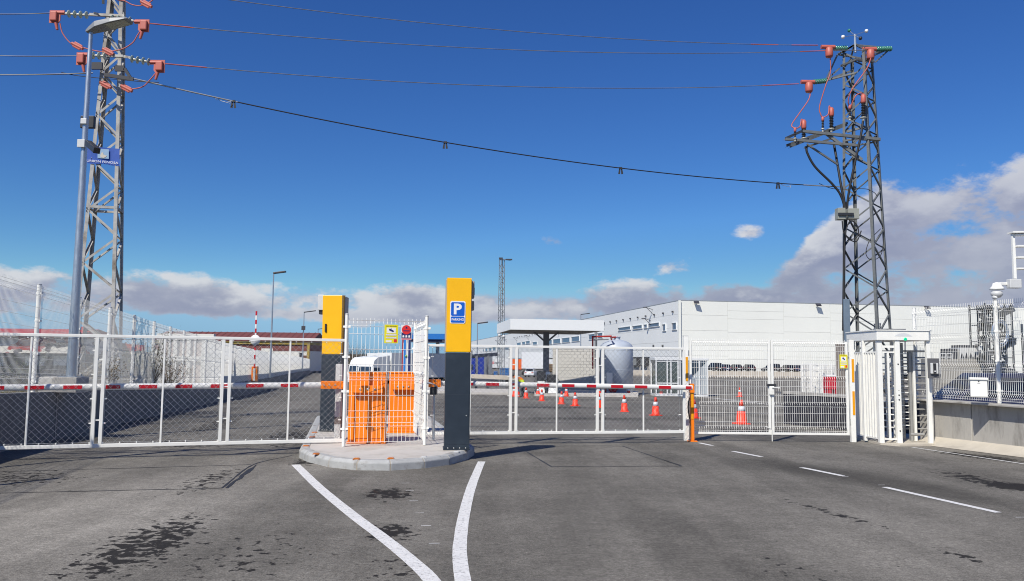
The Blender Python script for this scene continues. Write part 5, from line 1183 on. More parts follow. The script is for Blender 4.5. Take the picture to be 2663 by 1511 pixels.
# loading docks under the side wall
DOCK = mk('dock_shelter_black', (0.045, 0.045, 0.05), 0.8, 0, 0.3, 2); DOCKD = mk('dock_door_grey', (0.25, 0.26, 0.25), 0.6, 0, 0.2)
for k in range(26):
    u = 21+k*6.2
    m_ = MB(); m_.prism([(u, 0.8), (u+4.4, 0.8), (u+4.4, 3.0), (u, 3.0)], WC+wn_l*0.8, WU, Z, WV, 0.85); d_ = m_.build('dock_shelter', DOCK, wh)
    m_ = MB(); m_.prism([(u+0.8, 1.0), (u+3.6, 1.0), (u+3.6, 2.7), (u+0.8, 2.7)], WC+wn_l*0.83, WU, Z, WV, 0.02); m_.build('dock_door', DOCKD, d_)
m_ = MB(); m_.prism([(20, WB-0.6), (LEN, WB-0.6), (LEN, 0.78), (20, 0.78)], WC+wn_l*0.2, WU, Z, WV, 0.4); m_.build('plinth', CONC, wh)
# lamps under the eaves
LAMPD = mk('dark_luminaire', (0.05, 0.05, 0.06), 0.5)
for x, y in ((520, 150), (1565, 172)):
    p = front_pt(*z6(x, y)); m_ = MB(); m_.beam(p, p-WU*0.7+Z*0.1, 0.14); m_.box(p-WU*0.9-Z*0.1, (1.1, 0.9, 0.22), Matrix.Rotation(0.6, 3, 'X')); m_.build('wall_lamp', LAMPD, wh)
p = front_pt(2405, 799); m_ = MB(); m_.beam(p, p-WU*0.7+Z*0.1, 0.14); m_.box(p-WU*0.9-Z*0.1, (1.1, 0.9, 0.22), Matrix.Rotation(0.6, 3, 'X')); m_.build('wall_lamp', LAMPD, wh)
for x, y in ((155, 215), (140, 310)):
    p = side_pt(*z6(x, y)); m_ = MB(); m_.beam(p, p+wn_l*1.6+Z*0.5, 0.12); m_.beam(p-Z*1.0, p+wn_l*1.6+Z*0.5, 0.10); m_.box(p+wn_l*1.9+Z*0.5, (0.8, 0.6, 0.2)); m_.build('wall_lamp', LAMPD, wh)
for k in range(34):
    u = 4+k*6.2; p = WC+WU*u+Z*13.2+wn_l*0.2; m_ = MB(); m_.box(p, (0.35, 0.5, 0.35)); m_.build('vent', LAMPD, wh)
for k in range(8):
    u = 60+k*30; p = WC+WU*u+Z*12.6; m_ = MB(); m_.beam(p, p+wn_l*1.8+Z*0.6, 0.14); m_.beam(p-Z*1.2, p+wn_l*1.8+Z*0.6, 0.10); m_.build('wall_lamp', LAMPD, wh)
m_ = MB()
for k in range(2): letters(m_, ('89', '90')[k], side_pt(1699+k*24, 902, 0.05), -WU, Z, 1.3, 1.1, 0.02)
m_.build('dock_number', SBLACK, wh)
# low ledge in front with the row of parked cars on it
LY = 158.0
LEDGE = mk('cream_concrete_ledge', (0.52, 0.47, 0.40), 0.85, 0, 0.08, 0.8, dirt=(0.40, 0.36, 0.30), dscale=0.5)
la, lb2 = at(1640, 966, LY), at(2320, 966, LY+2)
lt = thing('parking_ledge', 'cream concrete ledge below the row of parked cars', 'wall', (la.x, LY, -0.95))
for k in range(12):
    a, b_ = la.lerp(lb2, k/12), la.lerp(lb2, (k+1)/12-0.0008); m_ = MB(); m_.add([V3((a.x, a.y, -1.2)), V3((b_.x, b_.y, -1.2)), V3((b_.x, b_.y, 0.18)), V3((a.x, a.y, 0.18)), V3((a.x, a.y+0.8, -1.2)), V3((b_.x, b_.y+0.8, -1.2)), V3((b_.x, b_.y+0.8, 0.18)), V3((a.x, a.y+0.8, 0.18))], [(0, 1, 2, 3), (7, 6, 5, 4), (3, 2, 6, 7), (0, 3, 7, 4), (1, 5, 6, 2)]); m_.build('ledge_panel', LEDGE, lt)
m_ = MB(); m_.add([V3((la.x, LY+0.8, 0.05)), V3((lb2.x+40, LY+2.8, 0.05)), V3((lb2.x+40, 182, 0.05)), V3((la.x, 176, 0.05))], [(0, 1, 2, 3)]); structure('parking_deck', m_, CONC)
m_ = MB()
for k in range(70):
    p = la.lerp(lb2, k/70); s = random.uniform(0.25, 0.5); m_.box((p.x, p.y-1.0+random.uniform(-.3, .3), -0.85), (s*1.6, s, s*0.8), rotz(random.random()*3))
o = m_.build('rubble', mk('pale_rubble', (0.42, 0.38, 0.33), 0.9, 0, 0.3, 2)); tag(o, 'pale rubble along the foot of the cream ledge', 'rubble', kind='stuff')
# ---- cars
CARG = mk('car_glass', (0.012, 0.014, 0.018), 0.06, spec=0.8); TYRE = mk('tyre', (0.02, 0.02, 0.02), 0.8); RIM = mk('alloy_rim', (0.35, 0.35, 0.37), 0.35, 0.7)
TAIL = mk('tail_lamp', (0.35, 0.01, 0.01), 0.3); HEADL = mk('head_lamp', (0.7, 0.72, 0.75), 0.15)
def car(label, loc, rz, paint, L=4.3, Wd=1.78, H=1.48, group=None, estate=0.0):
    t = thing('parked_car', label, 'car', loc, rz, group); h = L/2
    prof = [(-h, 0.38), (-h+0.02, 0.62), (-h+0.10, 0.86), (-h+0.32, 0.95+estate*0.05), (h-1.35, 0.93), (h-0.55, 0.82), (h-0.08, 0.66), (h, 0.45), (h-0.05, 0.26), (-h+0.1, 0.26)]
    m_ = MB(); vs = []
    for s, yy in ((0, -1.0), (1, -0.97), (2, 0.97), (3, 1.0)): pass
    rings = []
    for yy, ins in ((-Wd/2, 0.06), (-Wd/2+0.10, 0.0), (Wd/2-0.10, 0.0), (Wd/2, 0.06)):
        rings.append([V3((x*(1-ins*0.3), yy, 0.26+(z-0.26)*(1-ins) if z > 0.5 else z)) for x, z in prof])
    n = len(prof); flat = [p for r in rings for p in r]
    fs = [[i for i in range(n)], [3*n+i for i in range(n)][::-1]]+[(k*n+(i+1) % n, k*n+i, (k+1)*n+i, (k+1)*n+(i+1) % n) for k in range(3) for i in range(n)]
    m_.add(flat, fs, 0, True); b_ = m_.build('body', paint, t, local=True, bev=0.02)
    roof = [(-h+0.25-estate*0.1, 0.93), (-h+0.62-estate*0.35, H-0.06), (-h+1.0, H), (h-2.05, H-0.02), (h-1.25, 0.92)]
    c0 = [V3((x, -Wd/2+0.10, z)) if z < 1 else V3((x, -Wd/2+0.26, z)) for x, z in roof]; c1 = [V3((p.x, -p.y, p.z)) for p in c0]; k = len(roof)
    m_ = MB(); m_.add(c0+c1, [list(range(k))[::-1], [k+i for i in range(k)]]+[(i, (i+1) % k, k+(i+1) % k, k+i) for i in range(k)]); m_.build('cabin', paint, t, local=True, bev=0.03)
    for sy in (-1, 1):
        m_ = MB(); P_ = []
        for x, z in ((-h+0.52, 0.98), (-h+0.78-estate*0.25, H-0.12), (h-2.05, H-0.12), (h-1.42, 0.98)):
            f = (z-0.92)/(H-0.92); P_.append(V3((x, sy*(Wd/2-0.10-0.16*f+0.008), z)))
        m_.add(P_, [(0, 1, 2, 3) if sy > 0 else (3, 2, 1, 0)]); m_.build('side_window', CARG, t, local=True)
    for (x0, z0), (x1, z1), nm in ((roof[1], roof[0], 'rear_window'), (roof[3], roof[4], 'windscreen')):
        sgn = -1 if nm == 'rear_window' else 1; m_ = MB()
        q0 = V3((x0, 0, z0)).lerp(V3((x1, 0, z1)), 0.08); q1 = V3((x0, 0, z0)).lerp(V3((x1, 0, z1)), 0.90)
        nn = V3((sgn*abs(z0-z1), 0, abs(x1-x0))).normalized()*0.008; w0, w1 = Wd/2-0.30, Wd/2-0.20
        m_.add([q0+nn+V3((0, -w0, 0)), q0+nn+V3((0, w0, 0)), q1+nn+V3((0, w1, 0)), q1+nn+V3((0, -w1, 0))], [(0, 1, 2, 3)]); m_.build(nm, CARG, t, local=True)
    for x in (-h+0.78, h-0.82):
        for sy in (-1, 1):
            m_ = MB(); m_.lathe([(0.18, -0.10), (0.30, -0.10), (0.325, -0.06), (0.325, 0.06), (0.30, 0.10), (0.18, 0.10)], (x, sy*(Wd/2-0.11), 0.325), V3((0, 1, 0)), 16); w_ = m_.build('wheel', TYRE, t, local=True)
            m_ = MB(); m_.lathe([(0.20, 0), (0.19, 0.012), (0.05, 0.004)], (x, sy*(Wd/2-0.005), 0.325), V3((0, sy, 0)), 12); m_.build('rim', RIM, w_, local=True)
    for sy in (-1, 1):
        m_ = MB(); m_.box((-h+0.03, sy*(Wd/2-0.26), 0.76), (0.08, 0.34, 0.16)); m_.build('tail_light', TAIL, t, local=True, bev=0.02)
        m_ = MB(); m_.box((h-0.12, sy*(Wd/2-0.28), 0.64), (0.12, 0.34, 0.12)); m_.build('headlight', HEADL, t, local=True, bev=0.02)
    m_ = MB(); m_.box((-h-0.006, 0, 0.62), (0.02, 0.50, 0.11)); m_.build('number_plate', SWHITE, t, local=True)
    return t
CB = mk('black_car_paint', (0.012, 0.012, 0.016), 0.22, 0.2, 0.1); CN = mk('navy_car_paint', (0.012, 0.017, 0.06), 0.2, 0.2); CG = mk('grey_car_paint', (0.055, 0.058, 0.062), 0.25, 0.4); CW = mk('white_car_paint', (0.62, 0.64, 0.66), 0.25)
GC = 'cars parked on the ledge before the warehouse'
for lab, px, paint, hh, es in (('dark van parked at the left end of the row on the ledge', 1856, CB, 1.75, 1), ('black hatchback second from the left on the ledge', 1883, CN, 1.48, 0), ('black car third from the left on the ledge', 1912, CB, 1.48, 0), ('dark car left of the gap in the row on the ledge', 1945, CB, 1.50, 0),
                               ('grey people carrier right of the gap in the row on the ledge', 2005, CG, 1.68, 1), ('black hatchback right of the grey people carrier', 2046, CB, 1.48, 0), ('dark blue car second from the right on the ledge', 2070, CN, 1.46, 0), ('black car at the right end of the row on the ledge', 2094, CB, 1.46, 0)):
    p = at(px, 960, LY+4.5); car(lab, (p.x, p.y, 0.055), math.pi/2+0.35 if es else math.pi/2+0.1, paint, H=hh, group=GC, estate=es)
bc = at(2550, 1000, 21.0); car('dark blue car parked behind the right mesh fence', (bc.x+0.15, bc.y+0.2, g(21)), math.pi-0.10, CN, 4.5, 1.8, 1.60, estate=1)
# ================================================================== FUEL CANOPY
CA = at(1327, 857, 54.0); cz0, cz1 = CA.z, at(1327, 829, 54.0).z
fc = thing('fuel_canopy', 'flat white fuel canopy on one grey column', 'canopy', at(1421, 1015, 57.5))
CU, CVv = V3((-0.13, 0.99, 0)).normalized(), V3((0.99, 0.13, 0)).normalized()
CWd = (at(1573, 850, 54.6)-CA).dot(CVv); CD = 8.0
WHT = mk('canopy_fascia_white', (0.78, 0.80, 0.80), 0.4, 0, 0.02)
m_ = MB(); t_ = 0.08
for p in ([(0, 0), (CWd, 0), (CWd, t_), (0, t_)], [(0, CD-t_), (CWd, CD-t_), (CWd, CD), (0, CD)], [(0, t_), (t_, t_), (t_, CD-t_), (0, CD-t_)], [(CWd-t_, t_), (CWd, t_), (CWd, CD-t_), (CWd-t_, CD-t_)]):
    m_ = MB(); m_.prism(p, (CA.x, CA.y, cz0), CVv, CU, Z, cz1-cz0); m_.build('fascia', WHT, fc)
m_ = MB(); m_.prism([(t_, t_), (CWd-t_, t_), (CWd-t_, CD-t_), (t_, CD-t_)], (CA.x, CA.y, cz0+0.12), CVv, CU, Z, 0.06); m_.build('soffit', mk('soffit_grey', (0.34, 0.34, 0.31), 0.6), fc)
colb = CA+CVv*(CWd*0.42)+CU*3.6
colx = at(1420, 950, colb.y).x
for k in range(4):
    m_ = MB(); m_.beam(V3((CA.x, CA.y, cz0+0.04))+CVv*0.1+CU*(1+k*2.0), V3((CA.x, CA.y, cz0+0.04))+CVv*(CWd-0.1)+CU*(1+k*2.0), 0.10, 0.12); m_.build('roof_beam', mk('canopy_steel', (0.30, 0.30, 0.29), 0.5), fc)
CGY = mk('column_grey', (0.14, 0.15, 0.17), 0.5)
m_ = MB(); m_.box((colx, colb.y, (cz0-0.4+1.1)/2+0.2), (0.42, 0.36, cz0-0.4-1.1+0.8)); m_.build('column', CGY, fc, bev=0.02)
m_ = MB(); m_.box((colx, colb.y, 0.12), (0.58, 0.5, 1.65)); m_.build('column_casing', WHT, fc, bev=0.02)
for s in (-1, 1): m_ = MB(); m_.beam((colx, colb.y, cz0-0.75), (colx+s*0.9, colb.y, cz0+0.02), 0.12); m_.build('bracket', CGY, fc)
def pump(label, px, Y, w, h, dark):
    p = at(px, 1000, Y); z0 = g(Y)+0.12; t = thing('fuel_pump', label, 'fuel pump', (p.x, Y, z0))
    m_ = MB(); m_.box((p.x, Y, z0+h*0.5), (w, 0.5, h)); m_.build('cabinet', dark, t, bev=0.03)
    m_ = MB(); m_.box((p.x, Y-0.26, z0+h*0.30), (w*0.8, 0.03, h*0.5)); m_.build('panel', WHT, t)
    m_ = MB(); m_.box((p.x, Y-0.26, z0+h*0.80), (w*0.7, 0.03, h*0.2)); m_.build('display', SBLACK, t)
    for s in (-1, 1):
        m_ = MB(); m_.tube(bez([(p.x+s*w*0.45, Y-0.28, z0+h*0.85), (p.x+s*w*0.75, Y-0.35, z0+h*0.5), (p.x+s*w*0.6, Y-0.35, z0+0.1), (p.x+s*w*0.4, Y-0.3, z0+h*0.4)]), 0.022, 6); m_.build('hose', BLACK, t)
pump('dark fuel pump left of the canopy column', 1407, 56.5, 0.62, 1.6, CG); pump('black fuel pump right of the canopy column', 1436, 56.5, 0.75, 1.35, DARK)
# kerbed plinths of the fuel yard
def plinth(label, px0, px1, Y0, Y1, h):
    a, b_, c, d = at(px0, 1000, Y0), at(px1, 1000, Y0), at(px1, 1000, Y1), at(px0, 1000, Y1)
    m_ = MB(); m_.prism([(p.x, p.y) for p in (a, b_, c, d)], (0, 0, g(Y0)-0.3), V3((1, 0, 0)), V3((0, 1, 0)), Z, 0.3+h); o = m_.build('kerb_plinth', CONC2, org=(a.x, a.y, g(Y0)), bev=0.02); tag(o, label, 'kerb')
plinth('pale concrete plinth under the fuel pumps and tank', 1390, 1660, 55, 63, 0.14); plinth('pale concrete kerb left of the canopy column', 1180, 1340, 58, 66, 0.15); plinth('pale concrete loading strip behind the left boom', 1090, 1180, 60, 76, 0.16)
# ================================================================== TANK AND BLOCK WALL
tkc = at(1603, 1000, 61.0); tz0 = g(61)+0.14; R_ = 43/2100*61
TANKM = mk('pale_blue_tank_paint', (0.42, 0.47, 0.55), 0.45, 0, 0.06, 3, dirt=(0.36, 0.40, 0.47), dscale=2)
tk = thing('storage_tank', 'upright pale blue-grey storage tank with a domed top', 'tank', (tkc.x, 61, tz0)); zt3 = at(1603, 905, 61).z; ztp = at(1603, 883, 61).z
m_ = MB(); prof = [(R_, 0.0), (R_, zt3-tz0)]+[(R_*math.cos(a), zt3-tz0+(ztp-zt3)*math.sin(a)) for a in (0.3, 0.6, 0.9, 1.2)]+[(0.28, ztp-tz0), (0.28, ztp-tz0+0.15), (0.33, ztp-tz0+0.16), (0.33, ztp-tz0+0.22)]
m_.lathe(prof, (tkc.x, 61, tz0), Z, 40); m_.build('shell', TANKM, tk)
for f in (0.02, 0.5, 0.985): m_ = MB(); m_.lathe([(R_+0.012, 0), (R_+0.012, 0.05)], (tkc.x, 61, tz0+(zt3-tz0)*f), Z, 40); m_.build('weld_band', TANKM, tk)
tq2 = lambda x, y, Y=59.5: at(1400+x/7.28, 860+y/7.28, Y)
def pipe(label, pts, r=0.06, mat=REDPIPE):
    m_ = MB()
    for a, b_ in zip(pts, pts[1:]): m_.tube([a, b_], r, 8)
    for p in pts[1:-1]: m_.lathe([(r*1.25, -r), (r*1.35, 0), (r*1.25, r)], p, Z, 8)
    o = m_.build('pipe', mat, org=pts[0]); tag(o, label, 'pipe', 'red pipes at the tank')
pipe('red pipe rising beside the block wall and across to the tank', [tq2(1030, 720), tq2(1030, 115), tq2(1370, 105), tq2(1385, 170, 60.2)])
pipe('short red pipe over the top of the tank', [tq2(1375, 128, 60.5), tq2(1490, 120, 60.8), tq2(1495, 150, 61)])
pipe('grey steel pipe frame left of the tank', [tq2(1075, 700, 60.5), tq2(1075, 5, 60.5)], 0.04, CGY); pipe('grey steel pipe right of the block wall', [tq2(1105, 700, 60.5), tq2(1105, 10, 60.5)], 0.04, CGY); pipe('thin grey pipe bracing above the wall', [tq2(1050, 178, 60.4), tq2(1330, 165, 60.4)], 0.035, CGY)
cb_ = at(1400+1345/7.28, 985, 59.3); m_ = MB(); z1_ = tq2(1345, 795, 59.3).z; m_.box((cb_.x, 59.3, (z1_+tz0)/2), (0.42, 0.3, z1_-tz0)); o = m_.build('control_cabinet', LGREY, org=(cb_.x, 59.3, tz0), bev=0.02); tag(o, 'pale grey control cabinet in front of the tank', 'cabinet')
ex = tq2(1262, 960, 59.2); ex.z = tz0; t = thing('fire_extinguisher', 'red fire extinguisher standing left of the control cabinet', 'extinguisher', ex)
m_ = MB(); m_.lathe([(0.09, 0), (0.10, 0.03), (0.10, 0.5), (0.05, 0.6), (0.03, 0.66)], ex, Z, 12); m_.build('cylinder', REDPIPE, t); m_ = MB(); m_.tube(bez([ex+Z*0.64, ex+V3((0.12, -0.05, 0.6)), ex+V3((0.14, -0.08, 0.2))]), 0.015, 6); m_.build('hose', BLACK, t)
hr = tq2(1405, 965, 59.2); t = thing('hose_reel', 'red wheeled hose reel at the foot of the tank', 'hose reel', V3((hr.x, hr.y, tz0)))
m_ = MB(); m_.lathe([(0.33, -0.14), (0.36, -0.12), (0.30, -0.10), (0.30, 0.10), (0.36, 0.12), (0.33, 0.14)], V3((hr.x, hr.y, tz0+0.42)), V3((0.2, -1, 0)), 18); m_.build('drum', REDPIPE, t); m_ = MB(); m_.beam(V3((hr.x-0.25, hr.y, tz0)), V3((hr.x, hr.y, tz0+0.42)), 0.05); m_.beam(V3((hr.x+0.25, hr.y, tz0)), V3((hr.x, hr.y, tz0+0.42)), 0.05); m_.build('stand', DARK, t)
bw0, bw1 = at(1437, 950, 66.0), at(1548, 950, 66.0); bwz = at(1480, 906, 66.0).z
bw = thing('block_wall', 'cream concrete block wall left of the tank', 'wall', (bw0.x, 66.0, tz0))
BLK = mk('cream_block', (0.58, 0.565, 0.52), 0.85, 0, 0.06, 3)
m_ = MB(); m_.box(((bw0.x+bw1.x)/2, 66.0+0.11, (bwz+tz0)/2-0.02), (bw1.x-bw0.x-0.06, 0.14, bwz-tz0-0.04)); m_.build('mortar_core', mk('pale_mortar', (0.44, 0.42, 0.38), 0.9), bw)
rows = int((bwz-tz0)/0.25); Lb = (bw1.x-bw0.x)
for r in range(rows):
    x = -0.25 if r % 2 else 0.0
    while x < Lb-0.05:
        a, b_ = max(x, 0), min(x+0.5, Lb)
        if b_-a > 0.05: m_ = MB(); m_.box((bw0.x+(a+b_)/2, 66.0+random.uniform(-0.004, 0.004), tz0+(r+0.5)*(bwz-tz0)/rows), (b_-a-0.016, 0.2, (bwz-tz0)/rows-0.016)); m_.build('block', BLK, bw)
        x += 0.5
# ================================================================== GLAZED BOOTH
bo0, bo1 = at(1705, 1030, 58.5), at(1842, 1030, 58.5); BZ = g(58.5)-0.02; BH = at(1760, 930, 58.5).z-BZ
bt = thing('guard_booth', 'white framed glazed guard booth in the yard behind the gate', 'booth', (bo0.x, 58.5, BZ))
xm = at(1765, 1000, 58.5).x
PANEG = mk('booth_glass', (0.10, 0.13, 0.13), 0.05, 0, 0.2, 2, spec=0.7, alpha=0.55)
m_ = MB(); m_.box(((bo0.x+bo1.x)/2, 59.6, BZ+0.06), (bo1.x-bo0.x, 2.2, 0.12)); m_.build('floor', ALU, bt); m_ = MB(); m_.box(((bo0.x+bo1.x)/2, 59.6, BZ+BH-0.10), (bo1.x-bo0.x+0.1, 2.3, 0.2)); m_.build('roof', ALU, bt, bev=0.02)
for x in (bo0.x+0.05, bo0.x+0.85, xm-0.55, xm-0.04, xm+0.10, bo1.x-0.62, bo1.x-0.05):
    m_ = MB(); m_.box((x, 58.52, BZ+BH/2), (0.09, 0.09, BH-0.32)); m_.build('mullion', ALU, bt)
for x in (bo0.x+0.05, bo1.x-0.05):
    m_ = MB(); m_.box((x, 60.6, BZ+BH/2), (0.09, 0.09, BH-0.32)); m_.build('mullion', ALU, bt)
for z in (BZ+0.17, BZ+0.95, BZ+BH-0.27): m_ = MB(); m_.box(((bo0.x+xm)/2, 58.54, z), (xm-bo0.x-0.1, 0.05, 0.08)); m_.build('rail', ALU, bt)
for x0, x1 in ((bo0.x+0.1, bo0.x+0.8), (bo0.x+0.9, xm-0.6), (xm-0.5, xm-0.09)):
    m_ = MB(); m_.box(((x0+x1)/2, 58.56, BZ+BH/2), (x1-x0, 0.012, BH-0.5)); m_.build('pane', PANEG, bt)
m_ = MB(); m_.box(((xm+0.15+bo1.x-0.1)/2, 58.58, BZ+BH*0.5), (bo1.x-xm-0.25, 0.05, BH-0.4)); m_.build('grey_panel', mk('booth_grey_panel', (0.36, 0.40, 0.43), 0.45), bt)
m_ = MB(); m_.prism([(xm+0.2, BZ+0.6), (xm+0.2, BZ+BH-0.35), (bo1.x-0.15, BZ+BH-0.35)], (0, 58.545, 0), V3((1, 0, 0)), Z, V3((0, 1, 0)), 0.01); m_.build('pane', GLASS, bt)
m_ = MB(); m_.box(((bo0.x+bo1.x)/2, 60.68, BZ+BH/2), (bo1.x-bo0.x-0.1, 0.03, BH-0.35)); m_.build('pane', PANEG, bt)
# ================================================================== CONES
def cone(label, p, s=1.0):
    t = thing('traffic_cone', label, 'traffic cone', p, random.uniform(0, 1.5), 'orange traffic cones in the yard')
    t.scale = (s, s, s*random.uniform(0.97, 1.03)); t.rotation_euler = (random.uniform(-0.02, 0.02), random.uniform(-0.02, 0.02), random.uniform(0, 1.5)); return t
first = None
def cone_build(t):
    m_ = MB(); m_.box((0, 0, 0.018), (0.40, 0.40, 0.036)); m_.build('base', CONEC, t, local=True, bev=0.008)
    m_ = MB(); m_.lathe([(0.175, 0.036), (0.165, 0.06), (0.125, 0.40)], (0, 0, 0), Z, 18); m_.build('lower_cone', CONEC, t, local=True)
    m_ = MB(); m_.lathe([(0.1255, 0.40), (0.0835, 0.56)], (0, 0, 0), Z, 18); m_.build('reflective_band', BAND, t, local=True)
    m_ = MB(); m_.lathe([(0.082, 0.56), (0.042, 0.735), (0.034, 0.75), (0.02, 0.75)], (0, 0, 0), Z, 18); m_.build('tip', CONEC, t, local=True)
CONES = [((1928, 1103), 'large cone behind the left leaf of the swing gate, nearest of all'), ((1924, 1032), 'small far cone seen just above the nearest cone'), ((1805, 1088), 'cone half hidden behind the orange fork post'), ((1705, 1081), 'cone between the boom rest and the glazed booth, second nearest'), ((1624, 1071), 'cone in front of the storage tank, right of the double gate posts'),
         ((1557, 1060), 'cone half hidden behind the double posts of the right gate'), ((1558, 1029), 'far cone behind the double posts of the right gate'), ((1720, 1029), 'small cone in front of the glazed booth'), ((1635, 1029), 'small cone at the foot of the tank plinth'), ((1496, 1056), 'cone right of the single gate upright, the nearer of three there'),
         ((1460, 1051), 'cone just right of the single upright of the right gate'), ((1473, 1031), 'small cone behind the pair below the block wall'), ((1409, 1043), 'cone below the canopy column, nearer of two'), ((1399, 1030), 'small cone below the canopy column'), ((1368, 1036), 'cone right of the crouching worker'), ((1347, 1032), 'cone beside the crouching worker, partly behind the gate posts'), ((1338, 1031), 'leftmost cone, between the double gate posts')]
for i, (pp, lab) in enumerate(CONES):
    p = gg(*pp); t = cone(lab, p, 1.0 if i == 0 else 0.87)
    if first is None: first = t; cone_build(t); PROTO = [o for o in COL.objects if o.parent is t]
    else:
        for o in PROTO: c = o.copy(); COL.objects.link(c); c.parent = t
# ================================================================== WORKER
HIV = mk('hi_vis_yellow_cloth', (0.62, 0.75, 0.02), 0.8, 0, 0.1, 8); HIO = mk('hi_vis_orange_cloth', (0.85, 0.22, 0.02), 0.8, 0, 0.1, 8); TROU = mk('dark_work_trousers', (0.03, 0.035, 0.05), 0.9, 0, 0.2, 9); SKIN = mk('skin', (0.45, 0.26, 0.19), 0.6); HAIR = mk('dark_hair', (0.02, 0.015, 0.012), 0.7)
wp = gg(1356, 1033); wk = thing('person', 'worker in a yellow and orange hi-vis jacket bending beside the cones', 'person', wp, 0.0)
def skin_mesh(name, verts, edges_, radii, mat, parent, root=0):
    me = bpy.data.meshes.new(name); me.from_pydata(verts, edges_, []); o = bpy.data.objects.new(name, me); COL.objects.link(o); o.parent = parent
    md = o.modifiers.new('skin', 'SKIN'); o.modifiers.new('sub', 'SUBSURF').render_levels = 2
    sv = me.skin_vertices[0].data if me.skin_vertices else None
    if sv is None:
        bpy.context.view_layer.update(); sv = me.skin_vertices.new(name='skin').data if hasattr(me.skin_vertices, 'new') else me.skin_vertices[0].data
    for v, r in zip(sv, radii): v.radius = (r, r)
    sv[root].use_root = True
    me.materials.append(mat); return o
# facing left (-X), torso bent forward, one arm reaching to a cone
bv = [(0.10, 0, 0.86), (0.06, 0, 1.0), (-0.12, 0, 1.17), (-0.30, 0, 1.26), (-0.40, 0, 1.28), (-0.52, 0, 1.30), (-0.60, 0, 1.27),
      (-0.28, -0.19, 1.24), (-0.34, -0.22, 0.98), (-0.46, -0.20, 0.76), (-0.50, -0.20, 0.68), (-0.28, 0.19, 1.24), (-0.30, 0.22, 0.97), (-0.42, 0.20, 0.78), (-0.46, 0.20, 0.70),
      (0.10, -0.11, 0.82), (-0.02, -0.13, 0.48), (0.08, -0.13, 0.09), (-0.10, -0.14, 0.04), (0.12, 0.11, 0.82), (0.10, 0.13, 0.47), (0.26, 0.13, 0.10), (0.10, 0.14, 0.04)]
be = [(0, 1), (1, 2), (2, 3), (3, 4), (4, 5), (5, 6), (3, 7), (7, 8), (8, 9), (9, 10), (3, 11), (11, 12), (12, 13), (13, 14), (0, 15), (15, 16), (16, 17), (17, 18), (0, 19), (19, 20), (20, 21), (21, 22)]
br_ = [0.16, 0.16, 0.18, 0.15, 0.065, 0.10, 0.085, 0.075, 0.06, 0.045, 0.04, 0.075, 0.06, 0.045, 0.04, 0.10, 0.075, 0.05, 0.045, 0.10, 0.075, 0.05, 0.045]
body = skin_mesh('body', bv, be, br_, HIO, wk)
def multimat(o):
    o.data.materials.clear()
try:
    bm_ = body
    # colours by height of the figure: trousers below, jacket above, head and hands skin
    m = bpy.data.materials.new('worker_clothes'); m.use_nodes = True; nt = m.node_tree; b_ = nt.nodes['Principled BSDF']; b_.inputs['Roughness'].default_value = 0.85
    tcn = nt.nodes.new('ShaderNodeTexCoord'); sep = nt.nodes.new('ShaderNodeSeparateXYZ'); nt.links.new(tcn.outputs['Object'], sep.inputs[0])
    r = nt.nodes.new('ShaderNodeValToRGB'); r.color_ramp.interpolation = 'CONSTANT'; nt.links.new(sep.outputs[2], r.inputs[0])
    r.color_ramp.elements[0].position = 0; r.color_ramp.elements[0].color = (0.02, 0.02, 0.02, 1); r.color_ramp.elements[1].position = 0.10; r.color_ramp.elements[1].color = (0.03, 0.035, 0.05, 1)
    e1 = r.color_ramp.elements.new(0.88); e1.color = (0.62, 0.75, 0.02, 1); e2 = r.color_ramp.elements.new(0.995); e2.color = (0.85, 0.22, 0.02, 1)
    r2 = nt.nodes.new('ShaderNodeMapRange'); r2.inputs['From Min'].default_value = 0.0; r2.inputs['From Max'].default_value = 1.2; nt.links.new(sep.outputs[2], r2.inputs[0]); nt.links.new(r2.outputs[0], r.inputs[0])
    e1.position = 0.73; e2.position = 0.93; nt.links.new(r.outputs[0], b_.inputs['Base Color']); body.data.materials.clear(); body.data.materials.append(m)
except Exception as ex_: print('worker material', ex_)
m_ = MB(); m_.lathe([(0.02, -0.14), (0.085, -0.10), (0.10, 0.0), (0.085, 0.08), (0.02, 0.12)], (-0.56, 0, 1.30), V3((-0.6, 0, 0.5)), 14); m_.build('head', SKIN, wk, local=True)
m_ = MB(); m_.lathe([(0.104, 0.0), (0.09, 0.085), (0.05, 0.12), (0.01, 0.13)], (-0.55, 0, 1.31), V3((-0.3, 0, 0.9)), 14); m_.build('hair', HAIR, wk, local=True)
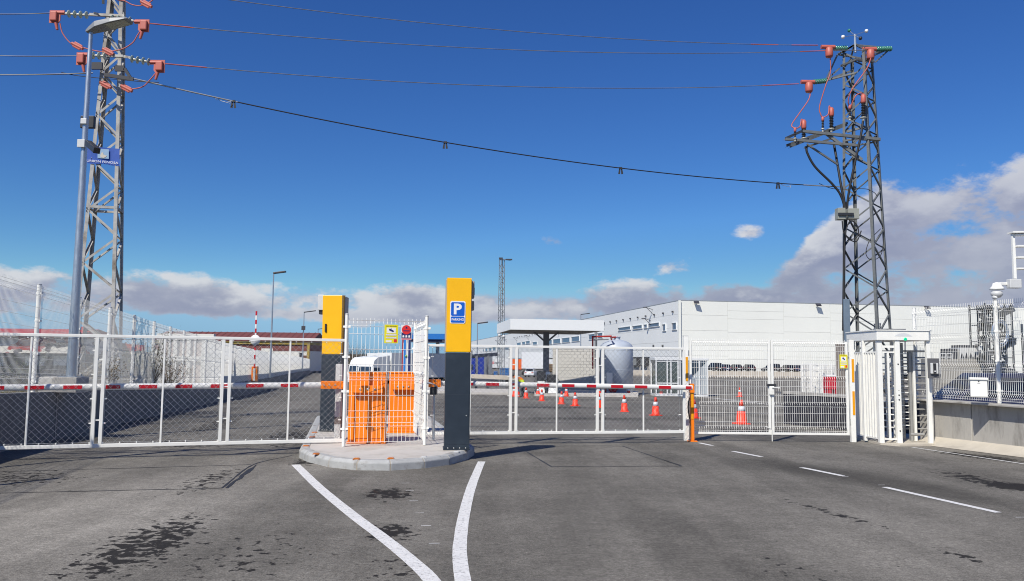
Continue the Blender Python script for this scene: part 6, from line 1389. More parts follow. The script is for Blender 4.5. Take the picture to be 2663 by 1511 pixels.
# ================================================================== TRUCKS, TRAILERS AND YARD CLUTTER
TRW = mk('white_truck_paint', (0.70, 0.72, 0.71), 0.35, 0, 0.04); TRG = mk('trailer_white', (0.64, 0.66, 0.67), 0.5, 0, 0.05, 0.8, dirt=(0.52, 0.53, 0.52), dscale=0.7); TRB = mk('truck_chassis', (0.03, 0.03, 0.033), 0.7)
def truck(label, loc, rz, paint, trailer=True, group='white articulated trucks'):
    """cab faces -Y in the local frame, trailer behind it"""
    t = thing('articulated_truck', label, 'truck', loc, rz, group)
    side = [(-1.05, 0.45), (-1.10, 1.35), (-0.98, 2.25), (-0.70, 2.95), (-0.25, 3.30), (1.15, 3.45), (1.15, 0.95), (0.3, 0.45)]
    m_ = MB(); m_.prism(side, (-1.2, 0, 0), V3((0, 1, 0)), Z, V3((1, 0, 0)), 2.4); cb = m_.build('cab', paint, t, local=True, bev=0.07)
    m_ = MB(); m_.add([V3((-1.05, -1.115, 1.48)), V3((1.05, -1.115, 1.48)), V3((1.0, -1.0, 2.30)), V3((-1.0, -1.0, 2.30))], [(0, 1, 2, 3)]); m_.build('windscreen', GLASS, cb, local=True)
    m_ = MB(); m_.box((0, -1.10, 0.55), (2.42, 0.14, 0.42)); m_.build('bumper', paint, cb, local=True, bev=0.03)
    m_ = MB(); m_.box((0, -1.10, 1.08), (1.7, 0.06, 0.40)); m_.build('grille', TRB, cb, local=True)
    for s in (-1, 1):
        m_ = MB(); m_.box((s*1.207, -0.42, 1.85), (0.02, 0.80, 0.70)); m_.build('side_window', GLASS, cb, local=True, bev=0.008)
        m_ = MB(); m_.box((s*1.36, -1.02, 1.95), (0.16, 0.14, 0.62)); m_.build('mirror', paint, cb, local=True, bev=0.03)
        m_ = MB(); m_.box((s*0.95, -1.175, 0.62), (0.34, 0.03, 0.16)); m_.build('headlight', HEADL, cb, local=True)
        m_ = MB(); m_.prism([(0.95, 0.95), (1.0, 3.5), (1.35, 3.5), (1.35, 0.95)], (s*1.22-0.02, 0, 0), V3((0, 1, 0)), Z, V3((1, 0, 0)), 0.04); m_.build('side_fairing', paint, cb, local=True)
        for y in (-0.15, 3.2)+((9.0, 10.2, 11.4) if trailer else ()):
            m_ = MB(); m_.lathe([(0.25, -0.16), (0.46, -0.16), (0.50, -0.12), (0.50, 0.12), (0.46, 0.16), (0.25, 0.16)], (s*1.05, y, 0.5), V3((1, 0, 0)), 16); w_ = m_.build('wheel', TYRE, t, local=True)
            m_ = MB(); m_.lathe([(0.26, 0), (0.24, 0.02), (0.06, 0.06)], (s*1.2, y, 0.5), V3((s, 0, 0)), 12); m_.build('hub', RIM, w_, local=True)
    m_ = MB(); m_.box((0, 5.5 if trailer else 2.4, 0.85), (0.9, 12.0 if trailer else 3.6, 0.24)); m_.build('chassis', TRB, t, local=True)
    if trailer:
        m_ = MB(); m_.box((0, 8.2, 2.45), (2.5, 13.2, 2.75)); bx_ = m_.build('trailer_box', TRG, t, local=True, bev=0.02)
        for y in (4.4, 7.0, 9.6, 12.2):
            m_ = MB(); m_.box((-1.256, y, 2.45), (0.012, 0.05, 2.7)); m_.box((1.256, y, 2.45), (0.012, 0.05, 2.7)); m_.build('rib', TRG, bx_, local=True)
        m_ = MB(); m_.box((0, 8.2, 1.02), (2.52, 13.2, 0.08)); m_.build('side_rail', TRB, bx_, local=True)
    return t
tz = -1.35
a = at(968, 990, 88); truck('white truck with a long grey-white trailer behind the island enclosure, nearer of two', (a.x, 88, tz), math.radians(-42), TRW)
a = at(940, 990, 96); truck('white truck behind the nearer one, seen left of its cab', (a.x, 96, tz), math.radians(-44), TRW)
a = at(1222, 985, 98); truck('blue and white tractor unit beside the pergola, right of the parking totem', (a.x, 98, -0.95), math.radians(-70), mk('truck_blue', (0.02, 0.05, 0.35), 0.35), False)
a = at(1247, 985, 103); truck('dark tractor unit right of the blue one', (a.x, 103, -0.95), math.radians(-75), mk('truck_grey', (0.20, 0.22, 0.25), 0.35), False)
# lettering on the near trailer
def box_trailer(label, px0, px1, py0, py1, Y, mat, name='semi_trailer', text=None, depth=2.5):
    a, b_ = at(px0, py0, Y), at(px1, py1, Y); z0 = g(Y); t = thing(name, label, 'trailer', ((a.x+b_.x)/2, Y, z0))
    m_ = MB(); m_.box(((a.x+b_.x)/2, Y+depth/2, (a.z+b_.z)/2), (b_.x-a.x, depth, a.z-b_.z)); bx_ = m_.build('box', mat, t, bev=0.02)
    m_ = MB(); m_.box(((a.x+b_.x)/2, Y+depth/2, b_.z-0.10), (b_.x-a.x, depth*0.9, 0.19)); m_.build('chassis', TRB, t)
    n = max(2, int((b_.x-a.x)/0.9))
    for k in range(n+1):
        x = a.x+(b_.x-a.x)*k/n; m_ = MB(); m_.box((x, Y-0.015, (a.z+b_.z)/2), (0.06, 0.03, a.z-b_.z)); m_.build('rib', mat, t)
    for x in (a.x+0.5, b_.x-1.7, b_.x-0.6):
        if b_.x-a.x > 2.2 and b_.z-z0 > 0.5: m_ = MB(); m_.lathe([(0.2, -0.15), (0.47, -0.15), (0.5, 0), (0.47, 0.15), (0.2, 0.15)], (x, Y+0.3, z0+0.5), V3((0, 1, 0)), 14); m_.build('wheel', TYRE, t)
    return t, a, b_
t, a, b_ = box_trailer('long white trailer with red and black XPOLogistics lettering, right of the parking totem', 1268, 1329, 932, 957, 170, TRG)
m_ = MB(); letters(m_, 'XPO', at(1278.5, 943, 169.95), V3((1, 0, 0)), Z, 1.02, 0.46, 0.03); m_.build('lettering', SRED, t); m_ = MB(); letters(m_, 'Logistics', at(1295, 943.5, 169.95), V3((1, 0, 0)), Z, 1.65, 0.50, 0.01); m_.build('lettering', SBLACK, t)
box_trailer('orange shipping container left of the white trailer', 1332, 1357, 934, 961, 162, mk('container_orange', (0.75, 0.13, 0.02), 0.5, 0, 0.15, 1), 'shipping_container')
box_trailer('white swap body trailer behind the canopy column', 1357, 1416, 916, 959, 150, mk('clean_trailer_white', (0.72, 0.74, 0.76), 0.45, 0, 0.03))
box_trailer('small white box trailer right of the canopy column', 1415, 1437, 934, 966, 146, TRG)
a = at(1382, 985, 138); car('white hatchback parked left of the canopy column', (a.x, 138, g(138)), math.pi/2-0.25, CW, 3.9, 1.7, 1.5)
def crate_stack(label, px0, px1, py0, py1, Y, mat, name, cat):
    a, b_ = at(px0, py0, Y), at(px1, py1, Y); t = thing(name, label, cat, ((a.x+b_.x)/2, Y, b_.z)); n = 4; h = (a.z-b_.z)/n
    for k in range(n):
        m_ = MB(); z = b_.z+h*k
        for j in range(3): m_.box(((a.x+b_.x)/2, Y+0.1+j*0.4, z+h*0.25), (b_.x-a.x, 0.12, h*0.45))
        for j in range(5): m_.box((a.x+(b_.x-a.x)*(j+0.5)/5, Y+0.5, z+h*0.72), ((b_.x-a.x)/6, 1.1, h*0.4))
        m_.build('pallet' if 'pallet' in name else 'crate', mat, t)
WOOD = mk('pallet_wood', (0.30, 0.18, 0.08), 0.85, 0, 0.3, 4); IBC = mk('blue_plastic_crate', (0.06, 0.25, 0.60), 0.5, 0, 0.15, 2)
crate_stack('brown stack of wooden pallets right of the canopy column', 1427, 1437, 946, 968, 66, WOOD, 'pallet_stack', 'pallets')
crate_stack('blue crate stack at the foot of the lattice mast', 1298, 1323, 957, 981, 86, IBC, 'crate_stack', 'crates'); crate_stack('small blue crate stack left of the lattice mast', 1284, 1294, 966, 981, 84, IBC, 'crate_stack', 'crates')
# steel pergola right of the totem
pg = thing('steel_pergola', 'grey steel portal frame left of the lattice mast', 'frame', at(1270, 985, 72))
m_ = MB(); m_.beam(at(1200, 929, 70), at(1293, 921, 76), 0.2, 0.32); m_.build('beam', CGY, pg)
for px, Y in ((1269, 74), (1240, 72), (1215, 71)):
    p = at(px, 925, Y); m_ = MB(); m_.box((p.x, Y, (p.z+g(Y))/2), (0.22, 0.22, p.z-g(Y))); m_.build('column', CGY, pg)
m_ = MB(); m_.beam(at(1200, 985, 70), at(1290, 982, 75), 0.3, 0.5); m_.build('guard_rail', LEDGE, pg)
fl2 = at(1224, 918, 70); m_ = MB(); m_.box(fl2, (0.3, 0.25, 0.42)); m_.build('floodlight', DARK, pg)
m_ = MB(); a, b_ = at(1222, 978, 68), at(1345, 983, 68); m_.beam(a, b_, 0.3, 0.35); o = m_.build('low_barrier', LEDGE, org=a); tag(o, 'low cream concrete barrier behind the steel portal', 'barrier')
# price totem and blue station canopy
pt = at(1056, 985, 62); pz = g(62); t = thing('price_totem', 'tall fuel price totem in red, blue, grey and navy stripes', 'totem', (pt.x, 62, pz)); ptz = at(1056, 866, 62).z
sx0 = at(1045.5, 930, 62).x; sx1 = at(1067, 930, 62).x; Wt = sx1-sx0
for f0, f1, mat in ((0.0, 0.21, mk('totem_maroon', (0.33, 0.035, 0.05), 0.45)), (0.21, 0.47, mk('totem_blue', (0.02, 0.20, 0.60), 0.4)), (0.47, 0.78, LGREY), (0.78, 1.0, SNAVY)):
    m_ = MB(); m_.box((sx0+Wt*(f0+f1)/2, 62, (ptz+pz)/2), (Wt*(f1-f0)-0.004, 0.3, ptz-pz)); m_.build('stripe', mat, t, bev=0.01)
c = at(1056.5, 926, 61.8); m_ = MB(); m_.lathe([(0.09, 0), (0.10, 0.02), (0.0, 0.06)], c, V3((0, -1, 0)), 12); m_.build('green_button', mk('totem_green', (0.25, 0.42, 0.15), 0.4), t)
ca, cb2 = at(1050, 867, 90), at(1160, 866, 92); t = thing('station_canopy', 'blue edged station canopy seen above the truck behind the parking totem', 'canopy', (ca.x, 90, -0.95)); cz = at(1100, 882, 90).z
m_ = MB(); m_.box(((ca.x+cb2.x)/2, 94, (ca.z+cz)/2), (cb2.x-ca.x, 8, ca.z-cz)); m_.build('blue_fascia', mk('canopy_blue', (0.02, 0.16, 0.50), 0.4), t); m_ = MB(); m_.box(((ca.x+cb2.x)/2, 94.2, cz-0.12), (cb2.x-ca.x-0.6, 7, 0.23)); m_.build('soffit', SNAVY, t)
for x in (ca.x+1.2, cb2.x-1.2): m_ = MB(); m_.box((x, 95, (cz-0.24-0.95)/2), (0.4, 0.4, cz-0.24+0.95)); m_.build('column', LGREY, t)
# ================================================================== MASTS AND LAMPS
mb0 = at(1302, 985, 75); mt = thing('lattice_mast', 'slim galvanised lattice mast with lamps behind the fuel canopy', 'mast', (mb0.x, 75, g(75))); mz = at(1302, 676, 75).z
zs = [g(75)+0.1+k*0.52 for k in range(int((mz-g(75))/0.52)+1)]
lattice_tower(mt, (mb0.x, 75, g(75)), (mb0.x+0.0, 75, mz), 0.56, 0.40, 0.5, zs, 0.06, 0.032, mk('mast_galvanised', (0.34, 0.36, 0.37), 0.5, 0.4), 0, 0.008)
m_ = MB(); m_.box((mb0.x, 75, mz+0.03), (0.5, 0.5, 0.06)); m_.build('head_plate', GALVP, mt); m_ = MB(); m_.beam((mb0.x, 75, mz+0.05), (mb0.x+0.8, 74.8, mz-0.05), 0.06); m_.box((mb0.x+0.65, 74.8, mz+0.02), (0.62, 0.3, 0.1)); m_.box((mb0.x-0.1, 74.8, mz+0.12), (0.36, 0.3, 0.14)); m_.build('lamp', LAMPD, mt)
for px, py in ((1299, 872), (1310, 875), (1311, 863)): p = at(px, py, 74.6); m_ = MB(); m_.lathe([(0.14, -0.08), (0.15, 0), (0.12, 0.12)], p, V3((0.3, -1, 0)), 10); m_.build('speaker', LGREY, mt)
def street_lamp(label, base, h, arm, n=6, r=0.085):
    b = V3(base); t = thing('street_lamp', label, 'street lamp', b, 0, 'street lamps along the site')
    m_ = MB(); m_.tube([b, b+Z*h], [r, r*0.55], 8); m_.build('pole', GALVP, t)
    m_ = MB(); m_.box(b+Z*(h+0.06)+V3((arm*0.48, 0, 0.06)), (abs(arm), 0.34, 0.13), Matrix.Rotation(-0.14 if arm > 0 else 0.14, 3, 'Y')); m_.build('lamp_head', LAMPD, t, bev=0.03); return t
for lab, bp_, tp_, Y in (('tall street lamp on the wall, first beyond the upright red and white boom', (702, 983), (712, 712), 65), ('second street lamp along the left wall, with a small box on it', (786, 966), (791, 812), 117), ('farthest street lamp along the left wall', (824, 962), (827, 856), 182)):
    b = at(*bp_, Y); tt = at(tp_[0], tp_[1], Y); t = street_lamp(lab, b, tt.z-b.z, 1.0 if Y < 100 else 1.7, r=0.085*max(1, Y/95))
    if Y == 117:
        m_ = MB(); m_.box(at(789, 853, 116.8), (0.5, 0.3, 0.6)); m_.build('camera_box', LAMPD, t)
b = at(1240, 985, 90); tt = at(1239, 842, 90); street_lamp('twin lamp post right of the parking totem', (b.x, 90, g(90)), tt.z-g(90), 1.2)
b = at(1510, 965, 140); tt = at(1509, 818, 140); street_lamp('twin lamp post rising behind the fuel canopy', (b.x, 140, g(140)), tt.z-g(140), 1.6, r=0.12)
# upright red and white boom
ub = at(662, 992, 53.0); t = thing('raised_barrier', 'raised red and white boom on an orange cabinet on the left wall', 'barrier', ub)
BZt = at(664, 953, 53).z
m_ = MB(); m_.box((ub.x, 53, (ub.z+BZt)/2), (0.36, 0.36, BZt-ub.z)); m_.build('cabinet', ORANGE, t, bev=0.015); m_ = MB(); m_.box((ub.x+0.02, 52.8, ub.z+0.45), (0.14, 0.05, 0.8)); m_.build('bracket', LGREY, t)
tp3 = at(667, 809, 52.8); p0 = V3((ub.x+0.02, 52.8, BZt-0.1)); n = 13
for k in range(n):
    a, b_ = p0.lerp(tp3, k/n), p0.lerp(tp3, (k+1)/n-0.001); m_ = MB(); m_.beam(a, b_, 0.10, 0.06, up=V3((0, 1, 0))); m_.build('boom_segment', RED if k % 2 == 0 else BOOMW, t)
c = at(664, 884, 52.6); m_ = MB(); m_.lathe([(0.33, 0), (0.33, 0.02)], c, V3((0, -1, 0)), 24); m_.build('round_sign', SWHITE, t)
# ================================================================== BUILDINGS BEHIND THE LEFT WALL
ROOFB = mk('brown_red_sheet_roof', (0.17, 0.055, 0.05), 0.7, 0, 0.10, 1.5, stretch=(6, 1, 1)); OCHRE = mk('ochre_fascia', (0.36, 0.26, 0.06), 0.7, 0, 0.35, 2, dirt=(0.12, 0.10, 0.05), dscale=1.5); WALLW = mk('white_render', (0.66, 0.65, 0.61), 0.85, 0, 0.05, 1); DARKV = mk('dark_doorway', (0.03, 0.035, 0.05), 0.8)
YB_ = 152.0; e7 = lambda x, y: (540+x/7.128, 850+y/7.128)
def E(x, y, Y=YB_): a, b_ = e7(x, y); return at(a, b_, Y)
bb = thing('workshop_hall', 'long hall with a brown-red roof and yellow fascia beyond the left wall', 'building', E(1900, 620))
xl, xr = at(400, 900, YB_).x, E(1910, 300).x; gz_ = wt(YB_)-0.2
def slabb(name, z0, z1, mat, y0=0.0, dep=10, x0=None, x1=None, par=None):
    m_ = MB(); a, b_ = (xl if x0 is None else x0), (xr if x1 is None else x1); m_.box(((a+b_)/2, YB_+y0+dep/2, (z0+z1)/2), (b_-a, dep, z1-z0)); return m_.build(name, mat, par or bb)
z = lambda y: E(1000, y).z
slabb('lower_wall', gz_, z(440), WALLW); slabb('red_cladding', z(440)+0.003, z(325), ROOFB, -0.1, 10.2); slabb('fascia', z(322), z(285), OCHRE, -0.35, 10.7); slabb('gutter', z(283), z(270), OCHRE, -0.5, 11); 
m_ = MB(); m_.prism([(YB_-0.6, z(262)), (YB_+6, z(200)+1.2), (YB_+12.6, z(262))], (xl-0.3, 0, 0), V3((0, 1, 0)), Z, V3((1, 0, 0)), xr-xl+0.6); rf_ = m_.build('roof', ROOFB, bb)
for k in range(24): 
    x = xl+(xr-xl)*(k+0.5)/24; m_ = MB(); m_.beam((x, YB_-0.6, z(262)+0.05), (x, YB_+6, z(200)+1.25), 0.10, 0.06); m_.build('roof_seam', ROOFB, rf_)
for x0, x1, y0, y1, mt_ in ((1000, 1210, 400, 480, WALLW), (1380, 1700, 465, 560, WALLW), (1710, 1760, 480, 580, DARKV), (1765, 1850, 530, 580, mk('brown_door', (0.12, 0.06, 0.05), 0.7)), (560, 760, 470, 600, DARKV), (240, 420, 470, 600, DARKV)):
    a, b_ = E(x0, y0), E(x1, y1); m_ = MB(); m_.box(((a.x+b_.x)/2, YB_-0.05, (a.z+b_.z)/2), (b_.x-a.x, 0.12, a.z-b_.z)); m_.build('door' if mt_ is not WALLW else 'sign_board', mt_, bb)
m_ = MB(); a = E(1875, 300); m_.box((a.x, YB_-0.12, (gz_+z(290))/2), (0.5, 0.3, z(290)-gz_)); m_.build('corner_pier', OCHRE, bb)
# row of gabled sheds running back on its right
for k in range(7):
    Y = YB_+14+k*13; x0 = fx(Y)-0.6; t = thing('gabled_shed', '%s gabled shed in the receding row beyond the brown-red hall' % ('first', 'second', 'third', 'fourth', 'fifth', 'sixth', 'last')[k], 'shed', (x0, Y, wt(Y)-0.2), 0, 'gabled sheds beyond the hall'); zz = wt(Y)-0.2
    m_ = MB(); m_.box((x0-6, Y+6, zz+1.7), (11.0, 12.0, 3.4)); m_.build('wall', DARKV if k % 2 else mk('shed_grey', (0.12, 0.12, 0.13), 0.8), t)
    m_ = MB(); m_.prism([(0, zz+3.41), (6, zz+5.2), (12, zz+3.41)], (x0-11.8, Y, 0), V3((0, 1, 0)), Z, V3((1, 0, 0)), 11.9); m_.build('roof', ROOFB, t)
# pale house with white concrete frames behind the fence
PNK = mk('pale_pink_render', (0.40, 0.33, 0.30), 0.85, 0, 0.08, 1.2); GRN = mk('grey_green_panel', (0.36, 0.38, 0.35), 0.8, 0, 0.12, 1.0)
Yp = 44.0; pk = thing('framed_house', 'pale pink house with white concrete frames behind the left fence', 'building', at(470, 985, Yp))
def X(px, Y=Yp): return at(px, 930, Y).x
zp0, zp1 = wt(Yp)-0.3, at(500, 874, Yp).z
px_edges = [(418, 455), (455, 490), (490, 528), (528, 548)]
m_ = MB(); m_.box(((X(415)+X(548))/2, Yp+0.35, (zp0+zp1)/2), (X(548)-X(415), 0.5, zp1-zp0)); m_.build('wall', PNK, pk)
for a, b_ in px_edges:
    for z0, z1, mt_ in ((zp0+0.1, zp0+(zp1-zp0)*0.52, GRN), (zp0+(zp1-zp0)*0.62, zp1-0.12, PNK)): m_ = MB(); m_.box(((X(a)+X(b_))/2, Yp+0.17, (z0+z1)/2), (X(b_)-X(a)-0.18, 0.06, z1-z0)); m_.build('infill_panel', mt_, pk)
for a in (418, 455, 490, 528, 547): m_ = MB(); m_.box((X(a), Yp+0.08, (zp0+zp1)/2), (0.20, 0.24, zp1-zp0)); m_.build('column', WALLW, pk)
for z0 in (zp0+(zp1-zp0)*0.57, zp1): m_ = MB(); m_.box(((X(415)+X(548))/2, Yp+0.06, z0), (X(548)-X(415)+0.3, 0.30, 0.24)); m_.build('floor_beam', WALLW, pk)
# pale boundary wall of panels behind the far fence
GW = mk('pale_grey_panel', (0.52, 0.53, 0.50), 0.85, 0, 0.06, 0.8)
gw = thing('panel_wall', 'pale grey precast panel wall behind the far part of the left fence', 'wall', (fx(50)-1.0, 50, wt(50)))
y = 40.0
while y < 150:
    m_ = MB(); a, b_ = V3((fx(y)-0.9, y, wt(y)-0.2)), V3((fx(y+2.96)-0.9, y+2.96, wt(y+2.96)-0.2)); h = 1.75
    m_.add([a, b_, b_+Z*h, a+Z*h]+[p+V3((-0.12, 0, 0)) for p in (a, b_, b_+Z*h, a+Z*h)], [(0, 1, 2, 3), (7, 6, 5, 4), (3, 2, 6, 7), (4, 0, 3, 7), (1, 5, 6, 2)]); m_.build('precast_panel', GW, gw); y += 3.0
# low shed with red sheeting and flaking white paint
FLK = bpy.data.materials.new('flaking_white_on_red'); FLK.use_nodes = True
nt = FLK.node_tree; b_ = nt.nodes['Principled BSDF']; b_.inputs['Roughness'].default_value = 0.85
tcn = nt.nodes.new('ShaderNodeTexCoord'); mpn = nt.nodes.new('ShaderNodeMapping'); mpn.inputs['Scale'].default_value = (0.55, 0.55, 1.0); nt.links.new(tcn.outputs['Object'], mpn.inputs[0])
nn = nt.nodes.new('ShaderNodeTexNoise'); nn.inputs['Scale'].default_value = 1.15; nn.inputs['Detail'].default_value = 3; nt.links.new(mpn.outputs[0], nn.inputs['Vector'])
wv = nt.nodes.new('ShaderNodeTexNoise'); wv.inputs['Scale'].default_value = 2.1; wv.inputs['Detail'].default_value = 2; nt.links.new(mpn.outputs[0], wv.inputs['Vector'])
rr = nt.nodes.new('ShaderNodeValToRGB'); rr.color_ramp.interpolation = 'CONSTANT'; nt.links.new(nn.outputs[0], rr.inputs[0])
rr.color_ramp.elements[0].color = (0.33, 0.03, 0.025, 1); rr.color_ramp.elements[1].position = 0.47; rr.color_ramp.elements[1].color = (0.60, 0.58, 0.53, 1)
r3 = nt.nodes.new('ShaderNodeValToRGB'); r3.color_ramp.interpolation = 'CONSTANT'; nt.links.new(wv.outputs[0], r3.inputs[0]); r3.color_ramp.elements[0].color = (0, 0, 0, 1); r3.color_ramp.elements[1].position = 0.60; r3.color_ramp.elements[1].color = (1, 1, 1, 1)
mxn = nt.nodes.new('ShaderNodeMixRGB'); nt.links.new(r3.outputs[0], mxn.inputs[0]); nt.links.new(rr.outputs[0], mxn.inputs[1]); mxn.inputs[2].default_value = (0.05, 0.04, 0.045, 1); nt.links.new(mxn.outputs[0], b_.inputs['Base Color'])
REDS = mk('red_corrugated_sheet', (0.42, 0.03, 0.03), 0.6, 0, 0.15, 1)
Ys = 30.0; h6 = lambda x, y: (x/6.11, 820+y/6.11)
def Hh(x, y, Y=Ys): a, b_ = h6(x, y); return at(a, b_, Y)
sh = thing('painted_shed', 'low red shed with flaking white paint behind the left fence', 'shed', Hh(500, 1000))
zl = wt(Ys)-0.3; x0, x1 = at(-160, 900, Ys).x, Hh(1080, 500).x
m_ = MB(); m_.box(((x0+x1)/2, Ys+2, (Hh(500, 600).z+Hh(500, 330).z)/2), (x1-x0, 4, Hh(500, 330).z-Hh(500, 600).z)); m_.build('painted_front', FLK, sh)
m_ = MB(); m_.box(((x0+x1)/2, Ys+2.3, (zl+Hh(500, 600).z)/2), (x1-x0-0.1, 3.4, Hh(500, 600).z-zl-0.01)); m_.build('lower_wall', DARKV, sh)
for a, b2 in ((300, 600), (760, 1000), (-300, -60)):
    p, q_ = Hh(a, 640), Hh(b2, 800); m_ = MB(); m_.box(((p.x+q_.x)/2, Ys+0.5, (p.z+q_.z)/2), (q_.x-p.x, 0.2, p.z-q_.z)); m_.build('white_board', WALLW, sh)
m_ = MB(); m_.prism([(Ys-0.3, Hh(500, 335).z), (Ys+2, Hh(500, 335).z+0.35), (Ys+4.3, Hh(500, 335).z)], (x0-0.2, 0, 0), V3((0, 1, 0)), Z, V3((1, 0, 0)), x1-x0+0.3); m_.build('roof', REDS, sh)
c = Hh(1012, 240); m_ = MB(); m_.box((c.x, Ys+1.5, c.z-0.05), (0.2, 0.2, 0.5)); m_.build('chimney', REDS, sh)
sh2 = thing('red_hoarding', 'red sheet hoarding behind the left fence right of the pylon legs', 'hoarding', Hh(1900, 1000, 34)); Yh = 34.0
for k in range(10):
    xa, xb = Hh(1360+95*k, 450, Yh).x, Hh(1360+95*(k+1), 450, Yh).x; zt4, zb4 = Hh(1360+95*k, 385+10*k, Yh).z, Hh(1360, 560, Yh).z; m_ = MB(); m_.box(((xa+xb)/2, Yh, (zt4+zb4)/2), (xb-xa-0.02, 0.06, zt4-zb4)); m_.build('sheet', REDS if k not in (3, 4) else WALLW, sh2)
for k in range(6):
    xa, xb = Hh(1360+160*k, 450, Yh).x, Hh(1360+160*(k+1), 450, Yh).x; zb4 = wt(Yh)-0.2; zt4 = Hh(1360, 562, Yh).z; m_ = MB(); m_.box(((xa+xb)/2, Yh+0.02, (zt4+zb4)/2), (xb-xa-0.03, 0.1, zt4-zb4-0.01)); m_.build('lower_sheet', GRN if k % 2 else PNK, sh2)
# dry shrubs and weeds along the fence
TWIG = mk('dry_twigs', (0.12, 0.095, 0.065), 0.9, 0, 0.3, 5); LEAF = mk('olive_leaves', (0.055, 0.075, 0.025), 0.8, 0, 0.35, 4); LEAFD = mk('dry_brown_leaves', (0.16, 0.11, 0.05), 0.85, 0, 0.3, 4)
def shrub(label, base, h, w, n, leafmat, name='shrub', cat='shrub', group=None, leaves=6, trunk=False):
    base = V3(base); t = thing(name, label, cat, base, 0, group); tw, lv = MB(), MB()
    for i in range(n):
        a = random.uniform(0, 6.28); rr_ = random.random()**0.5*w; tip = base+V3((math.cos(a)*rr_, math.sin(a)*rr_, h*random.uniform(0.45, 1.0)))
        if trunk:
            mid = base+V3((math.cos(a)*rr_*0.25, math.sin(a)*rr_*0.25, h*random.uniform(0.25, 0.5)))
        else: mid = base.lerp(tip, 0.5)+V3((random.uniform(-.1, .1)*w, random.uniform(-.1, .1)*w, 0))
        tw.tube([base+Z*(h*0.1 if trunk else 0), mid, tip], [0.012*h/2, 0.008*h/2, 0.003*h/2], 4, caps=False)
        for k in range(leaves):
            c = mid.lerp(tip, random.uniform(0.1, 1.1))+V3((random.uniform(-1, 1), random.uniform(-1, 1), random.uniform(-1, 1)))*0.12*h
            d1 = V3((random.uniform(-1, 1), random.uniform(-1, 1), random.uniform(-.6, .8))).normalized()*random.uniform(0.014, 0.034)*max(1, h/2.2); d2 = d1.cross(V3((random.uniform(-1, 1), random.uniform(-1, 1), 1))).normalized()*d1.length*0.5
            lv.add([c-d1, c+d2, c+d1, c-d2], [(0, 1, 2, 3)])
    if trunk: tw.tube([base-Z*0.1, base+Z*h*0.3, base+Z*h*0.6], [0.035*h/2, 0.025*h/2, 0.012*h/2], 7)
    tw.build('trunk' if trunk else 'stems', TWIG, t); lv.build('crown' if trunk else 'foliage', leafmat, t)
for i, (px, Y, h, w, lab, mt_) in enumerate(((392, 26.0, 1.9, 0.8, 'olive shrub behind the fence right of the left pylon', LEAF), (330, 25.2, 1.5, 0.8, 'low olive shrub behind the fence at the pylon foot', LEAF), (440, 27.5, 1.2, 0.7, 'bare brown shrub behind the fence left of the framed house', LEAFD), (60, 19.5, 0.9, 0.8, 'low weeds behind the fence at the left edge', LEAF), (250, 21.0, 0.9, 0.7, 'low dry weeds behind the fence beside the lamp footing', LEAFD))):
    p = at(px, 980, Y); shrub(lab, (p.x, Y, wt(Y)-0.05), h, w, 55, mt_, leaves=22)
gl = MB()
for k in range(2600):
    y = random.uniform(12, 60); x = fx(y)-0.35-random.random()**2*2.5; z_ = wt(y)-0.05; h = random.uniform(0.06, 0.32); dx = random.uniform(-.1, .1)
    gl.add([(x-0.006, y, z_), (x+0.006, y, z_), (x+dx, y+random.uniform(-.08, .08), z_+h)], [(0, 1, 2)])
o = gl.build('dry_grass', mk('dry_grass_blades', (0.17, 0.14, 0.07), 0.9, 0, 0.4, 3)); tag(o, 'dry grass along the foot of the left fence', 'grass', kind='stuff')
# ================================================================== RIGHT BACKGROUND
WALLDK = mk('blue_black_concrete', (0.022, 0.023, 0.034), 0.7, 0, 0.25, 1.5)  # blue-black with random mottling over the whole wall face
dw = thing('dark_wall', 'low dark wall with a pale top seen through the swing gate', 'wall', (9.0, 22.5, -0.15))
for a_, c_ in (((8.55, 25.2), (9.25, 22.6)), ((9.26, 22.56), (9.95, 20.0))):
    a_, c_ = V3((*a_, 0)), V3((*c_, 0)); m_ = MB(); m_.beam(a_+Z*0.25, c_+Z*0.25, 0.25, 0.98); m_.build('wall_panel', WALLDK, dw); m_ = MB(); m_.beam(a_+Z*0.782, c_+Z*0.782, 0.30, 0.08); m_.build('coping', CONC, dw)

# wire roll cages and red barrier behind the right wall
def roll_cage(label, px, Y, w, d_, h):
    p = at(px, 1000, Y); z0 = g(Y); t = thing('roll_cage', label, 'cage', (p.x, Y, z0), 0, 'white wire roll cages behind the wall')
    for sx in (-1, 1):
        for sy in (-1, 1): m_ = MB(); m_.beam((p.x+sx*w/2, Y+sy*d_/2, z0+0.12), (p.x+sx*w/2, Y+sy*d_/2, z0+h), 0.04); m_.build('corner_post', WIRE, t)
    m_ = MB()
    for s in (-1, 1):
        for k in range(9): zz = z0+0.2+(h-0.25)*k/8; m_.beam((p.x-w/2, Y+s*d_/2, zz), (p.x+w/2, Y+s*d_/2, zz), 0.012); m_.beam((p.x+s*w/2, Y-d_/2, zz), (p.x+s*w/2, Y+d_/2, zz), 0.012)
        for k in range(10): xx = p.x-w/2+w*k/9; m_.beam((xx, Y+s*d_/2, z0+0.2), (xx, Y+s*d_/2, z0+h), 0.012); yy = Y-d_/2+d_*k/9; m_.beam((p.x+s*w/2, yy, z0+0.2), (p.x+s*w/2, yy, z0+h), 0.012)
    m_.build('wire_sides', WIRE, t, kind='stuff')
    m_ = MB(); m_.box((p.x, Y, z0+0.16), (w, d_, 0.04)); m_.build('tray', LGREY, t)
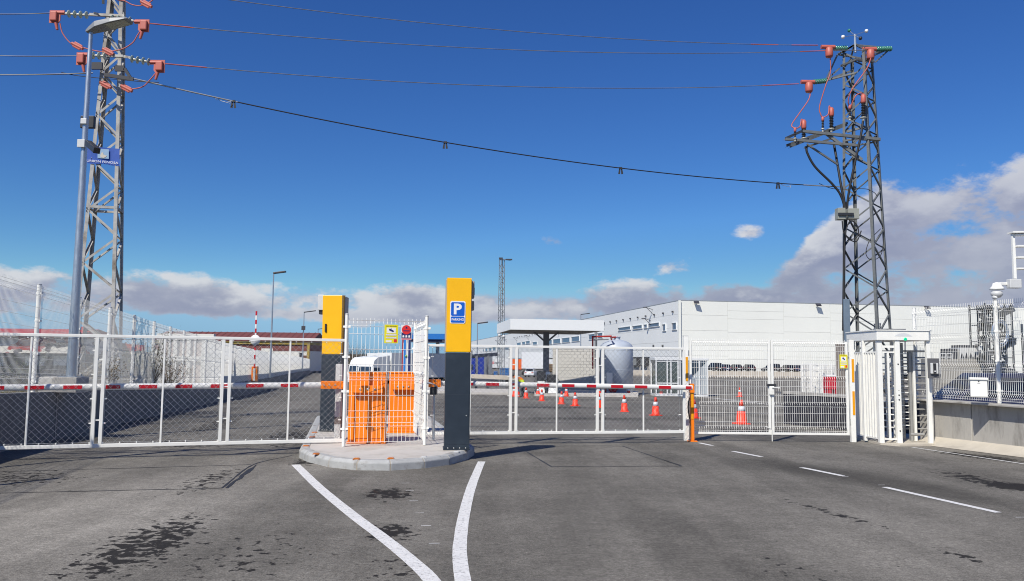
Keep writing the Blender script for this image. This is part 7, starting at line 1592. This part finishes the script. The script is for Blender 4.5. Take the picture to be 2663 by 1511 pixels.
for i, (px, Y) in enumerate(((2112, 30), (2135, 30.3), (2160, 30.6), (2185, 30.9), (2205, 31.2), (2140, 33), (2175, 33.3))):
    roll_cage(('first', 'second', 'third', 'fourth', 'fifth')[i]+' white wire roll cage from the left in the front row behind the dark wall' if i < 5 else ('left', 'right')[i-5]+' one of two wire roll cages in the back row behind the dark wall', px, Y, 0.42, 0.9, 1.95)
a, b_ = at(2150, 979, 28.2), at(2185, 1014, 28.2); t = thing('plastic_barrier', 'red plastic road barrier with a white top in front of the roll cages', 'barrier', ((a.x+b_.x)/2, 28.2, g(28)))
m_ = MB(); m_.box(((a.x+b_.x)/2, 28.4, (a.z+b_.z)/2), (b_.x-a.x, 0.4, a.z-b_.z)); m_.build('body', mk('red_plastic', (0.50, 0.01, 0.03), 0.45, 0, 0.08), t, bev=0.03)
m_ = MB(); m_.box(((a.x+b_.x)/2, 28.4, a.z+0.03), (b_.x-a.x+0.02, 0.42, 0.05)); m_.build('white_top', SWHITE, t, bev=0.01)
for s in (-0.3, 0.3): m_ = MB(); m_.box(((a.x+b_.x)/2+s*(b_.x-a.x), 28.4, (b_.z+g(28))/2), ((b_.x-a.x)*0.3, 0.38, b_.z-g(28))); m_.build('foot', MATS['red_plastic'], t)
# brown slatted gate panel beside the swing gate
a, b_ = at(2172, 895, 24), at(2207, 952, 24); t = thing('slatted_panel', 'grey-brown slatted panel behind the camera sign on the swing gate', 'panel', ((a.x+b_.x)/2, 24, g(24)))
BRN = mk('grey_brown_slat', (0.22, 0.19, 0.17), 0.7, 0, 0.15, 6)
for k in range(6): x = a.x+(b_.x-a.x)*(k+0.5)/6; m_ = MB(); m_.box((x, 24, (a.z+g(24))/2), ((b_.x-a.x)/6-0.015, 0.04, a.z-g(24))); m_.build('slat', BRN, t)
# rooftop style steel gantry seen right of the pylon foot
gq = lambda x, y, Y=118: at(2200+x/4.044, 820+y/4.044, Y)
gn = thing('steel_gantry', 'dark steel stair and gantry beyond the turnstile canopy', 'gantry', (gq(450, 230).x, 118, g(118)))
for a, b_, w in ((gq(290, 150), gq(490, 150), 0.25), (gq(490, 150), gq(625, 150), 0.2), (gq(490, 215), gq(625, 215), 0.3), (gq(300, 185), gq(440, 150), 0.2), (gq(440, 150), gq(360, 220), 0.2), (gq(295, 90), gq(360, 90), 0.08), (gq(295, 120), gq(360, 120), 0.08)):
    m_ = MB(); m_.beam(a, b_, 0.3, w); m_.build('beam', CGY, gn)
for x, y0, y1 in ((300, 90, 400), (325, 80, 150), (360, 80, 400), (490, 150, 400), (520, 150, 230), (555, 150, 230), (590, 150, 230), (622, 150, 400)):
    m_ = MB(); m_.beam(gq(x, y0), gq(x, y1), 0.14); m_.build('column', CGY, gn)
# machinery beside the warehouse end
nq = lambda x, y, Y=120: at(2400+x/3.164, 600+y/3.164, Y)
pw = thing('plant_building', 'low grey plant building with air handling units behind the right fence', 'building', (nq(330, 1200).x, 120, g(120)))
zc = nq(300, 1055).z; xa, xb = nq(150, 1100).x, nq(530, 1100).x
m_ = MB(); m_.box(((xa+xb)/2, 123, (zc+g(120))/2), (xb-xa, 6, zc-g(120))); m_.build('wall', mk('plant_wall_grey', (0.27, 0.26, 0.24), 0.85, 0, 0.12, 0.6), pw)
for k in range(5):
    xx0, xx1 = nq(320+36*k, 1000).x, nq(320+36*(k+1)-3, 1000).x; z1 = nq(330, 962).z; m_ = MB(); m_.box(((xx0+xx1)/2, 122, (zc+z1)/2+0.01), (xx1-xx0, 3, z1-zc)); u_ = m_.build('air_unit', LGREY, pw); m_ = MB(); m_.prism([(xx0, zc+0.1), (xx1, zc+0.1), ((xx0+xx1)/2, z1-0.7)], (0, 120.45, 0), V3((1, 0, 0)), Z, V3((0, 1, 0)), 0.04); m_.build('dark_vent', DARKV, u_); m_ = MB(); m_.box(((xx0+xx1)/2, 122, z1+0.2), (xx1-xx0-0.3, 2.4, 0.4)); m_.build('fan_cowl', DARKV, u_)
m_ = MB(); m_.box(((nq(245, 1000).x+nq(300, 1000).x)/2, 122, (zc+nq(270, 970).z)/2), (nq(300, 1000).x-nq(245, 1000).x, 3, nq(270, 970).z-zc)); m_.build('air_unit', DARKV, pw)
for a, b_ in ((nq(140, 1010), nq(240, 1010)), (nq(140, 1040), nq(240, 1040)), (nq(140, 1010), nq(140, 1180)), (nq(190, 1010), nq(190, 1060)), (nq(240, 1010), nq(240, 1060))): m_ = MB(); m_.beam(a, b_, 0.12); m_.build('handrail', LGREY, pw)
# stair tower with cluttered plant and a round duct
st_ = thing('stair_tower', 'tall cluttered steel stair tower with a round silver duct at the right', 'tower', (nq(610, 1200).x, 118, g(118)))
STL = mk('dull_steel', (0.13, 0.14, 0.15), 0.5, 0.5, 0.3, 2); SILV = mk('bright_duct', (0.55, 0.58, 0.60), 0.25, 0.8)
x0, x1 = nq(485, 800, 118).x, nq(700, 800, 118).x; zt5 = nq(550, 600, 118).z
for x in (x0, x0+1.2, (x0+x1)/2, x1-1.0, x1, x1+1.4):
    for y in (117, 121): m_ = MB(); m_.beam((x, y, g(118)), (x, y, zt5 if x < x1+1 else zt5-3), 0.22); m_.build('column', STL, st_)
k = 0; z_ = 0.5
while z_ < zt5:
    m_ = MB(); m_.box(((x0+x1)/2, 119, z_), (x1-x0, 4, 0.12)); m_.build('landing', STL, st_)
    for zz in (0.5, 1.0): m_ = MB(); m_.beam((x0, 117, z_+zz), (x1+1.4 if z_ < zt5-3 else x1, 117, z_+zz), 0.07); m_.build('handrail', LGREY, st_)
    s = 1 if k % 2 else -1; m_ = MB()
    if z_+2.6 < zt5: m_.beam(((x0+x1)/2-s*2.5, 117.4, z_), ((x0+x1)/2+s*2.5, 117.4, z_+2.4), 0.25, 0.9); m_.build('stair_flight', STL, st_)
    z_ += 2.4; k += 1
for k in range(90):
    c = V3((random.uniform(x0+0.3, x1-0.3), random.uniform(117.3, 120), random.uniform(0.5, zt5-0.5))); m_ = MB(); s = random.uniform(0.15, 0.8)
    if k % 3: m_.tube([c, c+V3((random.uniform(-1.3, 1.3), random.uniform(-.3, .3), random.uniform(-1.3, 1.3)))], random.uniform(0.05, 0.18), 6)
    else: m_.box(c, (s, s, s*1.3), rotz(random.random()))
    m_.build('plant_piece', random.choice((STL, DARKV, STL, LGREY)), st_)
c = nq(635, 845, 116.6); m_ = MB(); 
for k in range(2): m_.tube([c+V3((math.cos(a_)*(1.15-k*0.25), -0.1*k, math.sin(a_)*(1.9-k*0.35))) for a_ in [2*math.pi*i/22 for i in range(23)]], 0.16, 8)
m_.build('round_duct', SILV, st_)
m_ = MB(); a, b_ = at(2600, 800, 160), at(2760, 960, 160); m_.box(((a.x+b_.x)/2+2, 166, (a.z-0.9)/2), (b_.x-a.x, 12, a.z+0.9)); o = m_.build('white_annex', PANELW, org=(a.x, 160, -0.95)); tag(o, 'plain white annex building at the right edge behind the mast', 'building')
# ================================================================== HORIZON
mb = MB(); n = 120; HILL = mk('distant_hills', (0.085, 0.095, 0.085), 0.95, 0, 0.25, 0.004)
vs = []
for i in range(n+1):
    a = -1.2+2.4*i/n; R1 = 1900; h = 17+9*mnoise.noise(V3((a*3, 1.7, 0)))+4*mnoise.noise(V3((a*14, 3.3, 0)))
    for r, z_ in ((R1, -3), (R1+160, h*0.8), (R1+400, h), (R1+900, -3)): vs.append(V3((math.sin(a)*r, math.cos(a)*r, z_)))
mb.add(vs, [(4*i+j, 4*i+4+j, 4*i+5+j, 4*i+1+j) for i in range(n) for j in range(3)], 0, True); structure('hills', mb, HILL)
# belt of bare trees far behind the trucks
for i, (px, Y, h) in enumerate(((862, 230, 5.0), (880, 210, 5.6), (897, 240, 6.4), (915, 220, 6.0), (926, 205, 7.0), (944, 235, 6.4), (962, 215, 5.6), (985, 240, 6.5), (1010, 225, 5.8), (1036, 240, 6.2))):
    p = at(px, 960, Y); shrub('%s bare tree from the left in the far belt behind the trucks' % ('first', 'second', 'third', 'fourth', 'fifth', 'sixth', 'seventh', 'eighth', 'ninth', 'tenth')[i], (p.x, Y, -0.95), h, h*0.42, 60, LEAFD, 'bare_tree', 'tree', 'bare trees behind the trucks', 8, True)
tb_ = MB()
for k in range(5000):
    a = random.uniform(-0.62, 0.62); R1 = random.uniform(420, 520); x, y = math.tan(a)*R1, R1
    if -0.02 < a < 0.62 and random.random() < 0.5: continue
    h = random.uniform(0.5, 6.5)*random.uniform(0.5, 1); c = V3((x, y, -0.95+h)); d1 = V3((random.uniform(-1, 1), 0, random.uniform(-1, 1)))*1.0; d2 = V3((random.uniform(-1, 1), random.uniform(-1, 1), random.uniform(-1, 1)))*0.8
    tb_.add([c-d1, c+d2, c+d1, c-d2], [(0, 1, 2, 3)])
o = tb_.build('distant_wood', mk('distant_wood_brown', (0.07, 0.065, 0.045), 0.95, 0, 0.4, 0.05)); tag(o, 'far brown belt of bushes on the horizon', 'bushes', kind='stuff')
